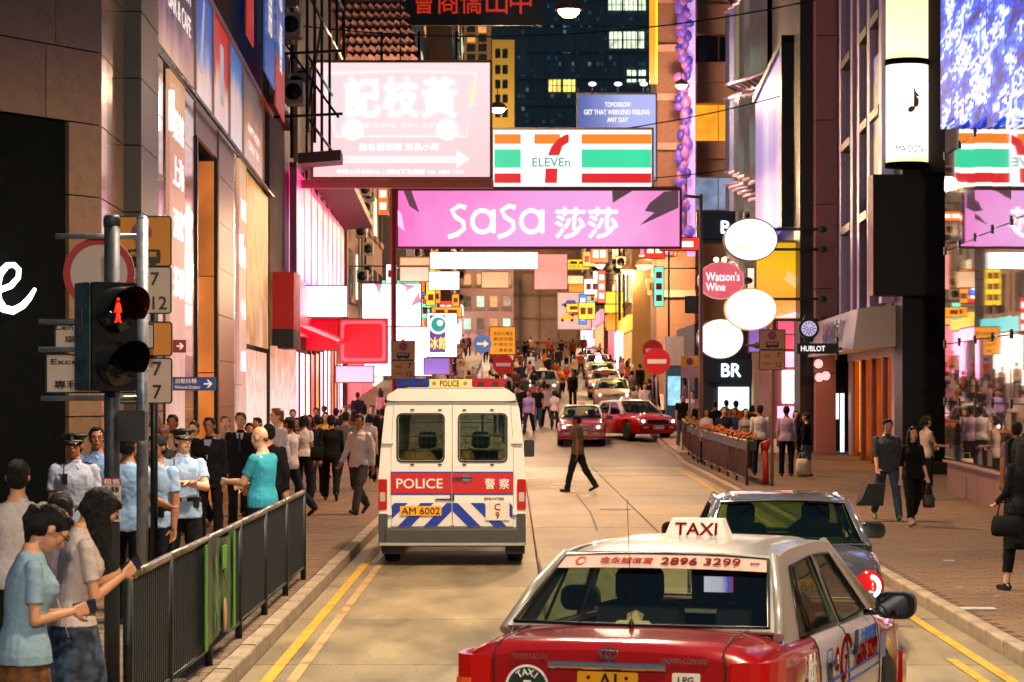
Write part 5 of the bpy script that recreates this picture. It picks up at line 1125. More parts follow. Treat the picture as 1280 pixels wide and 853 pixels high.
fpanel(sc2, 'lit_screen', grad('lilac', [(0, '#a890f0'), (.3, '#7c60d8'), (.5, '#b8a0f8'), (.6, '#f0e8ff'), (.7, '#9078e8'), (1, '#6850c8')], 1, 86, 105, .50, .12, .5, stretch=(1, 1, .15)), 1.2, 18.2, 8.0, 14.0, .5, .3); fpanel(sc2, 'frame', DKMET, .4, 1.2, 7.8, 14.3, .6, .5); fpanel(sc2, 'frame', DKMET, .4, 18.4, 14.0, 14.25, .6, .5)
# beige balcony building, facing down the street
be = thing('beige_balcony_building', 'pinkish beige building with deep balcony bands behind the hanging round signs', 'building')
a, b = P(866, 0, 137), P(930, 0, 137); MB().bb(a.x, b.x+3, 137, 150, 0, 34).build('wall', mat('wall_beige', '#b09078', .8, var=.15), be)
for k, (py0, py1) in enumerate(((-15, 8), (8, 44), (80, 130), (178, 222))):
    p0, p1 = P(870, py1, 136.4), P(922, py0, 136.4); MB().bb(p0.x, p1.x, 136, 137, p0.z, p0.z+(p1.z-p0.z)*.5).build('balcony_band', mat('band_beige', '#b89880', .8), be); MB().bb(p0.x, p1.x, 135.6, 137, p0.z+(p1.z-p0.z)*.5, p1.z).build('balcony_band', mat('band_rose', '#c09080', .8), be)
for (py0, py1, m) in ((47, 78, WDARK), (132, 176, glow('window_orange', '#ffa020', .95, .35, .8)), (223, 262, glow('window_slate', '#8898b8', .5, .6, 1))):
    for (x0, x1) in ((870, 897), (899, 918)): p0, p1 = P(x0, py1, 136.8), P(x1, py0, 136.8); MB().bb(p0.x, p1.x, 136.7, 137, p0.z, p1.z).build('window', m, be)
ps2 = thing('sculpted_purple_sign', 'tall purple knobbly sign edge running up beside the beige building', 'sign')
for k in range(64):
    p0 = P(854+random.uniform(-6, 7), 305-k*5.2, 128); MB().ell(p0, (.14+random.random()*.2, .25, .16+random.random()*.26), 7, 5).build('lit_knob', [mat('purple_lit', '#50307c', .5, emit='#9060d0', es=.42), mat('purple_rose', '#804878', .5, emit='#c070b0', es=.40), mat('purple_deep', '#30206c', .5, emit='#5848b8', es=.40)][k % 3], ps2)
p0, p1 = P(860, 320, 128.5), P(869, -30, 128.5); MB().bb(p0.x, p1.x, 128.4, 129, p0.z, p1.z).build('lit_edge', mat('lilac_edge', '#8870a0', .5, emit='#d8a0f0', es=.6), ps2)
pc = thing('cream_pillar_building', 'narrow cream building between the purple sign and the yellow neon', 'building')
p0, p1 = P(820, 0, 131), P(868, 0, 131); MB().bb(p0.x, p1.x, 130.5, 136, 0, 30).build('wall', mat('wall_cream', '#8a6450', .8, var=.2), pc)
for k in range(9): z = 7+k*2.5; MB().bb(p0.x-.1, p1.x, 130.2, 130.6, z, z+.35).build('ledge', mat('band_rose', '#c09080'), pc)
yn = thing('yellow_neon_strip', 'upright amber neon strip at the edge of the dark tower', 'sign'); p0, p1 = P(812, 105, 126), P(822, -20, 126); MB().bb(p0.x, p0.x+.28, 125.8, 126.2, p0.z, p1.z).build('lit_tube', glow('amber_neon', '#ff9818', 1.0, .1), yn); MB().bb(p0.x+.3, p1.x, 125.9, 126.2, p0.z, p1.z).build('lit_tube', glow('yellow_neon', '#ffe020', 1.0, .1), yn)
block('row_building', 'ochre shop building on the east side of the hill behind the no-entry signs', 5.9+.6, 14, 138, 172, 16, FARP[1], 1, 6, 3, .7)
block('row_building', 'brown shop building high on the east side with amber windows', 6.2, 14, 172.2, 228, 19, FARP[3], 1, 7, 3, .7)
# low shop facing down the street (letters BR)
br = thing('corner_shop', 'dark blue corner shop with white letters BR on its fascia', 'shop'); p0, p1 = P(868, 405, 101), P(962, 560, 101)
MB().bb(p0.x, p1.x, 101, 112, 0, p0.z).build('wall', mat('shop_navy', '#0a1c2c', .5), br)
p2, p3 = P(884, 478, 100.9), P(938, 448, 100.9); MB().bb(p2.x, p3.x, 100.7, 101, p2.z, p3.z).build('fascia', mat('fascia_navy', '#0a2434', .4), br); text('BR', .5, glow('cyan_white', '#e8ffff', 2, 0), br, P(914, 463, 100.65), w=.75, bold=.05, ext=.03)
p2, p3 = P(898, 520, 100.9), P(936, 484, 100.9); MB().bb(p2.x, p3.x, 100.8, 101, p2.z, p3.z).build('shop_window', glow('shop_teal', '#d8fff8', 1.2, .2, 1), br); p2, p3 = P(940, 560, 100.8), P(968, 395, 100.8); MB().bb(p2.x, p3.x, 100.2, 101, 0, p3.z).build('cream_pillar', mat('pillar_cream', '#b8a084', .7), br)
p2, p3 = P(870, 305, 118), P(918, 265, 118); up_ = thing('navy_sign', 'navy fascia sign with a white letter B behind the top round sign', 'sign'); MB().bb(p2.x, p3.x, 117.5, 118, p2.z, p3.z).build('panel', mat('fascia_navy', '#0a2434'), up_); text('B', .55, MATS['glow_cyan_white'], up_, P(907, 284, 117.4), w=.4, bold=.05)
up_['label'] = 'navy fascia sign with a white letter B behind the top round sign'
# bright shop beside the people, east side
bs = thing('bright_shop', 'bright white and pink shopfront behind the talking group', 'shop'); p0, p1 = P(966, 400, 92), P(1022, 600, 92)
MB().bb(p0.x, p1.x+1, 92, 97, 0, 6).build('wall', mat('wall_rosewood', '#6a3028', .6), bs)
for (x0, x1, y0, y1, m) in ((978, 1016, 463, 504, 'shop_white'), (972, 1016, 508, 540, 'shop_pink'), (966, 1018, 440, 459, 'shop_pink'), (974, 1016, 404, 436, 'shop_rose'), (974, 1016, 542, 575, 'shop_cream')):
    p2, p3 = P(x0, y1, 91.9), P(x1, y0, 91.9); MB().bb(p2.x, p3.x, 91.7, 92, max(.1, p2.z), p3.z).build('lit_panel', MATS['glow_'+m], bs)
# dark shop with screens next to the watch shop
for (x0, x1, y0, y1, nm, lab) in ((1027, 1036, 500, 530, 'shop_screen', 'small lilac display screen in the dark shop'), (1037, 1047, 492, 524, 'shop_screen', 'small pale display screen in the dark shop'), (1050, 1054, 492, 588, 'light_strip', 'upright white light strip beside the slatted door')):
    p2, p3 = P(x0, y1, 84.6), P(x1, y0, 84.6); t = thing(nm, lab, 'screen' if nm == 'shop_screen' else 'light'); MB().bb(p2.x, p3.x, 84.3, 84.6, max(.15, p2.z), p3.z).build('lit_panel', glow('lilac_screen' if x0 == 1027 else 'cool_white', '#a8a0ff' if x0 == 1027 else '#f0f0ff', 1.2, .2, 3), t); MB().bb(p2.x-.04, p3.x+.04, 84.55, 84.75, max(.13, p2.z)-.03, p3.z+.04).build('frame', DKMET, t)
sl_ = thing('slatted_door', 'black louvred door of the dark shop', 'door')
p0, p1 = P(1054, 590, 84.5), P(1063, 488, 84.5)
for k in range(22): MB().bb(p0.x, p1.x, 84.3, 84.5, .25+k*.1, .30+k*.1).build('slat', DKMET, sl_)
dk = thing('dark_shop', 'dark recessed shop between the granite pillar and the watch shop', 'shop'); p0, p1 = P(1016, 0, 85), P(1070, 0, 85); MB().bb(p0.x, p1.x, 85, 86, 0, 5).build('wall', mat('wall_darkred', '#2a1418', .5, var=.3), dk)
lc = thing('arrow_sign', 'small black sign with a white diamond arrow in the dark shop', 'sign'); p0 = P(1029, 488, 84.2); MB().cbox(p0, (.7, .1, .62), .03).build('panel', BLACK, lc); MB().tube([p0+Vector((.15, -.08, .22)), p0+Vector((-.14, -.08, 0)), p0+Vector((.15, -.08, -.22))], .035, 6).build('lit_arrow', MATS['glow_cyan_white'], lc)
for i, (px, py) in enumerate(((1023, 455), (1032, 470), (1024, 472))):
    t = thing('round_wall_lamp', ['upper round red-rimmed lamp under the canopy end', 'middle round red-rimmed lamp under the canopy end', 'lowest round red-rimmed lamp under the canopy end'][i], 'lamp', P(px, py, 83.2), group='round lamps by the dark shop'); MB().ell((0, 0, 0), (.16, .1, .16), 14, 8).build('lit_globe', glow('globe_pink', '#ffc0b8', .9, .2, 6), t); MB().lathe([(.14, -.03), (.19, -.03), (.19, .03), (.14, .03), (.14, -.03)], n=18, M=Matrix.Rotation(R(90), 3, 'X')).build('rim', mat('rim_red', '#8a1c14', .4), t)
# mirror glass wall, nearest on the east side
gw = thing('mirror_glass_wall', 'tall wall of mirror glass panels on a granite base reflecting the signs', 'building')
MIR = mat('mirror_glass', '#ecebf0', .02, .98, var=.0, bump=.03, bscale=.7)
J0 = Vector((9.13, 53.7, 0)); DJ = Vector((-.053, -1, 0)).normalized(); NJ = Vector((DJ.y, -DJ.x, 0)); FJ = lambda t, h, o=0.: J0 + DJ*t + NJ*o + Vector((0, 0, h))
if NJ.x > 0: NJ = -NJ
prism([FJ(0, 0, -.35), FJ(40, 0, -.35), (26, 14, 0), (26, 53.7, 0)], 0, 22).build('wall', mat('wall_black', '#08090c'), gw)
for k in range(16): fpanel(gw, 'granite_base', mat('granite_base', '#7a5a50', .35, var=.2, scale=20, rnd=.1), k*2.45, k*2.45+2.44, .1, .78, .0, .35, fa=FJ)
for k in range(16): fpanel(gw, 'base_cap', mat('granite_cap', '#9a7c70', .3, var=.2, scale=20), k*2.45, k*2.45+2.44, .78, .84, .10, .42, fa=FJ)
hz = [.86, 2.05, 3.25, 5.2, 7.2, 9.3, 11.4, 13.5]
for k in range(16):
    for (h0, h1) in zip(hz, hz[1:]):
        if k > 9 and h0 > 8: continue
        o = fpanel(gw, 'glass_panel', MIR, k*2.45, k*2.45+2.45, h0, h1, 0, .02, fa=FJ, gap=.012)
        c = FJ(k*2.45+1.2, (h0+h1)/2, 0); rr_ = Matrix.Rotation(R(2.18 + random.uniform(-.18, .18)), 4, 'Z') @ Matrix.Rotation(R(random.uniform(-.12, .12)), 4, 'Y')
        o.data.transform(Matrix.Translation(c) @ rr_ @ Matrix.Translation(-c))
for k in range(9):
    for h in hz[1:7]: c = FJ(k*2.45, h, .04); MB().box(c, (.06, .1, .16)).build('glass_clamp', BLK, gw)
# glowing panels that stand in for a blue reflection in the glass
vb = thing('reflection_band', 'band of glowing panels imitating a blue and white reflection on the mirror glass wall', 'screen')
vm = mat('painted_reflection', '#101018', .5, var=0)
N_, L_ = vm.node_tree.nodes, vm.node_tree.links; bs_ = N_['Principled BSDF']; tc_ = N_.new('ShaderNodeTexCoord'); sn_ = N_.new('ShaderNodeVectorMath'); sn_.operation = 'SNAP'; sn_.inputs[1].default_value = (.2, .30, .06)   # coarse cells break up the painted reflection
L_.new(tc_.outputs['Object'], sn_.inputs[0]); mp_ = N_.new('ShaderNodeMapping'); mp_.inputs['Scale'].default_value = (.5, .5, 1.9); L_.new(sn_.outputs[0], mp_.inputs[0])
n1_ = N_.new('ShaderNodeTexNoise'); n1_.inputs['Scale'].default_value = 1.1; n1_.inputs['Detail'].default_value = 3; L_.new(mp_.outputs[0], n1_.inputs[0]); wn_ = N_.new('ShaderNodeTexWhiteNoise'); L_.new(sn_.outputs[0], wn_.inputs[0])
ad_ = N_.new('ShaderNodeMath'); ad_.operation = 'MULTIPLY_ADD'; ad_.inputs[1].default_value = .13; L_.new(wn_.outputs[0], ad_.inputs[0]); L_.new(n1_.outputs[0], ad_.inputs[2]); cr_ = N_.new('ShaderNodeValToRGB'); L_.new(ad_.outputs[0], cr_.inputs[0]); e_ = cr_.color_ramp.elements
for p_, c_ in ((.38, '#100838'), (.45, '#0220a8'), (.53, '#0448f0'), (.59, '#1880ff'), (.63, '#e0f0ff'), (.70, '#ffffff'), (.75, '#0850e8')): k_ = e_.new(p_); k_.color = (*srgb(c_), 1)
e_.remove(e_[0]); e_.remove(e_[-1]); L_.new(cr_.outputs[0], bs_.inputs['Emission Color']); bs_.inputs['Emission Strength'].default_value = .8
for k in range(8): fpanel(vb, 'reflection_panel', vm, k*2.45, k*2.45+2.42, 7.75-.25*k, 12.5, .14, .06, fa=FJ)

# pipes, air conditioners and small projecting signs that crowd the facades
ACM = mat('ac_pale', '#8c8478', .6, var=.2)
def clutter(par, x, y0, y1, z0, z1, sg, n, seed):
    r_ = random.Random(seed)
    for k in range(n):
        yy, zz = r_.uniform(y0, y1), r_.uniform(z0, z1); b = MB().cbox((x+sg*.3, yy, zz), (.5, .85, .6), .04).build('air_conditioner', ACM, par); MB().lathe([(0, 0), (.22, 0), (.22, .02), (0, .02)], (x+sg*.3, yy-.44, zz), 14, Matrix.Rotation(R(90), 3, 'X')).build('fan_grille', DKMET, b)
    for k in range(n//2):
        yy = r_.uniform(y0, y1); MB().tube([(x+sg*.1, yy, z0-1), (x+sg*.1, yy, z1+2)], .06, 6).build('drain_pipe', r_.choice((ACM, DKMET, CONCR)), par)
for o in [o for o in COL.objects if o.parent is None and o.name.startswith('row_building')]:
    c_ = o.children[0]; bb0 = [Vector(b) for b in c_.bound_box]; x0, x1, y0, y1 = min(b.x for b in bb0), max(b.x for b in bb0), min(b.y for b in bb0), max(b.y for b in bb0)
    clutter(o, x1 if x1 < 0 else x0, y0+1, y1-1, G(y0)+5, G(y0)+14, 1 if x1 < 0 else -1, 9, int(y0))
clutter(l2, -6.0, 66, 71, 9.5, 15, 1, 5, 4); clutter(zb_, 10.6, 100, 120, 6, 12, -1, 5, 9)
rs_ = random.Random(11); used = set()
for k in range(46):
    west = k % 2 == 0; Y = rs_.uniform(100, 205); hw_ = rs_.choice(('upright', 'square', 'wide')); cn_, cc_ = rs_.choice((('red', '#e82818'), ('amber', '#ff9818'), ('yellow', '#ffd030'), ('white', '#fff4e8'), ('mint green', '#80ffd0'), ('rose', '#ff80a0'), ('blue', '#4080ff'), ('orange', '#ff6820')))
    lv = rs_.choice(('low', 'middle', 'high', 'very high')); h = {'low': 4.2, 'middle': 5.6, 'high': 7.4, 'very high': 9.6}[lv] + G(Y)
    key = (west, hw_, cn_, lv)
    if key in used: continue
    used.add(key); w_, z_ = {'upright': (.5, 1.9), 'square': (1.0, 1.0), 'wide': (1.7, .6)}[hw_]; xw = (-6.1 if Y < 118 else -5.2) if west else (8.2 if Y < 138 else 5.8)
    x = xw + (1 if west else -1)*rs_.uniform(.3, 1.6); px = 640 + x*FP/Y
    if not west and px > 850: x = (850-640)/FP*Y - .6
    t = thing('projecting_sign', '%s %s lit sign at %s level projecting from the %s row of shops' % (hw_, cn_, lv, 'west' if west else 'east'), 'sign', (x, Y, h), group='small signs projecting over the uphill pavements')
    MB().bb(-w_/2, w_/2, -.08, .08, -z_/2, z_/2).build('sign_box', DKMET, t); MB().bb(-w_/2+.04, w_/2-.04, -.10, -.08, -z_/2+.04, z_/2-.04).build('lit_panel', glow('small_%s' % cn_, cc_, 1.0 if cn_ != 'white' else 1.6, .25, 1.5), t)
    for q in range(3 if hw_ == 'upright' else 2):
        MB().bb(*((-w_*.28, w_*.28, -.112, -.10, z_*(.28-.28*q)-z_*.08, z_*(.28-.28*q)+z_*.08) if hw_ == 'upright' else (-w_*.36+q*w_*.4, -w_*.36+q*w_*.4+w_*.3, -.112, -.10, -z_*.2, z_*.2))).build('printed_block', glow('print_contrast', '#fff0d8', 1.3) if cn_ in ('red', 'blue', 'orange', 'rose') else mat('print_dark', '#7a1c14', .5), t)
    MB().tube([(0, 0, z_/2-.1), ((-1 if west else 1)*1.8, 0, z_/2-.1)], .03, 5).build('bracket', DKMET, t)
# cables slung across the street
for i, (y_, xa, xb, za, zb2, sag, lab) in enumerate(((58, -6.3, 9.6, 13, 12.2, .7, 'cable slung across the road before the gantry'), (72, -6.6, 10, 12.6, 13.6, .8, 'cable crossing above the pale pink sign'), (88, -7, 10, 11.2, 12.6, .9, 'cable crossing behind the convenience store sign'), (106, -7.4, 9, 12.2, 11.4, .8, 'cable crossing before the blue billboard'))):
    o = MB().tube([(xa+(xb-xa)*t/12, y_, za+(zb2-za)*t/12 - sag*4*(t/12)*(1-t/12)) for t in range(13)], .022, 5).build('overhead_cable', DKMET); tag(o, 'black ' + lab, 'cable', 'cables over the street')
# a narrower pair of blocks in front of the netted building
for (px0, px1, py, Y, m, lab, nm) in ((560, 642, 372, 218, 'plaster_rose', 'rose building with green-lit windows left of the netted building', 0), (742, 800, 350, 214, 'plaster_ochre', 'ochre tenement with lit windows right of the car poster', 1)):
    t = thing('tenement', lab, 'building'); a, b = P(px0, py, Y), P(px1, 470, Y); MB().bb(a.x, b.x, Y, Y+8, 0, a.z+3).build('wall', MATS[m], t)
    for r2 in range(5):
        for c2 in range(5):
            x = a.x+(b.x-a.x)*(c2+.2)/5; z = a.z+2-r2*1.9; f = MB().bb(x, x+(b.x-a.x)*.11, Y-.15, Y, z-.9, z).build('window', WLIT[(r2*c2+nm) % 3] if (r2+2*c2) % 3 else WDARK, t); MB().bb(x-.1, x+(b.x-a.x)*.11+.1, Y-.4, Y, z-1.1, z-.92).build('sill', CONCR, f)
# ================================================================= hanging signs
SF = mat('sign_frame_tan', '#8a6a44', .5, .3)
def board(name, label, x0, x1, y0, y1, Y, m, depth=.3, frame=SF, cat='sign', group=None, fw=.06, rim=True, parts='lit_panel'):
    c = P((x0+x1)/2, (y0+y1)/2, Y); w, h = (x1-x0)/FP*Y, (y1-y0)/FP*Y
    t = thing(name, label, cat, c, group=group)
    MB().bb(-w/2, w/2, .0, depth, -h/2, h/2).build('sign_box', frame, t)
    MB().bb(-w/2+fw*.3, w/2-fw*.3, -.01, .0, -h/2+fw*.3, h/2-fw*.3).build(parts, m, t)
    if rim:
        MB().poly([(-w/2-fw, -h/2-fw), (w/2+fw, -h/2-fw), (w/2+fw, h/2+fw), (-w/2-fw, h/2+fw)], [[(-w/2+.01, -h/2+.01), (w/2-.01, -h/2+.01), (w/2-.01, h/2-.01), (-w/2+.01, h/2-.01)]], lambda a, b: (a, -.04, b), .10).build('frame', frame, t)
    L = lambda px, py, d=0.: Vector(((px-(x0+x1)/2)/FP*Y, -.012-d, -(py-(y0+y1)/2)/FP*Y))
    k = Y/FP
    return t, L, k
WGL = glow('letter_white', '#fff6f6', 1.0, 0); PALE = glow('letter_pale', '#fff0f0', .80, 0)
# pale pink sign
t, L, k = board('restaurant_sign', 'large pale pink lightbox with three big white characters and an arrow', 391, 613, 78, 222, 74, grad('pale_pink', [(0, '#ffc0c4'), (.5, '#ffcacc'), (1, '#ffd2d6')], 2, -1.7, 1.7, .92, .05, .6), .5)
MB().poly([L(397, 89).xz, L(597, 92).xz, L(578, 172).xz, L(420, 172).xz], (), lambda a, b: (a, -.02, b), .01).build('grey_ground', mat('pale_grey_lit', '#c0a8a8', .4, emit='#e8d4d8', es=.80), t)
def stroke(pts, r, m, nm, d=.03, par=None, Lf=None): return MB().tube([(Lf or L)(a, b, d) for a, b in pts], r, 6).build(nm, m, par or t)
stroke([(404, 92), (500, 89), (596, 91), (583, 171), (418, 171), (404, 92)], 1.2*k, PALE, 'outline')
for ch, px in (('記', 453), ('枝', 501), ('黃', 549)): text(ch, 48*k, WGL, t, L(px, 122, .02), w=42*k, bold=.035, ext=.03)
for px in (441, 559): MB().lathe([(0, 0), (13*k, 0), (13*k, .03), (0, .03)], L(px, 163, .02), 20, Matrix.Rotation(R(90), 3, 'X')).build('cart_wheel', WGL, t)
text('W O N G  C H I  K E I', 5*k, PALE, t, L(500, 157, .03), w=92*k, bold=.03); text('馳名雲吞麵 粥品小菜', 9*k, WGL, t, L(499, 184, .02), w=100*k, bold=.04)
MB().poly([L(a, b).xz for a, b in ((433, 195), (570, 195), (570, 187), (588, 199), (570, 211), (570, 204), (433, 204), (438, 199.5))], (), lambda a, b: (a, -.03, b), .02).build('arrow', PALE, t)
for q in (412, 421, 430): MB().poly([L(a, b).xz for a, b in ((q-4, 194), (q, 194), (q+6, 199.5), (q, 205), (q-4, 205), (q+2, 199.5))], (), lambda a, b: (a, -.03, b), .02).build('chevron', PALE, t)
text('中環士丹利街10-12號地下及閣樓 Tel: 2869 1331', 6*k, WGL, t, L(500, 215, .02), w=158*k, bold=.03)
MB().poly([L(a, b).xz for a, b in ((590, 104), (596, 104), (593, 132), (586, 132))], (), lambda a, b: (a, -.03, b), .02).build('tag', glow('tag_cream', '#ffd8b0', .9), t)
for px in (430, 500, 575): MB().tube([L(px, 76) + Vector((0, .2, 0)), L(px, 20) + Vector((0, .3, 2.5))], .02, 5).build('stay_wire', WIRE, t)
# convenience store sign
t, L, k = board('convenience_store_sign', 'white lightbox striped orange green and red with a large red figure seven', 616, 815, 162, 235, 84, glow('cvs_white', '#fffaf8', 1.0, .03), .5, mat('frame_white', '#a8a090', .5))
OR, GRN, RDD = glow('cvs_orange', '#f08018', .85, .05), glow('cvs_green', '#30d8a0', .80, .08), glow('cvs_red', '#dc1420', .8, .05)
def rect(a0, a1, b0, b1, m, nm='stripe', d=.0): p, q = L(a0, b1), L(a1, b0); return MB().bb(p.x, q.x, -.024-d, -.011, p.z, q.z).build(nm, m, t)
for (a0, a1) in ((618, 651), (727, 814)): rect(a0, a1, 168, 180, OR); rect(a0, a1, 187, 210, GRN); rect(a0, a1, 217, 229, RDD)
rect(668, 700, 168, 180, OR)
MB().poly([L(a, b).xz for a, b in ((711, 168), (711, 178), (703, 183), (699, 194.5), (685, 194.5), (689, 184), (698, 174), (706, 169))], (), lambda a, b: (a, -.045, b), .03).build('figure_seven', RDD, t)
MB().poly([L(a, b).xz for a, b in ((682, 211), (697, 211), (696, 229), (681, 229))], (), lambda a, b: (a, -.045, b), .03).build('figure_seven_foot', RDD, t)
text('ELEVEn', 11*k, mat('ink_green', '#1a9a78', .4, emit='#20b090', es=.4), t, L(689, 203, .02), w=47*k, bold=.03)
# pink banner lightbox over the road
t, L, k = board('cosmetics_sign', 'long pink lightbox spanning the road with white lettering and two characters', 497, 850, 238, 309, 78, grad('hot_pink', [(0, '#ff78c8'), (.25, '#fa98dc'), (.5, '#f2a8ec'), (.75, '#faaee8'), (1, '#f890d4')], 0, -4.5, 4.5, .74, .22, .35), .5, mat('frame_rose', '#703048', .5))
GREYP = mat('petal_grey', '#58424e', .5, emit='#8a6878', es=.25)
for pts in (((504, 238), (514, 238), (524, 266), (512, 258)), ((765, 238), (792, 238), (772, 250), (766, 254)), ((848, 238), (848, 260), (822, 272), (800, 282), (806, 276), (818, 266), (806, 264), (812, 254), (830, 240)), ((497, 262), (497, 282), (506, 290), (502, 268))):
    MB().poly([L(a, b).xz for a, b in pts], (), lambda a, b: (a, -.022, b), .01).build('petal', GREYP if pts[0][0] > 503 and pts[0][0] != 497 else glow('petal_pink', '#f8b8f0', 1), t)
def bigS(cx, cy, s_, r):
    stroke([(cx+9*s_, cy-11*s_), (cx+2*s_, cy-13*s_), (cx-6*s_, cy-8*s_), (cx-2*s_, cy-1*s_), (cx+6*s_, cy+4*s_), (cx+7*s_, cy+11*s_), (cx, cy+17*s_), (cx-10*s_, cy+20*s_)], r, WGL, 'letter', .06)
def bigA(cx, cy, s_, r):
    pts = [(cx+12*s_*math.cos(R(a)), cy+13*s_*math.sin(R(a))) for a in range(0, 361, 20)]; stroke(pts, r, WGL, 'letter', .06); stroke([(cx+13*s_, cy-14*s_), (cx+13*s_, cy+14*s_)], r, WGL, 'letter_stem', .06)
bigS(572, 273, 1.18, 3.2*k); bigA(603, 277, 1.05, 3.2*k); bigS(634, 273, 1.18, 3.2*k); bigA(664, 277, 1.05, 3.2*k)
text('莎莎', 38*k, WGL, t, L(733, 279, .03), w=78*k, bold=.04, ext=.04)
MB().bb(L(497, 0).x, L(850, 0).x, .1, .3, L(0, 238).z+.02, L(0, 238).z+.12).build('top_rail', SF, t)
# truss holding the signs
tr = thing('sign_gantry', 'pinkish steel beam across the street carrying the pale pink sign', 'gantry')
p0, p1 = P(336, 230, 75), P(617, 230, 75); MB().bb(p0.x, p1.x, 75, 75.25, p0.z-.12, p0.z+.12).build('beam', mat('beam_rose', '#b07a6c', .5), tr)
for i in range(6): x = p0.x+(p1.x-p0.x)*i/6; MB().tube([(x, 75.1, p0.z), (x, 75.3, p0.z+4.5)], .04, 6).build('hanger', DKMET, tr)
pp = P(491, 0, 76); pt = thing('rust_red_pole', 'rust-red steel pole at the west end of the pink sign', 'pole'); MB().tube([(pp.x, 76.5, .1), (pp.x, 76.5, Z_(225, 76.5))], .085, 10).build('shaft', mat('rust_red', '#8a3020', .55, var=.2), pt); MB().lathe([(.16, 0), (.16, .12), (.09, .16)], (pp.x, 76.5, .1)).build('base_plate', STEEL, pt)
# blue billboard
t, L, k = board('blue_billboard', 'blue billboard with three lines of white capitals and lamps above it', 722, 820, 118, 225, 110, grad('blue_ad', [(0, '#3858a0'), (.35, '#7888c8'), (.6, '#a8b0e8'), (1, '#b0b8f0')], 0, -1.7, 1.7, .8, .08, .5), .4, GREYM, 'billboard')
for i, (s_, px, w_) in enumerate((('TOMORROW', 772, 32), ('GET THAT WEEKEND FEELING', 771, 82), ('ANY DAY', 772, 26))): text(s_, 6*k, WGL, t, L(px, 131+i*9.5, .02), w=w_*k, bold=.03)
for px in (740, 772, 804): 
    MB().tube([L(px, 118), L(px, 108)+Vector((0, -.5, 0))], .03, 6).build('lamp_arm', GREYM, t); MB().ell(L(px, 107)+Vector((0, -.5, 0)), (.18, .12, .10), 10, 6).build('lit_lamp', WGL, t)
# red characters at the top
t, L, k = board('red_character_sign', 'dark hanging sign with red outlined characters at the top of the view', 500, 676, -40, 30, 92, mat('sign_greenblack', '#0a1614', .5, var=.2), .4, mat('frame_greenblack', '#101a18', .6))
for ch, px in (('會', 530), ('商', 560), ('僑', 589), ('山', 621), ('中', 651)): text(ch, 31*k, glow('neon_red', '#d83018', .5, .15), t, L(px, 2, .03), w=27*k, bold=.01, ext=.05)
# yellow drawn billboard east side
t, L, k = board('yellow_billboard', 'yellow and orange illustrated billboard behind the white round signs', 945, 1018, 303, 399, 85.5, grad('yellow_ad', [(0, '#ffb070'), (.25, '#ff9a30'), (.5, '#f0a828'), (.7, '#e8b000'), (1, '#d8a000')], 2, -1.2, 1.2, .9, .1, .7), .15, SF, 'billboard')
MB().poly([L(a, b).xz for a, b in ((980, 350), (1010, 372), (1017, 378), (1017, 366), (1000, 350), (985, 338))], (), lambda a, b: (a, -.02, b), .01).build('drawn_band', glow('orange_pale', '#ffc070', .9), t)
MB().poly([L(a, b).xz for a, b in ((968, 397), (1017, 384), (1017, 397))], (), lambda a, b: (a, -.02, b), .01).build('drawn_corner', glow('pink_pale', '#ffd8e0', 1), t)
t, L, k = board('peach_billboard', 'peach coloured slanting billboard panel behind the round wine sign', 934, 967, 335, 395, 86, grad('peach', [(0, '#ff9a50'), (.5, '#ffd0a8'), (1, '#ffe8e0')], 2, -.8, .8, .9, .2, 1), .15, SF, 'billboard')
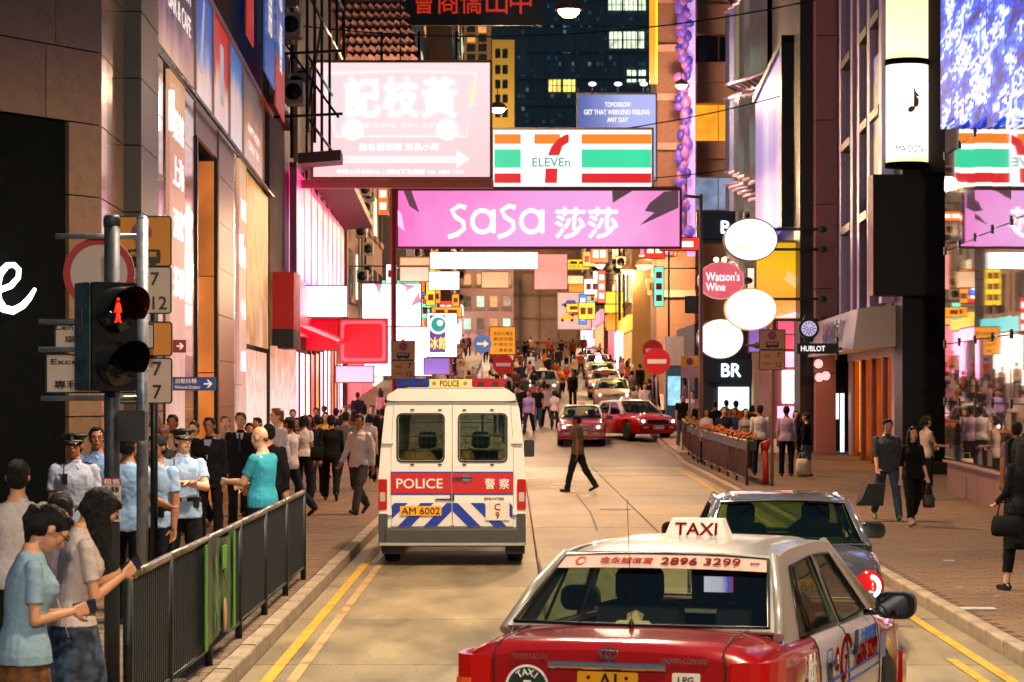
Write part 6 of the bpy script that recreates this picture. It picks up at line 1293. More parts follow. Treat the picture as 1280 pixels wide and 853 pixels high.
# generic lit signs : table
TBL = [('lightbox_sign', 'long plain white lightbox just below the pink banner sign', 538, 672, 316, 336, 96, 'w', 1.8), ('lightbox_sign', 'beige strip sign left of the long white lightbox', 500, 537, 322, 332, 97, 'b', .7), ('lightbox_sign', 'peach sign board under the beige strip sign', 500, 536, 334, 352, 98, 'p', .8), ('lightbox_sign', 'plain white panel below the long white lightbox', 536, 574, 340, 362, 100, 'w', 1.4),
 ('pink_star_sign', 'big overlit pink-white lightbox with mauve star points, beside the rust-red pole', 453, 526, 355, 408, 82, 'w2', 1.5), ('lightbox_sign', 'white overlit lightbox joined to the pink shopfront', 371, 434, 358, 396, 78, 'w2', 1.5), ('red_lightbox', 'square red lightbox with a softly lit rim', 424, 484, 399, 454, 79, 'r', .95), ('red_lightbox', 'deep red end panel of the canopy left of the square red box', 367, 424, 399, 438, 80, 'rr', .9), ('pink_lightbox', 'small pink-white lightbox under the red square one', 420, 467, 458, 478, 80, 'k', 1.2),
 ('lightbox_sign', 'white panel behind the street plates near the rust-red pole', 455, 540, 409, 470, 104, 'w2', 1.1), ('shop_poster', 'white poster with a green roundel and orange characters', 534, 571, 392, 446, 99, 'w', 1.1), ('shop_poster', 'small violet and pink poster under the roundel poster', 530, 562, 448, 468, 99.5, 'v', .8), ('tan_board', 'orange tan board under the far end of the long lightbox', 602, 636, 340, 360, 118, 'b', .7),
 ('food_sign', 'pale lightbox with a reddish food picture and white base', 668, 709, 318, 362, 112, 'f', .9), ('yellow_notice', 'amber notice board with dark text lines', 612, 644, 409, 443, 106, 'a', .75), ('yellow_text_sign', 'long thin yellow sign with dark characters across the far street', 709, 772, 330, 337, 180, 'y', .9),
 ('yellow_lightbox', 'square lemon yellow lightbox in the far street', 756, 788, 365, 391, 150, 'y', 1.0), ('amber_lightbox', 'tall amber-yellow lightbox beside the square yellow one', 795, 808, 355, 386, 148, 'y2', 1.1), ('amber_lightbox', 'orange panel with a dark window below the square yellow lightbox', 758, 792, 393, 413, 152, 'a', .8), ('white_lantern_sign', 'tall white lantern-like sign with rounded ends', 804, 815, 371, 408, 146, 'w', 1.4),
 ('orange_strip_sign', 'orange strip sign below the tall amber lightbox', 795, 804, 388, 428, 149, 'a', .9), ('green_white_sign', 'upright mint green and white sign', 826, 832, 362, 392, 140, 'g', 1.2), ('green_white_sign', 'narrower white upright sign next to the mint green one', 835, 842, 371, 390, 141, 'w', 1.2), ('yellow_strip_sign', 'slanted thin yellow upright sign high on the east row', 812, 816, 344, 364, 160, 'y', 1.0), ('yellow_strip_sign', 'short yellow upright sign above the no-entry plates', 806, 816, 408, 430, 144, 'y', 1.2),
 ('teal_lamp_sign', 'small bluish white lightbox in the far street centre', 767, 781, 412, 421, 165, 'g', 1.3), ('orange_board', 'orange brick-toned board at the top of the street', 742, 760, 412, 423, 190, 'a', .6), ('orange_sign', 'small orange square sign on the east row', 834, 842, 344, 355, 142, 'a', .9), ('cloth_banner', 'orange hanging cloth banners beside the car poster', 711, 741, 352, 372, 178, 'a', .7), ('white_lamp_box', 'small white box lamp above the car poster', 709, 729, 345, 355, 176, 'b', 1.0), ('dark_projecting_sign', 'dark projecting sign high beside the grey lamp post', 857, 872, 371, 391, 110, 'd', 1), ('lightbox_sign', 'violet screen above the lower white round sign', 936, 962, 405, 440, 94, 'v', .6), ('red_shop_panel', 'pink-red canopy panel behind the middle round sign', 972, 1015, 398, 418, 86.5, 'rp', .8)]
MT = {'w': '#ffffff', 'w2': '#ffe8f4', 'b': '#ffc890', 'p': '#ffd8b8', 'r': '#f00820', 'k': '#ffb0e8', 'v': '#a070d0', 'f': '#ff9888', 'a': '#ff9818', 'y': '#ffd428', 'y2': '#ffb820', 'g': '#90ffe0', 'd': '#102028', 'rp': '#ff6080', 'rr': '#d80020'}
for (nm, lab, x0, x1, y0, y1, Y, c, e) in TBL:
    t, L, k = board(nm, lab, x0, x1, y0, y1, Y, glow('t_%s_%s' % (c, int(e*10)), MT[c], e*(2.2 if c in ('w', 'w2') else 1) if c != 'd' else .1, .10 if c in 'wk' else .22, .6), .25, SF if c not in ('d', 'g') else DKMET, fw=.03)
    if lab.startswith('big overlit'):
        for pts in (((468, 355), (478, 355), (474, 368)), ((500, 355), (522, 357), (504, 366), (508, 360)), ((512, 384), (524, 364), (526, 378))): MB().poly([L(a, b).xz for a, b in pts], (), lambda a, b: (a, -.022, b), .01).build('star_point', mat('mauve_lit', '#a87890', .5, emit='#d098b8', es=.6), t)
    if lab.startswith('white poster'):
        MB().bb(L(537, 0).x, L(557, 0).x, -.03, -.01, L(0, 441).z, L(0, 394).z).build('violet_ground', glow('poster_violet', '#8040a0', .6, .3, 3), t); MB().poly(circ(12*k, L(548, 0).x, L(0, 406).z, 24), (), lambda a, b: (a, -.045, b), .01).build('roundel', WGL, t); MB().poly(circ(9*k, L(548, 0).x, L(0, 406).z, 24), [circ(4*k, L(550, 0).x, L(0, 404).z, 10)], lambda a, b: (a, -.058, b), .01).build('roundel_face', mat('roundel_teal', '#108878', .5, emit='#20a890', es=.6), t); text('冰館', 15*k, glow('char_yellow', '#ffe060', 1, 0), t, L(548, 429, .04), w=21*k, bold=.03)
    if lab.startswith('amber notice'):
        for r_ in range(4): text(('本店已遷往', '歡迎光臨', '中環街市', '二樓營業')[r_], 4.5*k, INK, t, L(629, 417+r_*7, .02), w=24*k, bold=.01)
    if lab.startswith('long thin yellow'): text('結志街小販市場中環大排檔', 5*k, INK, t, L(740, 333.5, .02), w=58*k)
    if lab.startswith('square red'): 
        MB().poly(rrect(56*k, 51*k, 4*k), [rrect(48*k, 43*k, 4*k)], lambda a, b: (a, -.022, b), .008).build('lit_rim', glow('red_rim', '#ff5868', 1, .1), t)
# the car poster
t, L, k = board('vehicle_poster', 'white poster showing a blue van, a red car and a yellow car', 697, 739, 366, 412, 175, mat('poster_cream', '#b8a898', .6, emit='#f0c8b8', es=.55), .2, mat('frame_cream', '#b8a090', .5), 'poster')
for (cx, cy, w_, h_, m) in ((713, 380, 22, 4.5, glow('print_blue', '#3050a8', .6)), (723, 392, 24, 4.5, glow('print_red', '#c03820', .7)), (709, 398, 20, 5, glow('print_yellow', '#f0b020', .85))):
    MB().poly([L(a, b).xz for a, b in ((cx-w_/2, cy+h_/2), (cx-w_/2, cy), (cx-w_*.3, cy-h_*.2), (cx-w_*.2, cy-h_), (cx+w_*.25, cy-h_), (cx+w_*.35, cy-h_*.1), (cx+w_/2, cy), (cx+w_/2, cy+h_/2))], (), lambda a, b: (a, -.03, b), .01).build('printed_car', m, t)
    for s_ in (-.3, .3): MB().poly(circ(1.8*k, L(cx+w_*s_, 0).x, L(0, cy+h_/2).z, 12), (), lambda a, b: (a, -.045, b), .01).build('printed_wheel', INK, t)
# round hanging signs on green arms
def oval(name, label, cx, cy, rx, ry, Y, m, arms=(), txt=None, rim=None):
    c = P(cx, cy, Y); k = Y/FP; t = thing(name, label, 'sign', c)
    q = MB(); o = circ(rx*k, 0, 0, 36, ry*k); q.poly(o, (), lambda a, b: (a, -.14, b), .28); q.build('lit_disc', m, t)
    q = MB(); q.poly(circ(rx*k+.025, 0, 0, 36, ry*k+.025), [circ(rx*k-.01, 0, 0, 36, ry*k-.01)], lambda a, b: (a, -.16, b), .32); q.build('rim', rim or mat('rim_grey', '#908478', .4, .5), t)
    for (x1, dy) in arms: MB().tube([(rx*k*.8, 0, -dy*k), ((x1-cx)*k, 0, -dy*k)], .045, 8).build('arm', mat('arm_green', '#4a6030', .5, .3), t); MB().ell(((x1-cx)*k, 0, -dy*k), (.16, .08, .11), 10, 6).build('wall_bracket', mat('arm_green', '#4a6030'), t)
    return t, k
OW = glow('oval_white', '#fff8f4', 1.3, .04)
t, k = oval('round_lightbox', 'uppermost white oval lightbox on green arms with one orange line', 938, 300, 33, 26, 83, OW, ((1028, -13), (1028, 12))); MB().bb(-23*k, -4*k, -.16, -.14, -10*k, -8.5*k).build('orange_line', glow('line_orange', '#ffb020', 1), t)
oval('round_lightbox', 'white oval lightbox with amber rim on two green arms above the watch sign', 938, 387, 32, 25.5, 82.6, OW, ((1028, -13), (1028, 13)), rim=mat('rim_amber', '#b07828', .4, emit='#ffb050', es=.5))
oval('round_lightbox', 'lowest white oval lightbox left of the yellow street plate', 900, 424, 28.5, 24.5, 83.4, OW, ((947, 8),))
t, k = oval('wine_shop_sign', 'rose red oval lightbox with white wine shop lettering', 901, 351, 28, 22.5, 82.8, glow('oval_rose', '#e05868', .8, .15, 1.5), ((935, 0),), rim=mat('rim_pink', '#c08888', .4, emit='#ffb0b0', es=.4)); text("Watson's", 11*k, WGL, t, (2*k, -.15, 5*k), w=42*k, bold=.04); text('Wine', 10*k, WGL, t, (-7*k, -.15, -8*k), w=24*k, bold=.04)
for i in range(2): MB().ell(((-6+10*i)*k, -.1, 26*k), (.08, .08, .08), 8, 6).build('lit_lamp', LAMPGLOW, t)
# watch sign
wt = thing('watch_sign', 'black watch-shaped sign standing on a black nameplate arm', 'sign', P(1011, 411, 70)); k = 70/FP
MB().poly(circ(13*k, 0, 0, 28), (), lambda a, b: (a, -.06, b), .12).build('watch_case', BLK, wt); MB().poly(circ(9.5*k, 0, 0, 24), (), lambda a, b: (a, -.075, b), .012).build('watch_dial', mat('dial', '#908ca8', .3, emit='#c8c0f0', es=.55), wt)
for i in range(12): a = i*math.pi/6; MB().tube([(5.5*k*math.cos(a), -.08, 5.5*k*math.sin(a)), (8.5*k*math.cos(a), -.08, 8.5*k*math.sin(a))], .012, 4).build('hour_mark', INK, wt)
for (dx, dz) in ((-3, 0), (3, 0), (0, -3.5)): MB().poly(circ(2.2*k, dx*k, dz*k, 14), [circ(1.5*k, dx*k, dz*k, 14)], lambda a, b: (a, -.085, b), .01).build('sub_dial', INK, wt)
for s_ in (-1, 1): MB().poly([(-7*k, s_*10*k), (7*k, s_*10*k), (5*k, s_*17*k), (-5*k, s_*17*k)], (), lambda a, b: (a, -.05, b), .1).build('strap', BLK, wt)
hs = thing('nameplate_sign', 'black nameplate with white capitals under the watch sign', 'sign', P(1021, 436, 70)); MB().bb(-25*k, 25*k, -.05, .05, -6.5*k, 6.5*k).build('plate', BLK, hs); MB().tube([(20*k, 0, 0), (34*k, .6, 0)], .05, 8).build('arm', BLK, hs); text('HUBLOT', 6.5*k, WGL, hs, (-5*k, -.055, 0), w=30*k, bold=.03)
MB().bb(24*k, 27*k, -.08, .08, -14*k, 14*k).build('end_plate', BLK, hs)
# ================================================================= street plates, posts, signals
NOB, NRD, NBL = mat('plate_orange', '#d98a18', .5, var=.06), mat('sign_red', '#b01c18', .45), mat('sign_blue', '#2438a0', .45)
PLW = mat('plate_offwhite', '#c8b4a4', .5, var=.06); PLTAN = mat('plate_tan', '#b08258', .5, var=.08)
def plate(par, cx, cz, w, h, m, y=0, r=.04, border=INK, nm='plate', bw=.012):
    o = MB().poly(rrect(w, h, r, cx, cz), (), lambda a, b: (a, y, b), .012).build(nm, m, par)
    if border: MB().poly(rrect(w, h, r, cx, cz), [rrect(w-2*bw, h-2*bw, max(.005, r-bw), cx, cz)], lambda a, b: (a, y-.002, b), .002, (0, -1, 0)).build('plate_border', border, o)
    return o
def nostop(par, cx, cz, r, y, cross=False):
    MB().poly(circ(r, cx, cz, 28), (), lambda a, b: (a, y-.003, b), .002, (0, -1, 0)).build('sign_disc', NBL, par); MB().poly(circ(r, cx, cz, 28), [circ(r*.76, cx, cz, 28)], lambda a, b: (a, y-.006, b), .002, (0, -1, 0)).build('red_ring', NRD, par)
    for s_ in ((1, -1) if cross else (1,)): MB().box((cx, y-.0075, cz), (r*1.7, .003, r*.2), M=Matrix.Rotation(s_*R(45), 3, 'Y')).build('red_bar', NRD, par)
def busicon(par, cx, cz, w, y):
    h = w*.42; MB().poly(rrect(w, h, h*.18, cx, cz), [rrect(w*.24, h*.36, .004, cx-w*.28, cz+h*.16), rrect(w*.24, h*.36, .004, cx, cz+h*.16), rrect(w*.2, h*.36, .004, cx+w*.28, cz+h*.16)], lambda a, b: (a, y-.003, b), .002, (0, -1, 0)).build('bus_pictogram', INK, par)
    for s_ in (-.28, .28): MB().poly(circ(w*.09, cx+s_*w, cz-h*.5, 14), (), lambda a, b: (a, y-.004, b), .002, (0, -1, 0)).build('pictogram_wheel', INK, par)
YS = 19.4; ks = YS/FP
sp = thing('sign_post_assembly', 'grey steel sign post with cross bars, red ring sign and white plates behind the signal', 'sign post', (X_(178, YS), YS, .13))
sz = lambda py: Z_(py, YS)-.13; sx_ = lambda px: (px-178)*ks
MB().tube([(0, 0, 0), (0, 0, sz(274))], .045, 14).build('post', STEEL, sp); MB().ell((0, 0, sz(274)), (.045, .045, .03), 12, 6).build('post_cap', STEEL, sp)
for (py, x0, x1) in ((295, 68, 180), (402, 47, 184), (437, 47, 184), (498, 50, 184)): MB().tube([(sx_(x0), .05, sz(py)), (sx_(x1), .05, sz(py))], .022, 10).build('cross_bar', STEEL, sp)
rg = MB().poly(circ(45*ks, sx_(121), sz(341), 40), (), lambda a, b: (a, .10, b), .012).build('round_plate', PLW, sp); MB().poly(circ(45*ks, sx_(121), sz(341), 40), [circ(36*ks, sx_(121), sz(341), 40)], lambda a, b: (a, .098, b), .003, (0, -1, 0)).build('red_ring', NRD, rg)
p = plate(sp, sx_(128), sz(420), 126*ks, 32*ks, PLW, .10, .01); text('Length over 10m', 7.5*ks, INK, p, (sx_(124), .095, sz(410)), w=115*ks, bold=.02); text('車長超過', 9*ks, INK, p, (sx_(108), .095, sz(424)), w=60*ks)
p = plate(sp, sx_(112), sz(467), 116*ks, 50*ks, PLW, .10, .01); text('Except with', 8.5*ks, INK, p, (sx_(104), .095, sz(453)), w=86*ks, bold=.03); text('permit', 8*ks, INK, p, (sx_(125), .095, sz(464)), w=44*ks, bold=.03); text('專利巴士除外', 11*ks, INK, p, (sx_(114), .095, sz(481)), w=98*ks, bold=.01)
# bus stop-time plates
bp = thing('stopping_plate', 'taller orange and white time plate showing a bus and the hours 7 to 12', 'sign', (X_(192, 20.2), 20.2, .13)); kb_ = 20.2/FP; bz = lambda py: Z_(py, 20.2)-.13; bx = lambda px: (px-192)*kb_
MB().tube([(0, .03, 0), (0, .03, bz(275))], .03, 10).build('post', BLK, bp)
p = plate(bp, bx(176), bz(302), 78*kb_, 64*kb_, NOB, -.012, .03); nostop(p, bx(177), bz(291), 13*kb_, -.016); busicon(p, bx(180), bz(321), 42*kb_, -.016)
p = plate(bp, bx(176), bz(363), 78*kb_, 60*kb_, PLW, -.012, .03); text('7', 16*kb_, INK, p, (bx(194), -.020, bz(349)), bold=.03); text('12', 16*kb_, INK, p, (bx(200), -.020, bz(379)), bold=.03); text('am', 6*kb_, INK, p, (bx(165), -.020, bz(352))); text('midnight', 6*kb_, INK, p, (bx(163), -.020, bz(380)))
p = plate(bp, bx(180), bz(424), 72*kb_, 44*kb_, NOB, -.012, .03); nostop(p, bx(177), bz(424), 17*kb_, -.016)
p = plate(bp, bx(180), bz(476), 72*kb_, 58*kb_, PLW, -.012, .03); text('7', 17*kb_, INK, p, (bx(197), -.020, bz(461)), bold=.03); text('7', 17*kb_, INK, p, (bx(197), -.020, bz(490)), bold=.03); text('am', 6*kb_, INK, p, (bx(170), -.020, bz(463)))
# traffic light
YT = 18.2; kt = YT/FP; tx = lambda px: (px-140)*kt; tz = lambda py: Z_(py, YT)-.13
tl = thing('traffic_light', 'pedestrian signal with a lit red figure on a grey post behind the barrier', 'traffic light', (X_(140, YT), YT, .13))
MB().tube([(0, 0, 0), (0, 0, tz(278))], .056, 16).build('post', mat('post_grey', '#3e444a', .5, .4, var=.3, scale=12, dirt=.3), tl); MB().lathe([(.0, .05), (.05, .05), (.062, .03), (.062, -.03), (.056, -.03)], (0, 0, tz(278)), 16).build('post_cap', MATS['post_grey'], tl)
hg = MB(); hg.cbox((0, 0, 0), (64*kt, .22, 134*kt), .02); h = hg.build('signal_housing', mat('signal_black', '#0b0f10', .4, var=.3), tl, (tx(138), -.17, tz(422))); h.rotation_euler = (0, 0, R(40))
MB().cbox((-34*kt, .0, 0), (.012, .2, 132*kt), .003, axis='x').build('side_plate', mat('signal_side', '#3c5058', .5, .2, dirt=.6, scale=40), h)
def disc(z, r, m, nm, par): return MB().lathe([(0, 0), (r, 0), (r, .02), (0, .02)], (.01, -.112, z), 24, Matrix.Rotation(R(90), 3, 'X')).build(nm, m, par)
for dz, nm in ((32*kt, 'red'), (-34*kt, 'green')):
    disc(dz, 27*kt, mat('lens_dark', '#060808', .1, var=0), 'lens', h)
    vz = MB(); n = 18; vz.loft([[( .01+29*kt*math.cos(R(-20+220*q/n)), -.11-d_*(.6+.4*math.sin(R(-20+220*q/n))), dz+29*kt*math.sin(R(-20+220*q/n))) for q in range(n+1)] for d_ in (0, .12, .27)], True, False, False); vz.loft([[( .01+28.5*kt*math.cos(R(-20+220*q/n)), -.11-d_*(.6+.4*math.sin(R(-20+220*q/n))), dz+28.5*kt*math.sin(R(-20+220*q/n))) for q in range(n+1)] for d_ in (0, .12, .27)], True, False, False); vz.build('visor', mat('signal_black', '#0b0f10'), h)
RF = glow('red_figure', '#ff1c08', 4, 0); fg = MB(); z0 = 32*kt
fg.ell((.01, -.14, z0+14*kt), (.011, .006, .011), 10, 6); fg.tube([(.01, -.14, z0+10*kt), (.012, -.14, z0-1*kt)], .011, 8); fg.tube([(.008, -.14, z0-1*kt), (-.004, -.14, z0-13*kt), (-.016, -.14, z0-14*kt)], .006, 6); fg.tube([(.014, -.14, z0-1*kt), (.022, -.14, z0-13*kt), (.034, -.14, z0-14*kt)], .006, 6); fg.tube([(.0, -.14, z0+8*kt), (-.016, -.14, z0-2*kt)], .005, 6); fg.tube([(.022, -.14, z0+8*kt), (.034, -.14, z0-2*kt)], .005, 6)
fg.build('lit_red_figure', RF, h)
MB().tube([(-.15, .05, .35), (-.2, 0, .2), (-.2, 0, -.05), (-.12, .02, -.22)], .006, 6).build('cable', BLK, h)
for py in (357, 487): MB().bb(-.07, .07, -.09, .07, tz(py)-.02, tz(py)+.02).build('bracket', BLK, tl)
bx_ = MB().cbox((tx(167), -.05, tz(532)), (34*kt, .14, 38*kt), .01).build('control_box', mat('signal_black', '#0b0f10'), tl)
ntc = thing('paper_notice', 'red and white paper notice with large prices wrapped on the signal post', 'notice', (X_(140, YT-.06), YT-.066, Z_(625, YT-.06))); MB().bb(-11.5*kt, 11.5*kt, -.004, 0, -27*kt, 27*kt).build('paper', mat('paper_white', '#c8bcb8', .7), ntc); MB().bb(-11.5*kt, 11.5*kt, -.006, -.004, 18*kt, 27*kt).build('red_heading', NRD, ntc)
for s_, dz, h_, w_, m in (('租售', 22.5, 7, 20, WHITEINK), ('呎 價屋', 13, 7, 18, INK), ("700'", 2, 7, 18, INK), ('792', -7, 8, 16, INK), ('電 6283 1150', -15, 3, 19, INK), ('雅寓放盤', -21, 6, 18, INK)): text(s_, h_*kt, m, ntc, (0, -.0065, dz*kt), w=w_*kt, bold=.02, ext=.001)
ds = thing('direction_sign', 'small dark blue arrow sign with white lettering on the granite wall', 'sign', P(243, 480, 33)); k = 33/FP; MB().cbox((0, 0, 0), (54*k, .05, 17*k), .01).build('plate', mat('plate_navy', '#143c80', .5), ds); text('自動扶梯', 6*k, WHITEINK, ds, (-10*k, -.027, 3.5*k), w=26*k); text('Mid-levels Escalator', 4*k, WHITEINK, ds, (-8*k, -.027, -4*k), w=32*k)
MB().poly([(a*k, b*k) for a, b in ((12, 1), (19, 1), (15.5, 5), (18, 5), (23, 0), (18, -5), (15.5, -5), (19, -1), (12, -1))], (), lambda a, b: (a, -.03, b), .004).build('arrow', WHITEINK, ds); MB().tube([(-27*k, 0, 0), (-40*k, .2, 0)], .02).build('arm', STEEL, ds)
ms = thing('maroon_sign', 'small maroon arrow sign above the dark blue one', 'sign', P(224, 433, 32)); k = 32/FP; MB().cbox((0, 0, 0), (17*k, .04, 16*k), .01).build('plate', mat('plate_maroon', '#6a1830', .5), ms); MB().poly([(a*k, b*k) for a, b in ((-3, 1), (2, 1), (0, 4), (3, 4), (6, 0), (3, -4), (0, -4), (2, -1), (-3, -1))], (), lambda a, b: (a, -.025, b), .004).build('arrow', WHITEINK, ms)
# plates by the rust pole and on the east post
def timeplate(label, cx, y0, y1, Y, w, post=None, tm=('7', '12'), bottom=None):
    t = thing('stopping_plate', label, 'sign', (X_(cx, Y), Y, G(Y)+.13)); k = Y/FP; zz = lambda py: Z_(py, Y)-G(Y)-.13; ym = (y0+y1)/2
    a = plate(t, 0, zz((y0+ym)/2), w*k, (ym-y0)*k, PLTAN, -.05, .02, bw=.018); nostop(a, 0, zz(y0+(ym-y0)*.3), 5.5*k, -.052, True); busicon(a, 0, zz(y0+(ym-y0)*.75), 16*k, -.052)
    b = plate(t, 0, zz((ym+y1)/2), w*k, (y1-ym)*k, PLTAN, -.05, .02, bw=.018); text(tm[0], 6*k, INK, b, (8*k, -.056, zz(ym+7)), bold=.03); text(tm[1], 6*k, INK, b, (8*k, -.056, zz(y1-7)), bold=.03); text('midnight', 3*k, INK, b, (-6*k, -.056, zz(y1-8))); text('am', 3*k, INK, b, (-6*k, -.056, zz(ym+8)))
    if post: MB().tube([(0, 0, 0), (0, 0, zz(y0-2))], .038, 10).build('post', post, t)
    return t
timeplate('orange time plate on the post beside the rust-red pole', 504, 426, 475, 62, 30, mat('post_redbrown', '#6a3020', .5))
timeplate('tan time plate on the slim post at the end of the flowered railing', 965, 412, 463, 57.5, 33, mat('post_tan', '#8a7458', .5, .3))
t = thing('tow_away_plate', 'yellow and white plate with blue roundel beside the grey lamp post', 'sign', (X_(862, 84), 84, .2)); k = 84/FP; zz = lambda py: Z_(py, 84)-.2
a = plate(t, 0, zz(452), 22*k, 14*k, mat('plate_gold', '#c8982c', .5), -.05, .02, None); nostop(a, 0, zz(452), 4.5*k, -.052, True); b = plate(t, 0, zz(466), 22*k, 13*k, mat('plate_lilac', '#a890a0', .5), -.05, .02, None); MB().tube([(0, 0, 0), (0, 0, zz(445))], .04).build('post', STEEL, t)
def noentry(label, cx, cy, r, Y, post=True):
    t = thing('no_entry_sign', label, 'sign', (X_(cx, Y), Y, G(Y)+.1)); k = Y/FP; z = Z_(cy, Y)-G(Y)-.1
    d = MB().poly(circ(r*k, 0, z, 28), (), lambda a, b: (a, -.06, b), .02).build('disc', mat('noentry_red', '#c01818', .4), t); MB().bb(-r*k*.7, r*k*.7, -.066, -.058, z-r*k*.16, z+r*k*.16).build('white_bar', WHITEINK, d)
    MB().tube([(0, 0, 0), (0, 0, z+r*k)], .04).build('post', STEEL, t)
noentry('no-entry disc above and behind the police van roof', 629, 456, 13, 90); noentry('higher of the two no-entry discs by the east kerb', 816, 438, 13, 104); noentry('lower of the two no-entry discs by the east kerb', 821, 452, 17, 96)
t = thing('blue_round_sign', 'round blue arrow sign near the amber notice board', 'sign', (X_(603, 96), 96, G(96)+.1)); k = 96/FP; z = Z_(430, 96)-G(96)-.1; MB().poly(circ(11.5*k, 0, z, 24), (), lambda a, b: (a, -.05, b), .02).build('disc', mat('disc_blue', '#3c6cb8', .4), t); MB().poly([(a*k, z+b*k) for a, b in ((-7, 1.5), (2, 1.5), (2, 4.5), (8, 0), (2, -4.5), (2, -1.5), (-7, -1.5))], (), lambda a, b: (a, -.06, b), .008).build('white_arrow', WHITEINK, t); MB().tube([(0, 0, 0), (0, 0, z)], .04).build('post', STEEL, t)
# grey lamp posts, east side
def post(name, label, px, Y, ytop, r, m=STEEL, arm=None):
    t = thing(name, label, 'post', (X_(px, Y), Y, G(Y)+.12)); h = Z_(ytop, Y)-G(Y)-.12; MB().tube([(0, 0, 0), (0, 0, h*.35), (0, 0, h)], [r*1.35, r, r*.8], 12).build('shaft', m, t); MB().lathe([(r*2.2, 0), (r*2.2, .08), (r*1.4, .2)], n=12).build('base', m, t)
    if arm: MB().tube([(0, 0, h-.1), (arm, 0, h-.05)], r*.7, 8).build('arm', m, t)
post('lamp_post', 'pinkish grey lamp post rising past the wine shop sign', 876, 80, 243, .07, mat('post_rose', '#8a7068', .5, .3), -.55)
post('lamp_post', 'grey post by the kerb behind the red taxi with headlamps on', 832, 98, 455, .08); post('thin_wire_post', 'thin dark upright pole in the far street centre', 770, 140, 320, .035, DKMET); post('thin_wire_post', 'thin dark upright pole near the mint green sign', 836, 110, 310, .05, DKMET)
kb2 = thing('ticket_machine', 'blue glass telephone cabinet on the east kerb by the lamp post', 'cabinet', (X_(842, 97), 97, G(97)+.1)); MB().cbox((0, 0, 1.25), (.62, .6, 2.5), .04, axis='z').build('cabinet', mat('cab_blue', '#28506c', .25, .2), kb2); MB().bb(-.24, .24, -.32, -.3, 1.0, 2.1).build('window', glow('cab_glow', '#a8e8ff', .7, .4, 3), kb2); MB().bb(-.36, .36, -.36, .36, 2.5, 3.6).build('white_top', mat('cab_white', '#a8a4a0', .5), kb2)
rbk = thing('red_hydrant_post', 'slim red fire hydrant post beside the flowered railing', 'hydrant', (X_(957, 58.5), 58.5, .13)); MB().tube([(0, 0, 0), (0, 0, .82)], [.075, .065], 12).build('standpipe', mat('hydrant_red', '#b02818', .45), rbk); MB().tube([(-.1, 0, .9), (.14, 0, .98)], .07, 10).build('outlet', MATS['hydrant_red'], rbk); MB().lathe([(.09, .80), (.09, .95), (.04, 1.0), (0, 1.0)], n=12).build('cap', MATS['hydrant_red'], rbk)
# ================================================================= barriers
RAILM = mat('railing_grey', '#242b2b', .5, .5, var=.3, scale=10, dirt=.35); RAILT = mat('railing_top', '#7a7468', .4, .6, var=.3, scale=12, dirt=.4)
def railing(label, pts, hgt=1.0, bars=.105, m=RAILM, top=RAILT, cat='railing', barw=.014, flat=.02):
    t = thing('pedestrian_barrier', label, cat); bme = None
    for (a, b) in zip(pts, pts[1:]):
        a, b = Vector(a), Vector(b); d = b-a; n = max(1, round(d.length/bars)); u = d.normalized(); ang = math.atan2(u.y, u.x)
        MB().tube([a+Vector((0, 0, hgt)), b+Vector((0, 0, hgt))], .028, 10).build('top_rail', top, t); MB().tube([a+Vector((0, 0, .14)), b+Vector((0, 0, .14))], .018, 8).build('bottom_rail', m, t)
        MB().tube([a, a+Vector((0, 0, hgt))], .032, 10).build('post', m, t)
        for k in range(1, n):
            if bme is None: o = MB().bb(-flat/2, flat/2, -barw/2, barw/2, .14, hgt).build('bar', m, t); bme = o.data
            else: o = bpy.data.objects.new('bar', bme); COL.objects.link(o); o.parent = t
            o.location = a+d*k/n; o.rotation_euler = (0, 0, ang)
    MB().tube([pts[-1], Vector(pts[-1])+Vector((0, 0, hgt))], .032, 10).build('post', m, t); return t
yy = [16.9, 18.6, 20.4, 22.6, 25.0, 27.2, 29.4]
railing('long grey steel pedestrian barrier along the west kerb with dense bars', [(-2.40, a, .13) for a in [14.2, 16.0, 17.9][1:]] + [(-2.38, a, .13) for a in (20.1, 22.3, 24.6, 26.9, 29.2)], 1.0, .095)
gbn = thing('green_banner', 'torn green advertising banner tied to the barrier', 'banner'); mb = MB(); n = 10
q = [(-2.335 + .012*math.sin(i*1.9), 19.35 + 2.15*i/n) for i in range(n+1)]
mb.loft([[(x, y, .34+.03*math.sin(y*5)) for x, y in q], [(x+.01*math.sin(y*3), y, .7) for x, y in q], [(x, y, 1.12-.02*math.sin(y*4)) for x, y in q]], True, False, False)
mb.build('cloth', mat('banner_cloth', '#28481a', .6, var=.95, scale=7, detail=2, dirt=.85), gbn)
for y_ in (19.42, 21.38): MB().bb(-2.325, -2.315, y_-.05, y_+.05, .32, 1.12).build('green_edge', mat('edge_green', '#4a9018', .6), gbn)
MB().bb(-2.325, -2.315, 20.5, 20.8, .86, 1.04).build('green_patch', MATS['edge_green'], gbn); 
for k in range(22):
    y_, z_ = 19.5+random.random()*1.8, .42+random.random()*.6; MB().poly([(y_-.03, z_), (y_, z_+.10), (y_+.035, z_+.02), (y_+.01, z_-.09)], (), lambda a, b: (-2.318-.002*k, a, b), .002, (1, 0, 0)).build('printed_leaf', MATS['edge_green'] if k % 3 else mat('print_black', '#080c06', .7), gbn)
MB().ell((-2.32, 20.7, .48), (.01, .10, .14), 10, 8).build('printed_face', mat('print_skin', '#b08868', .6), gbn)
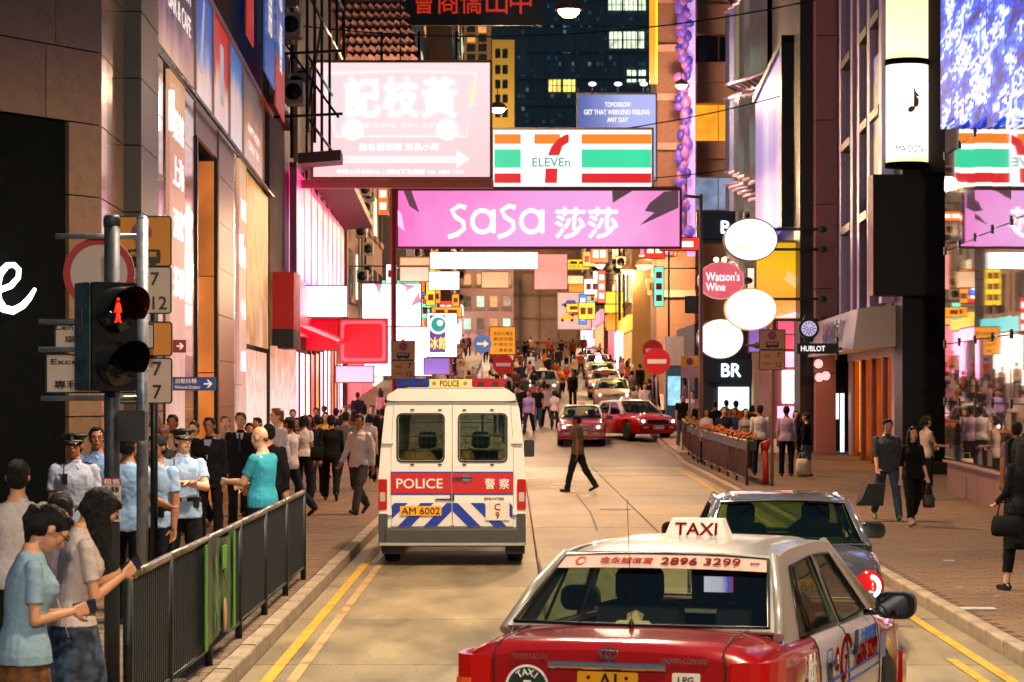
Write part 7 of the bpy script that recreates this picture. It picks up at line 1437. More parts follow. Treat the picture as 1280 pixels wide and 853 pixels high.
fr_ = railing('brown pedestrian railing with flower boxes along the east kerb', [(kr(y)+.42, y, G(y)+.13) for y in (58, 61, 64, 67, 70, 73, 76, 79, 82, 85.5)], 1.0, .14, mat('railing_brown', '#5a4038', .5, .4, var=.2), mat('railing_top_pale', '#b8a088', .5, .4))
LEAF = mat('leaf_green', '#2c4018', .7, var=.3); FLO = mat('petal_orange', '#d06a18', .6, var=.2); FLY = mat('petal_yellow', '#d8a020', .6, var=.2)
for i in range(9):
    y0 = 58.1+i*3.05; fb = thing('flower_box', ['flower box nearest the slim tan post, orange blossoms', 'second flower box from the slim post', 'third flower box from the slim post', 'fourth flower box along the railing', 'fifth flower box, middle of the railing', 'sixth flower box along the railing', 'third flower box from the far railing end, yellower blossoms', 'last flower box but one on the railing', 'last flower box on the railing with yellow blossoms'][i], 'planter', (kr(y0+1.4)+.52, y0+1.4, G(y0+1.4)+.13), group='flower boxes on the east railing')
    MB().bb(-.12, .12, -1.35, 1.35, .78, .98).build('box', mat('planter_green', '#1c2c20', .6), fb); lf, fl = MB(), MB()
    for k in range(150): c = Vector((random.gauss(0, .09), random.uniform(-1.3, 1.3), .99+abs(random.gauss(0, .07)))); a, b = Vector([random.uniform(-1, 1) for _ in range(3)]).normalized()*.05, Vector([random.uniform(-1, 1) for _ in range(3)]).normalized()*.035; lf.add([c, c+a, c+a+b, c+b], [(0, 1, 2, 3)])
    for k in range(70): c = Vector((random.gauss(0, .08), random.uniform(-1.3, 1.3), 1.06+abs(random.gauss(0, .05)))); fl.ell(c, (.03, .03, .02), 6, 4)
    lf.build('leaves', LEAF, fb)['kind'] = 'stuff'; fl.build('blossoms', FLY if i > 5 else FLO, fb)['kind'] = 'stuff'
# street lamps (those in view, above and behind the camera, and added fill lamps)
street_lamp(X_(622, 105), 105, Z_(137, 105), 3000, 'amber dish lamp hanging right of the pale pink sign', .36, (1, .6, .28))
street_lamp(X_(805, 128), 128, Z_(333, 128), 2500, 'largest hanging globe lamp under the end of the pink banner', .42, (1, .62, .3), 'globe'); street_lamp(X_(785, 138), 138, Z_(339, 138), 2000, 'second hanging globe lamp, left of the largest one', .38, (1, .62, .3), 'globe'); street_lamp(X_(750, 160), 160, Z_(332, 160), 3500, 'farthest hanging globe lamp beside the yellow text sign', .32, (1, .62, .3), 'globe'); street_lamp(X_(804, 150), 150, Z_(350, 150), 1500, 'small hanging lamp just under the globe lamps', .22, (1, .6, .3), 'globe')
LP = [2400, 4800, 6400, 6200, 4600, 3600, 3400, 8400, 4000]   # power of the overhead lamps, near to far
# lamps over the road nearer than the view, as along the rest of the street
street_lamp(1.4, -7, 8.2, LP[7], 'hanging amber lamp over the road behind the camera', arm=(-5, 8), col=(1, .82, .64))
street_lamp(2.4, 11, 8.6, LP[0], 'hanging amber lamp over the road above the nearest taxi', arm=(-5, 8), spot=140, col=(1, .74, .44))
street_lamp(-.2, 21, 9.2, LP[8], 'hanging lamp over the west lane behind the police van', arm=(-5, 9), spot=150, col=(1, .80, .60))
street_lamp(1.2, 28, 9.6, LP[1], 'hanging amber lamp high over the road above the police van', arm=(-5, 9), spot=140, col=(1, .70, .45))
street_lamp(1.6, 46, 10.6, LP[2], 'hanging amber lamp high over the road before the crossing man', arm=(-6, 9), spot=135)
street_lamp(1.4, 63, 11.6, LP[3], 'hanging amber lamp high over the crossing man', arm=(-6, 10), spot=135)
street_lamp(.5, 92, 10.5, LP[4], 'hanging amber lamp behind the convenience store sign', spot=150)
street_lamp(.2, 118, 12, LP[5], 'hanging amber lamp above the queue of taxis'); street_lamp(8.2, 124, 17, LP[6], 'amber lamp added to light the beige balcony building'); street_lamp(-.5, 150, 12.5, LP[6], 'hanging amber lamp high on the hill'); street_lamp(-1, 205, 15, LP[6]*3, 'hanging amber lamp before the netted building'); street_lamp(7, 210, 19, LP[6]*2, 'hanging amber lamp at the east end of the netted building')  # the one before the beige building is added to light its front
street_lamp(X_(590, 236), 236, Z_(110, 236), 14000, 'added unseen lamp lighting the balcony building, hidden behind the pale sign', col=(1, .7, .35)); street_lamp(X_(600, 286), 286, Z_(150, 286), 14000, 'added unseen lamp lighting the yellow apartment block', col=(1, .75, .4))  # both added out of sight to light the far buildings
street_lamp(X_(470, 80), 80, Z_(112, 80), 1700, 'unseen lamp added behind the pale pink sign to light the tiled canopy', col=(1, .66, .48))  # added lamp, hidden by the sign, that brightens the tiles
# ================================================================= vehicles
DOORAD = mat('door_white', '#c8c0cc', .3, var=.04, coat=.5)
tA = sedan('taxi', 'red taxi with silver roof, closest to the camera, phone number across its rear window', 'taxi', RED, SILVER, CARGLASS, DOORAD, ads=True)
fins(tA, .487, 13.05, 17.5)
tB = sedan('silver_car', 'dark silver saloon car stopped ahead of the nearest taxi with round red tail lamps', 'car', mat('paint_gunmetal', '#64646c', .18, .5, var=.05, coat=.8), mat('paint_gunmetal', '#4a4a50'), GLASSG, taxi=False, lamps='round')
fins(tB, 2.42, 22.3, 3); tB.scale = (.98, .98, .98)
tC = sedan('taxi', 'red taxi with lit headlamps coming down behind the crossing man', 'taxi', RED, SILVER, CARGLASS, facing=True); fins(tC, X_(729, 92.5), 92.5+1.5, 182, G(90))
def nplate(o, s): pass
def car2(label, px, Y, hd, roof=None, body=None):
    c = copy_tree(tC); c['label'] = label; fins(c, X_(px, Y), Y, hd, G(Y-2.3))
    c.rotation_euler.x = 0
    def paint(o):
        for i, s_ in enumerate(o.material_slots):
            if s_.material == RED and body: s_.link = 'OBJECT'; s_.material = body
        for ch in o.children: paint(ch)
    if body: paint(c)
    return c
CREAMT = mat('paint_taxi_cream', '#b89c78', .35, .1, coat=.4); DRED = mat('paint_darkred', '#8a2414', .35, coat=.4)
c = car2('red taxi swinging towards the east kerb, headlamps glaring, wheel turned', 752, 96.5, 156)
for i, (px, Y, lab, body) in enumerate(((764, 119, 'cream taxi behind the two red ones, roof sign lit', CREAMT), (755, 131, 'second cream taxi in the uphill queue', CREAMT), (750, 144, 'third taxi in the uphill queue, dark red body', DRED), (746, 160, 'fourth taxi in the queue near the crest', CREAMT), (742, 178, 'last visible taxi at the top of the queue', DRED))): car2(lab, px, Y, 181, body=body)
c = car2('grey car among the crowd on the west side of the hill', 680, 130, 182, body=mat('paint_grey', '#5a544e', .4, coat=.3))
pv = police_van(); fins(pv, -.78, 33.4, 0)

# ================================================================= people
DEN = mat('denim', '#41526a', .85, var=.3, scale=14, bump=.3, bscale=260); NAVY = cloth('#141a2c', 'navy'); CHAR = cloth('#121316', 'charcoal'); WHC = cloth('#c4bcbc', 'white'); LBL = cloth('#8fb4d8', 'lightblue'); POLS = cloth('#9cb8d8', 'policeblue'); BLC = cloth('#08090a', 'black')
SKT = mat('skirt_blue_print', '#2c3c50', .8, var=.95, scale=16, bump=.2, detail=1); SKO = mat('skirt_brown_print', '#6a4018', .8, var=.95, scale=12, detail=3); CHK = mat('check_beads', '#6a6470', .8, var=.6, scale=90)
def at(px, Y, gz=.13): return (X_(px, Y), Y, gz+G(Y))
def bagthing(label, at_, Y=None, size=(.3, .12, .24), m=None, strap=True, rz=0):
    t = thing('handbag', label, 'bag', at_, rz); MB().loft([[(size[0]*.5*a_*math.copysign(abs(math.cos(q*math.pi/10))**.6, math.cos(q*math.pi/10)), size[1]*.5*b_*math.sin(q*math.pi/10), size[2]*z_) for q in range(20)] for a_, b_, z_ in ((.70, .6, 0), (.93, 1, .06), (1, 1.1, .3), (.94, .9, .7), (.82, .45, .97), (.78, .2, 1))]).build('pouch', m or BLC, t)
    if strap: MB().tube([(-size[0]*.3, 0, size[2]-.01), (-size[0]*.2, 0, size[2]+.14), (size[0]*.2, 0, size[2]+.14), (size[0]*.3, 0, size[2]-.01)], .009, 6).build('strap', m or BLC, t)
    return t
V = .0085
def stand(): return dict(thigh=(3, -2), knee=(2, 4))
def walk(a=1): return dict(thigh=(26*a, -18*a) if a > 0 else (18*a, -26*a), knee=(8, 26) if a > 0 else (26, 8), flex=(-16*a, 18*a), elb=(16, 22))
# two women with phones
p = person('woman in pale blue tee shirt and brown patterned skirt looking down at her phone', at(30, 12.7), R(-68), 1.63, 'f', .0065, 0, 'pony', None, 'tee', cloth('#86a4b8', 'teeblue'), 'short', .90, 'longskirt', SKO, bulk=.95, thigh=(4, -2), knee=(4, 6), flex=(8, 4), elb=(92, 100), inw=(10, 26), abd=(4, 6), pitch=38, lean=5, phone='r', glasses=True, wr=.012, cat='woman')
MB().tube([(.077*.9, .05, 1.42), (.06, .14, 1.30), (.02, .2, 1.12), (.0, .24, 1.0)], .0022, 5).build('earphone_wire', WHITEINK, p)
person('woman in white blouse with long loose black hair bent over her phone', at(92, 13.6), R(-62), 1.69, 'f', .0065, 0, 'long', None, 'shirt', cloth('#c0b0ac', 'blouse'), 'short', .98, 'skirt', SKT, bulk=.95, thigh=(5, -3), knee=(4, 6), flex=(16, 12), elb=(104, 112), inw=(10, 26), abd=(4, 6), pitch=42, lean=5, phone='r', wr=.014, cat='woman')
person('dark-haired man in white shirt seen from behind on the far west pavement', at(22, 17.2), R(8), 1.70, 'm', .010, 0, 'short', None, 'shirt', WHC, 'long', .88, 'trousers', CHAR, **stand())
person('woman with black hair bun and clip in chequered top between the two phone users', at(76, 15.0), R(15), 1.57, 'f', .010, 0, 'bun', None, 'tee', CHK, 'short', .88, 'trousers', BLC, **stand())
person('policeman in peaked cap and white-blue shirt with shoulder radio facing the street', at(93, 24.4), R(190), 1.76, 'm', V, 1, 'short', None, 'shirt', cloth('#a8b0c4', 'policewhite'), 'short', .88, 'trousers', CHAR, cap=True, belt=True, yaw=12, bulk=1.05, **stand())
person('man in glasses and light blue shirt behind the capped policeman', at(121, 27.0), R(170), 1.78, 'm', V, 1, 'short', None, 'shirt', cloth('#7c98c8', 'blueshirt'), 'long', .88, 'trousers', CHAR, glasses=True, yaw=-20, **stand())
person('man in pale blue shirt with dark rucksack strap facing away beside the signal post', at(160, 23.5), R(-20), 1.78, 'm', .010, 1, 'short', None, 'shirt', LBL, 'short', .86, 'trousers', CHAR, thigh=(2, -2), knee=(2, 2), flex=(20, 25), elb=(50, 50))
person('man in dark grey suit seen from behind, right of the sign posts', at(204, 30), R(-8), 1.76, 'm', .010, 1, 'short', HAIRB, 'jacket', cloth('#26282c', 'greysuit'), 'long', .80, 'trousers', CHAR, **stand())
person('man in pale shirt standing by the lit granite wall', at(216, 38), R(175), 1.80, 'm', .010, 1, 'short', None, 'shirt', cloth('#b09c90', 'paleshirt'), 'long', .88, 'trousers', CHAR, **stand())
person('policeman in light blue shirt partly hidden by the sign posts', at(197, 24.4), R(150), 1.74, 'm', .010, 1, 'short', None, 'shirt', POLS, 'short', .88, 'trousers', CHAR, belt=True, **stand())
person('policeman with peaked cap and folded arms beside the barrier', at(228, 25.8), R(195), 1.78, 'm', V, 2, 'short', None, 'shirt', POLS, 'short', .88, 'trousers', CHAR, cap=True, belt=True, flex=(38, 34), elb=(72, 78), inw=(58, 60), abd=(8, 8), yaw=-18, bulk=1.04, thigh=(2, -2), knee=(2, 2))
person('man in black suit, glasses and pale blue shirt with a bag strap across', at(262, 36), R(172), 1.78, 'm', V, 1, 'short', None, 'jacket', CHAR, 'long', .80, 'trousers', CHAR, glasses=True, inner='#8898c0', **stand())
person('man whose face shows between the two black-suited men', at(282, 40.5), R(180), 1.76, 'm', .010, 2, 'short', HAIRB, 'shirt', cloth('#a08c7c', 'sand'), 'long', .88, 'trousers', CHAR, **stand())
person('man in black suit with blue necktie looking towards the camera', at(301, 39.5), R(178), 1.82, 'm', V, 0, 'short', None, 'jacket', BLC, 'long', .80, 'trousers', BLC, tie='#1c2850', inner='#c0c0cc', **stand())
person('balding man in turquoise tee shirt holding a phone over the barrier', at(328, 28.3), R(62), 1.76, 'm', V, 2, 'bald', None, 'tee', cloth('#38a0b8', 'turquoise'), 'short', .84, 'trousers', NAVY, flex=(26, 20), elb=(66, 62), inw=(14, 10), pitch=10, phone='l', wr=.016, bulk=1.08, thigh=(2, -2), knee=(2, 2))
person('ginger-haired man in white shirt with rolled sleeves', at(347, 40.5), R(120), 1.88, 'm', V, 2, 'short', mat('hair_ginger', '#7a4020', .45, var=.2, scale=60), 'shirt', WHC, 'rolled', .88, 'trousers', CHAR, flex=(10, 18), elb=(40, 60), inw=(0, 30), bulk=1.06, thigh=(6, -4), knee=(2, 8))
person('woman in white blouse and black trousers seen from behind with a shoulder bag', at(380, 49), R(-10), 1.68, 'f', .010, 0, 'bob', None, 'shirt', WHC, 'short', .95, 'trousers', BLC, **stand())
person('woman in yellow dress walking towards the camera', at(407, 63), R(180), 1.68, 'f', .010, 2, 'long', None, 'dress', cloth('#c8a04c', 'yellowdress'), 'none', .55, 'none', CHAR, face=True, **walk())
person('man in grey tee shirt and black trousers walking away up the pavement', at(432, 55), R(-5), 1.76, 'm', .010, 1, 'short', None, 'tee', cloth('#5c5c58', 'greytee'), 'short', .86, 'trousers', BLC, bulk=1.05, **walk(-1))
person('man in white shirt and grey trousers striding near the kerb behind the van', at(449, 44.5), R(150), 1.80, 'm', .010, 1, 'short', None, 'shirt', WHC, 'long', .88, 'trousers', cloth('#38383a', 'greytrouser'), face=True, yaw=-20, **walk())
for (px, Y, lab, sx__, hr, cl, tc, sl, hh, rz) in ((372, 56, 'woman with shoulder-length hair in dark top behind the white blouse', 'f', 'bob', 'tee', BLC, 'short', 1.62, 170), (352, 52, 'person in brown top half hidden behind the ginger-haired man', 'f', 'bob', 'tee', cloth('#4a3028', 'browntop'), 'short', 1.64, 160), (471, 62, 'woman in black jacket walking close to the van side', 'f', 'long', 'jacket', BLC, 'long', 1.62, 10), (462, 60, 'person in white top just behind the striding man', 'f', 'bob', 'tee', WHC, 'short', 1.66, 5), (478, 70, 'dark-clothed person walking by the red time plate post', 'm', 'short', 'jacket', NAVY, 'long', 1.72, 0), (420, 68, 'person in dark top ahead of the grey tee shirt', 'm', 'short', 'tee', NAVY, 'short', 1.74, 0), (442, 75, 'brown-haired walker farther up the west pavement', 'f', 'long', 'tee', cloth('#70402c', 'rusttop'), 'short', 1.64, 0), (395, 70, 'dark-haired walker beyond the yellow dress', 'm', 'short', 'shirt', NAVY, 'short', 1.74, 180), (366, 64, 'walker in a dark jacket by the pink shop window', 'm', 'short', 'jacket', CHAR, 'long', 1.74, 180), (322, 47, 'man in dark jacket standing in the shop doorway', 'm', 'short', 'jacket', CHAR, 'long', 1.72, 150), (455, 84, 'walker in cream top far up the west pavement', 'f', 'long', 'tee', cloth('#a89078', 'creamtop'), 'short', 1.66, 0), (484, 90, 'walker in red top near the pink lightbox', 'f', 'bob', 'tee', cloth('#902820', 'redtop'), 'short', 1.64, 0),
 (243, 40, 'man in black jacket behind the folded-arm policeman', 'm', 'short', 'jacket', BLC, 'long', 1.74, 170), (312, 44, 'woman in grey top behind the suit with blue necktie', 'f', 'bob', 'tee', cloth('#4a4a50', 'slatetee'), 'short', 1.66, 190), (336, 34, 'dark-suited man just past the turquoise tee shirt', 'm', 'short', 'jacket', CHAR, 'long', 1.78, 30), (362, 44, 'man in white shirt facing the shops past the ginger-haired man', 'm', 'short', 'shirt', WHC, 'long', 1.76, 60), (397, 52, 'black-haired man in navy shirt near the yellow dress', 'm', 'short', 'shirt', NAVY, 'long', 1.72, 10), (414, 50, 'man in black suit walking away before the grey tee shirt', 'm', 'short', 'jacket', BLC, 'long', 1.74, 0), (387, 60, 'woman in red-brown blouse by the pink window', 'f', 'long', 'shirt', cloth('#70402c', 'rusttop'), 'short', 1.64, 175), (405, 78, 'man in pale shirt deep in the west crowd', 'm', 'short', 'shirt', WHC, 'short', 1.74, 0), (430, 82, 'woman in black top deep in the west crowd', 'f', 'bob', 'tee', BLC, 'short', 1.64, 180), (447, 92, 'man in navy jacket deep in the west crowd', 'm', 'short', 'jacket', NAVY, 'long', 1.74, 0), (465, 78, 'man in light grey shirt close behind the black-jacketed woman', 'm', 'short', 'shirt', cloth('#787880', 'lightgrey'), 'short', 1.76, 180), (476, 98, 'woman in pink top beside the van roof', 'f', 'long', 'tee', cloth('#a86878', 'pinktop'), 'short', 1.64, 0), (190, 34, 'man in black suit glimpsed between the sign posts', 'm', 'short', 'jacket', BLC, 'long', 1.80, 160)):
    person(lab, at(px, Y), R(rz), hh, sx__, .014, random.choice((0, 1, 2)), hr, None, cl, tc, sl, .86, 'trousers', random.choice((BLC, CHAR, NAVY)), **walk(random.choice((-1, 1))))
bagthing('black shoulder bag at the hip of the woman in white blouse', (X_(388, 48.6)+.12, 48.6, .95), size=(.26, .1, .26)); bagthing('black handbag carried beside the yellow dress', (X_(420, 62), 62.6, .72), size=(.24, .1, .2))
# crossing man
person('man in brown tee shirt and dark trousers crossing the road', (X_(722, 57.5), 57.5, 0), R(72), 1.76, 'm', V, 3, 'short', None, 'tee', cloth('#5e4e38', 'browntee'), 'short', .86, 'trousers', cloth('#14181c', 'darktrouser'), thigh=(16, -20), knee=(4, 14), flex=(-10, 12), elb=(12, 18), pitch=4, bulk=1.04, cat='man')
# east pavement pair and others
person('man in grey and black zip jacket and jeans walking beside the woman in black', at(1109, 42.5), R(184), 1.76, 'm', V, 2, 'short', None, 'jacket', mat('jacket_grey_print', '#34383a', .8, var=.5, scale=26), 'rolled', .88, 'trousers', DEN, shoe=mat('shoe_neon', '#7a9a58', .6), pitch=14, cat='man', **walk())
person('woman in loose black top and cropped black trousers walking on the east pavement', at(1141, 40.6), R(188), 1.64, 'f', V, 2, 'long', None, 'shirt', BLC, 'rolled', .86, 'trousers', BLC, shoe=mat('shoe_silver', '#9a9488', .4, .3), hemb=.2, cat='woman', **walk(-1))
person('woman in white shirt with dark ponytail using a phone by the black wall', at(1158, 50), R(-60), 1.66, 'f', .010, 2, 'pony', None, 'shirt', cloth('#a89890', 'dimwhite'), 'short', .9, 'trousers', BLC, flex=(20, 24), elb=(60, 62), phone='r', thigh=(2, -2), knee=(2, 2), cat='woman')
sb = thing('shopping_bag', 'dark green shopping bag with pale side carried by the man in jeans', 'bag', (X_(1088, 42.3), 42.3, .38)); MB().loft([[(-.24, -.08, 0), (.2, -.08, 0), (.2, .08, 0), (-.24, .08, 0)], [(-.14, -.08, .36), (.24, -.08, .36), (.24, .08, .36), (-.14, .08, .36)]], False).build('sack', mat('bag_dark', '#141c14', .6), sb); MB().add([(-.26, -.085, .02), (-.16, -.085, .38), (-.02, -.085, .42), (-.16, -.085, .1)], [(0, 1, 2, 3)]).build('pale_side', mat('bag_pale', '#a89088', .6), sb)
bagthing('brown handbag swinging from the hand of the woman in black', (X_(1161, 40.7), 40.7, .42), size=(.2, .1, .2), m=mat('bag_brown', '#2c2018', .6))
person('woman in long black coat holding a dark bag near the glass wall', at(1277, 27.6), R(25), 1.68, 'f', V, 2, 'long', None, 'jacket', BLC, 'long', .5, 'trousers', BLC, hemb=.25, flex=(10, 12), elb=(50, 62), inw=(10, 20), thigh=(8, -8), knee=(2, 10), cat='woman')
person('man in pink checked shirt with a black rucksack beside the glass wall', at(1271, 38), R(-10), 1.76, 'm', .010, 1, 'short', None, 'shirt', mat('check_pink', '#7c5864', .8, var=.5, scale=50), 'short', .86, 'trousers', CHAR, **walk())
rk = thing('rucksack', 'black rucksack on the back of the man in pink checked shirt', 'bag', at(1272, 37.75)); MB().cbox((0, 0, 1.22), (.32, .2, .46), .07).build('pack', BLC, rk)
for s_ in (-.11, .11): MB().tube([(s_, .02, 1.43), (s_, .16, 1.50), (s_*1.1, .30, 1.38)], .02, 6).build('strap', BLC, rk)
bagthing('black bag with cream lining slung at the side of the long black coat', (X_(1256, 27.3), 27.2, .74), size=(.34, .13, .22)); 
# group by the shop, east
person('man in lilac shirt and black trousers talking with his back half turned', at(983, 64), R(-15), 1.76, 'm', .010, 1, 'short', None, 'shirt', cloth('#a890a8', 'lilacshirt'), 'long', .9, 'trousers', BLC, thigh=(6, -5), knee=(3, 6))
person('woman in black top and denim shorts with bare legs', at(1008, 63.5), R(60), 1.60, 'f', .010, 0, 'bun', None, 'jacket', BLC, 'long', .9, 'shorts', DEN, **stand())
person('woman with long dark hair standing behind the talking pair', at(995, 67), R(180), 1.62, 'f', .012, 0, 'long', None, 'tee', BLC, 'short', .88, 'trousers', BLC, **stand())
person('man in white shirt and navy trousers seen from behind by the slim post', at(950, 64.5), R(-4), 1.78, 'm', .010, 1, 'short', None, 'shirt', WHC, 'long', .92, 'trousers', NAVY, **stand())
wb = bagthing('white plastic bag held low between the talking pair', (X_(1003, 62.8), 62.8, .2), size=(.34, .2, .4), m=mat('bag_white', '#b8a898', .6))
for (px, Y, lab, sx__, hr, tc, rz, hh) in ((883, 74, 'woman in white top with shoulder-length hair behind the flowered railing', 'f', 'bob', WHC, 180, 1.62), (905, 70, 'man in navy tee shirt with a red print behind the railing', 'm', 'short', NAVY, 180, 1.70), (918, 74, 'person in blue top just behind the navy tee shirt', 'f', 'bob', cloth('#28406c', 'bluetop'), 175, 1.64), (932, 69, 'woman in black and white striped top behind the railing', 'f', 'bob', mat('stripe_top', '#8a8680', .8, var=.9, scale=12, stretch=(.1, .1, 3)), 185, 1.66), (920, 80, 'man in orange top with his back to the street', 'm', 'short', cloth('#c06030', 'orangetop'), 0, 1.80), (894, 82, 'dark-haired person near the BR shop window', 'm', 'short', CHAR, 0, 1.74), (874, 84, 'person in dark jacket beside the lamp post', 'm', 'short', BLC, 170, 1.74), (908, 84, 'person in grey tee shirt at the BR shop door', 'm', 'short', cloth('#4a4a50', 'slatetee'), 10, 1.72), (853, 88, 'man in black waistcoat with a red bag at the end of the flowered railing', 'm', 'short', CHAR, 190, 1.78), (865, 92, 'pale-shirted passer-by beyond the railing end', 'm', 'short', WHC, 180, 1.72), (940, 80, 'person in dark green top before the cream pillar', 'f', 'bob', cloth('#2c3828', 'greentop'), 0, 1.66)):
    person(lab, at(px, Y), R(rz), hh, sx__, .013, random.choice((0, 1)), hr, None, 'tee', tc, 'short', .86, 'trousers', random.choice((BLC, CHAR, DEN)), face=(Y < 75), **stand())
# ---- the crowd up the hill: a few bodies, many individuals
ARCH = []
for i, (sx__, hr, tp, sl, wk) in enumerate((('m', 'short', 'shirt', 'long', walk(1)), ('m', 'short', 'tee', 'short', walk(-1)), ('f', 'long', 'tee', 'short', walk(1)), ('f', 'bob', 'shirt', 'short', walk(-1)), ('m', 'short', 'jacket', 'long', stand()), ('f', 'bob', 'jacket', 'long', walk(1)))):
    ARCH.append(person('', (0, -500-i, 0), 0, 1.72 if sx__ == 'm' else 1.62, sx__, .02, i % 3, hr, None, tp, WHC, sl, .86, 'trousers', CHAR, face=False, **wk))
fuse_all()
CROWD = [ # px, feet px-ish distance, colour name, archetype, heading, label
 (646, 104, 'white', 0, 0, 'person in white shirt at the west edge of the road crowd'), (652, 100, 'black', 4, 0, 'person in black coat in front of the road crowd'), (661, 97, 'lavender', 1, 180, 'man in lavender shirt leading the crowd down the road'), (672, 101, 'black', 1, 180, 'dark-clothed walker beside the lavender shirt'), (684, 102, 'whiter', 0, 0, 'first of two white-shirted walkers side by side'), (693, 100, 'whiter', 3, 0, 'second white-shirted walker with dark trousers'), (667, 112, 'lilac', 3, 0, 'person in lilac top behind the lavender shirt'), (680, 110, 'rose', 2, 0, 'person in rose top among the road crowd'), (716, 118, 'black', 4, 180, 'man in black suit and white shirt walking alone in the road'), (656, 118, 'grey', 1, 0, 'grey-shirted walker in the second row of the crowd'),
 (644, 122, 'brown', 4, 0, 'brown-jacketed person by the west kerb'), (668, 126, 'black', 5, 0, 'black-jacketed woman behind the rose top'), (700, 128, 'orange', 1, 180, 'orange-shirted person mid-road uphill'), (708, 134, 'red', 2, 180, 'red-topped person next to the orange shirt'), (694, 138, 'rust', 1, 0, 'rust-shirted person farther uphill'), (650, 132, 'navy', 4, 0, 'navy-jacketed walker uphill on the west side'), (662, 140, 'rose', 3, 0, 'rose-bloused walker near the grey car'), (674, 146, 'white', 0, 0, 'white-shirted walker above the grey car'), (686, 150, 'black', 5, 0, 'dark walker beside the white shirt uphill'), (640, 142, 'rust', 2, 0, 'rust-topped walker by the shop row'), (718, 150, 'cream', 3, 0, 'cream-topped walker between crowd and taxis'), (726, 158, 'red', 1, 0, 'red-shirted walker beside the taxi queue'),
 (652, 156, 'brown', 1, 0, 'brown-shirted walker high on the west pavement'), (666, 162, 'navy', 4, 0, 'navy-clad walker near the hilltop'), (680, 168, 'orange', 2, 0, 'orange-topped walker near the hilltop'), (698, 166, 'black', 4, 0, 'black-clad walker near the hilltop'), (708, 174, 'cream', 0, 0, 'cream-shirted walker near the hilltop'), (690, 180, 'red', 3, 0, 'red-bloused walker near the top'), (672, 184, 'white', 1, 0, 'white-shirted walker near the top'), (656, 188, 'black', 5, 0, 'dark figure under the netted building'), (716, 186, 'rust', 4, 0, 'rust-jacketed figure under the netted building'), (702, 194, 'navy', 1, 0, 'navy figure at the crest of the road'), (686, 198, 'orange', 0, 0, 'orange figure at the crest of the road'), (730, 196, 'brown', 4, 0, 'brown figure at the crest beside the last taxi'),
 (796, 104, 'white', 3, 180, 'white-bloused woman on the east kerb behind the taxis'), (806, 101, 'whiter', 0, 180, 'white-shirted man on the east kerb'), (812, 106, 'black', 4, 0, 'dark figure beside the no-entry signs'), (790, 118, 'lilac', 5, 0, 'lilac-jacketed person bending by the east shops'), (800, 124, 'black', 4, 0, 'black-clad person by the yellow sign'), (784, 134, 'rust', 2, 0, 'rust-topped person on the east pavement'), (794, 142, 'orange', 1, 0, 'orange-shirted person on the east pavement'), (778, 150, 'brown', 4, 0, 'brown-clad person by the taxi queue'), (788, 160, 'red', 3, 0, 'red-bloused person up the east pavement'), (776, 172, 'cream', 1, 0, 'cream-shirted person high on the east pavement'), (846, 112, 'navy', 4, 0, 'navy-jacketed person beyond the blue cabinet'), (856, 106, 'grey', 1, 0, 'grey-shirted person beyond the blue cabinet'),
 (622, 98, 'white', 0, 0, 'white-shirted person behind the van roof'), (630, 104, 'brown', 4, 0, 'brown-jacketed person below the no-entry disc'), (636, 110, 'grey', 2, 0, 'grey-topped person beside the no-entry post'), (640, 100, 'navy', 5, 0, 'navy-jacketed woman next to the van')]
rc = random.Random(21); seen_ = set(c[5] for c in CROWD)
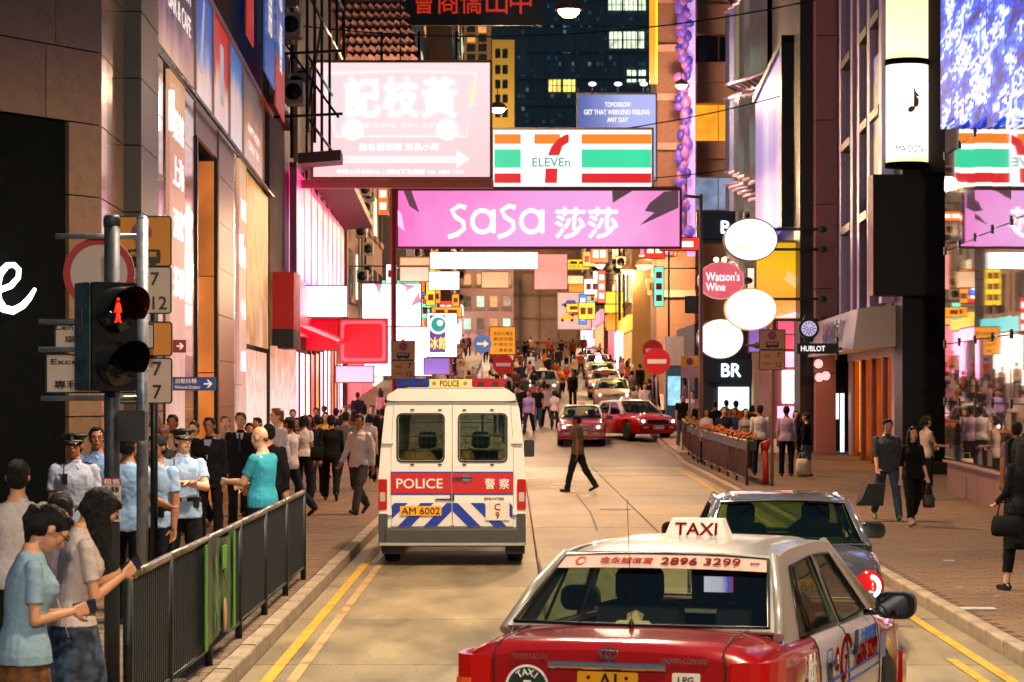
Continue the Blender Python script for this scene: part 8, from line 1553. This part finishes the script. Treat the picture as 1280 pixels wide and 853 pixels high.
for k in range(400):
    if len(CROWD) > 118: break
    zone = rc.choice(('west', 'west', 'road', 'road', 'east')); Y = rc.uniform(104, 210); x = {'west': rc.uniform(-5.6, -2.5), 'road': rc.uniform(-2.1, 1.6), 'east': rc.uniform(5.4, 7.2) if Y > 136 else rc.uniform(5.4, 8.0)}[zone]
    if zone == 'road' and x > 640/9999 and Y < 190 and 640+x*FP/Y > 722: continue
    cn_ = rc.choice(('white', 'whiter', 'black', 'lilac', 'rose', 'grey', 'brown', 'orange', 'red', 'rust', 'navy', 'cream')); ar = rc.randint(0, 5)
    lb_ = '%s %s %s %s' % ({'whiter': 'bright white'}.get(cn_, cn_), ('shirted man', 'tee-shirted man', 'tee-shirted woman', 'bloused woman', 'jacketed man', 'jacketed woman')[ar], {'west': 'on the west pavement', 'road': 'walking in the road', 'east': 'on the east pavement'}[zone], 'at the foot of the hill' if Y < 135 else ('halfway up the hill' if Y < 170 else 'high up the hill'))
    if lb_ in seen_: continue
    seen_.add(lb_); CROWD.append((640 + x*FP/Y, Y, cn_, ar, rc.choice((0, 180)), lb_))
CC = {'white': '#a8a09a', 'whiter': '#c4bcb8', 'black': '#0c0c0e', 'lavender': '#7c74b0', 'lilac': '#8c7890', 'rose': '#a07078', 'grey': '#4c4a4c', 'brown': '#4a3424', 'orange': '#b06028', 'red': '#98281c', 'rust': '#7c4024', 'navy': '#182034', 'cream': '#a89070'}
BT = [BLC, CHAR, NAVY, DEN]
for i, (px, Y, c_, ar, hd, lab) in enumerate(CROWD):
    r = copy_tree(ARCH[ar]); r['label'] = lab; r['group'] = 'people in the street beyond the van'; x = X_(px, Y)
    r.location = (x, Y, G(Y) + (.13 if x < -2.3 or x > kr(Y) else 0)); r.rotation_euler = (0, 0, R(hd + random.uniform(-25, 25)))
    s_ = r.scale[0]*random.uniform(.95, 1.05); r.scale = (s_, s_, s_)
    for ch in r.children:
        nm = ch.name.split('.')[0]; m = None
        if nm in ('shirt', 'tee_shirt', 'jacket', 'collar'): m = cloth(CC[c_], 'crowd_'+c_)
        if nm == 'trousers': m = BT[i % 4]
        if m:
            for s2 in ch.material_slots: s2.link = 'OBJECT'; s2.material = m
for r in ARCH:
    for ch in list(r.children): bpy.data.objects.remove(ch)
    bpy.data.objects.remove(r)
# ================================================================= empties to the foot of their things
bpy.context.view_layer.update()
for o in list(COL.objects):
    if o.parent is None and o.type == 'EMPTY' and o.children and o.location.length < 1e-6 and abs(o.rotation_euler.z) < 1e-6:
        pts = [c.matrix_world @ Vector(b) for c in o.children_recursive if c.type == 'MESH' for b in c.bound_box]
        if not pts: continue
        b = Vector(((min(p.x for p in pts)+max(p.x for p in pts))/2, (min(p.y for p in pts)+max(p.y for p in pts))/2, min(p.z for p in pts)))
        o.location = b
        for c in o.children: c.location = c.location - b
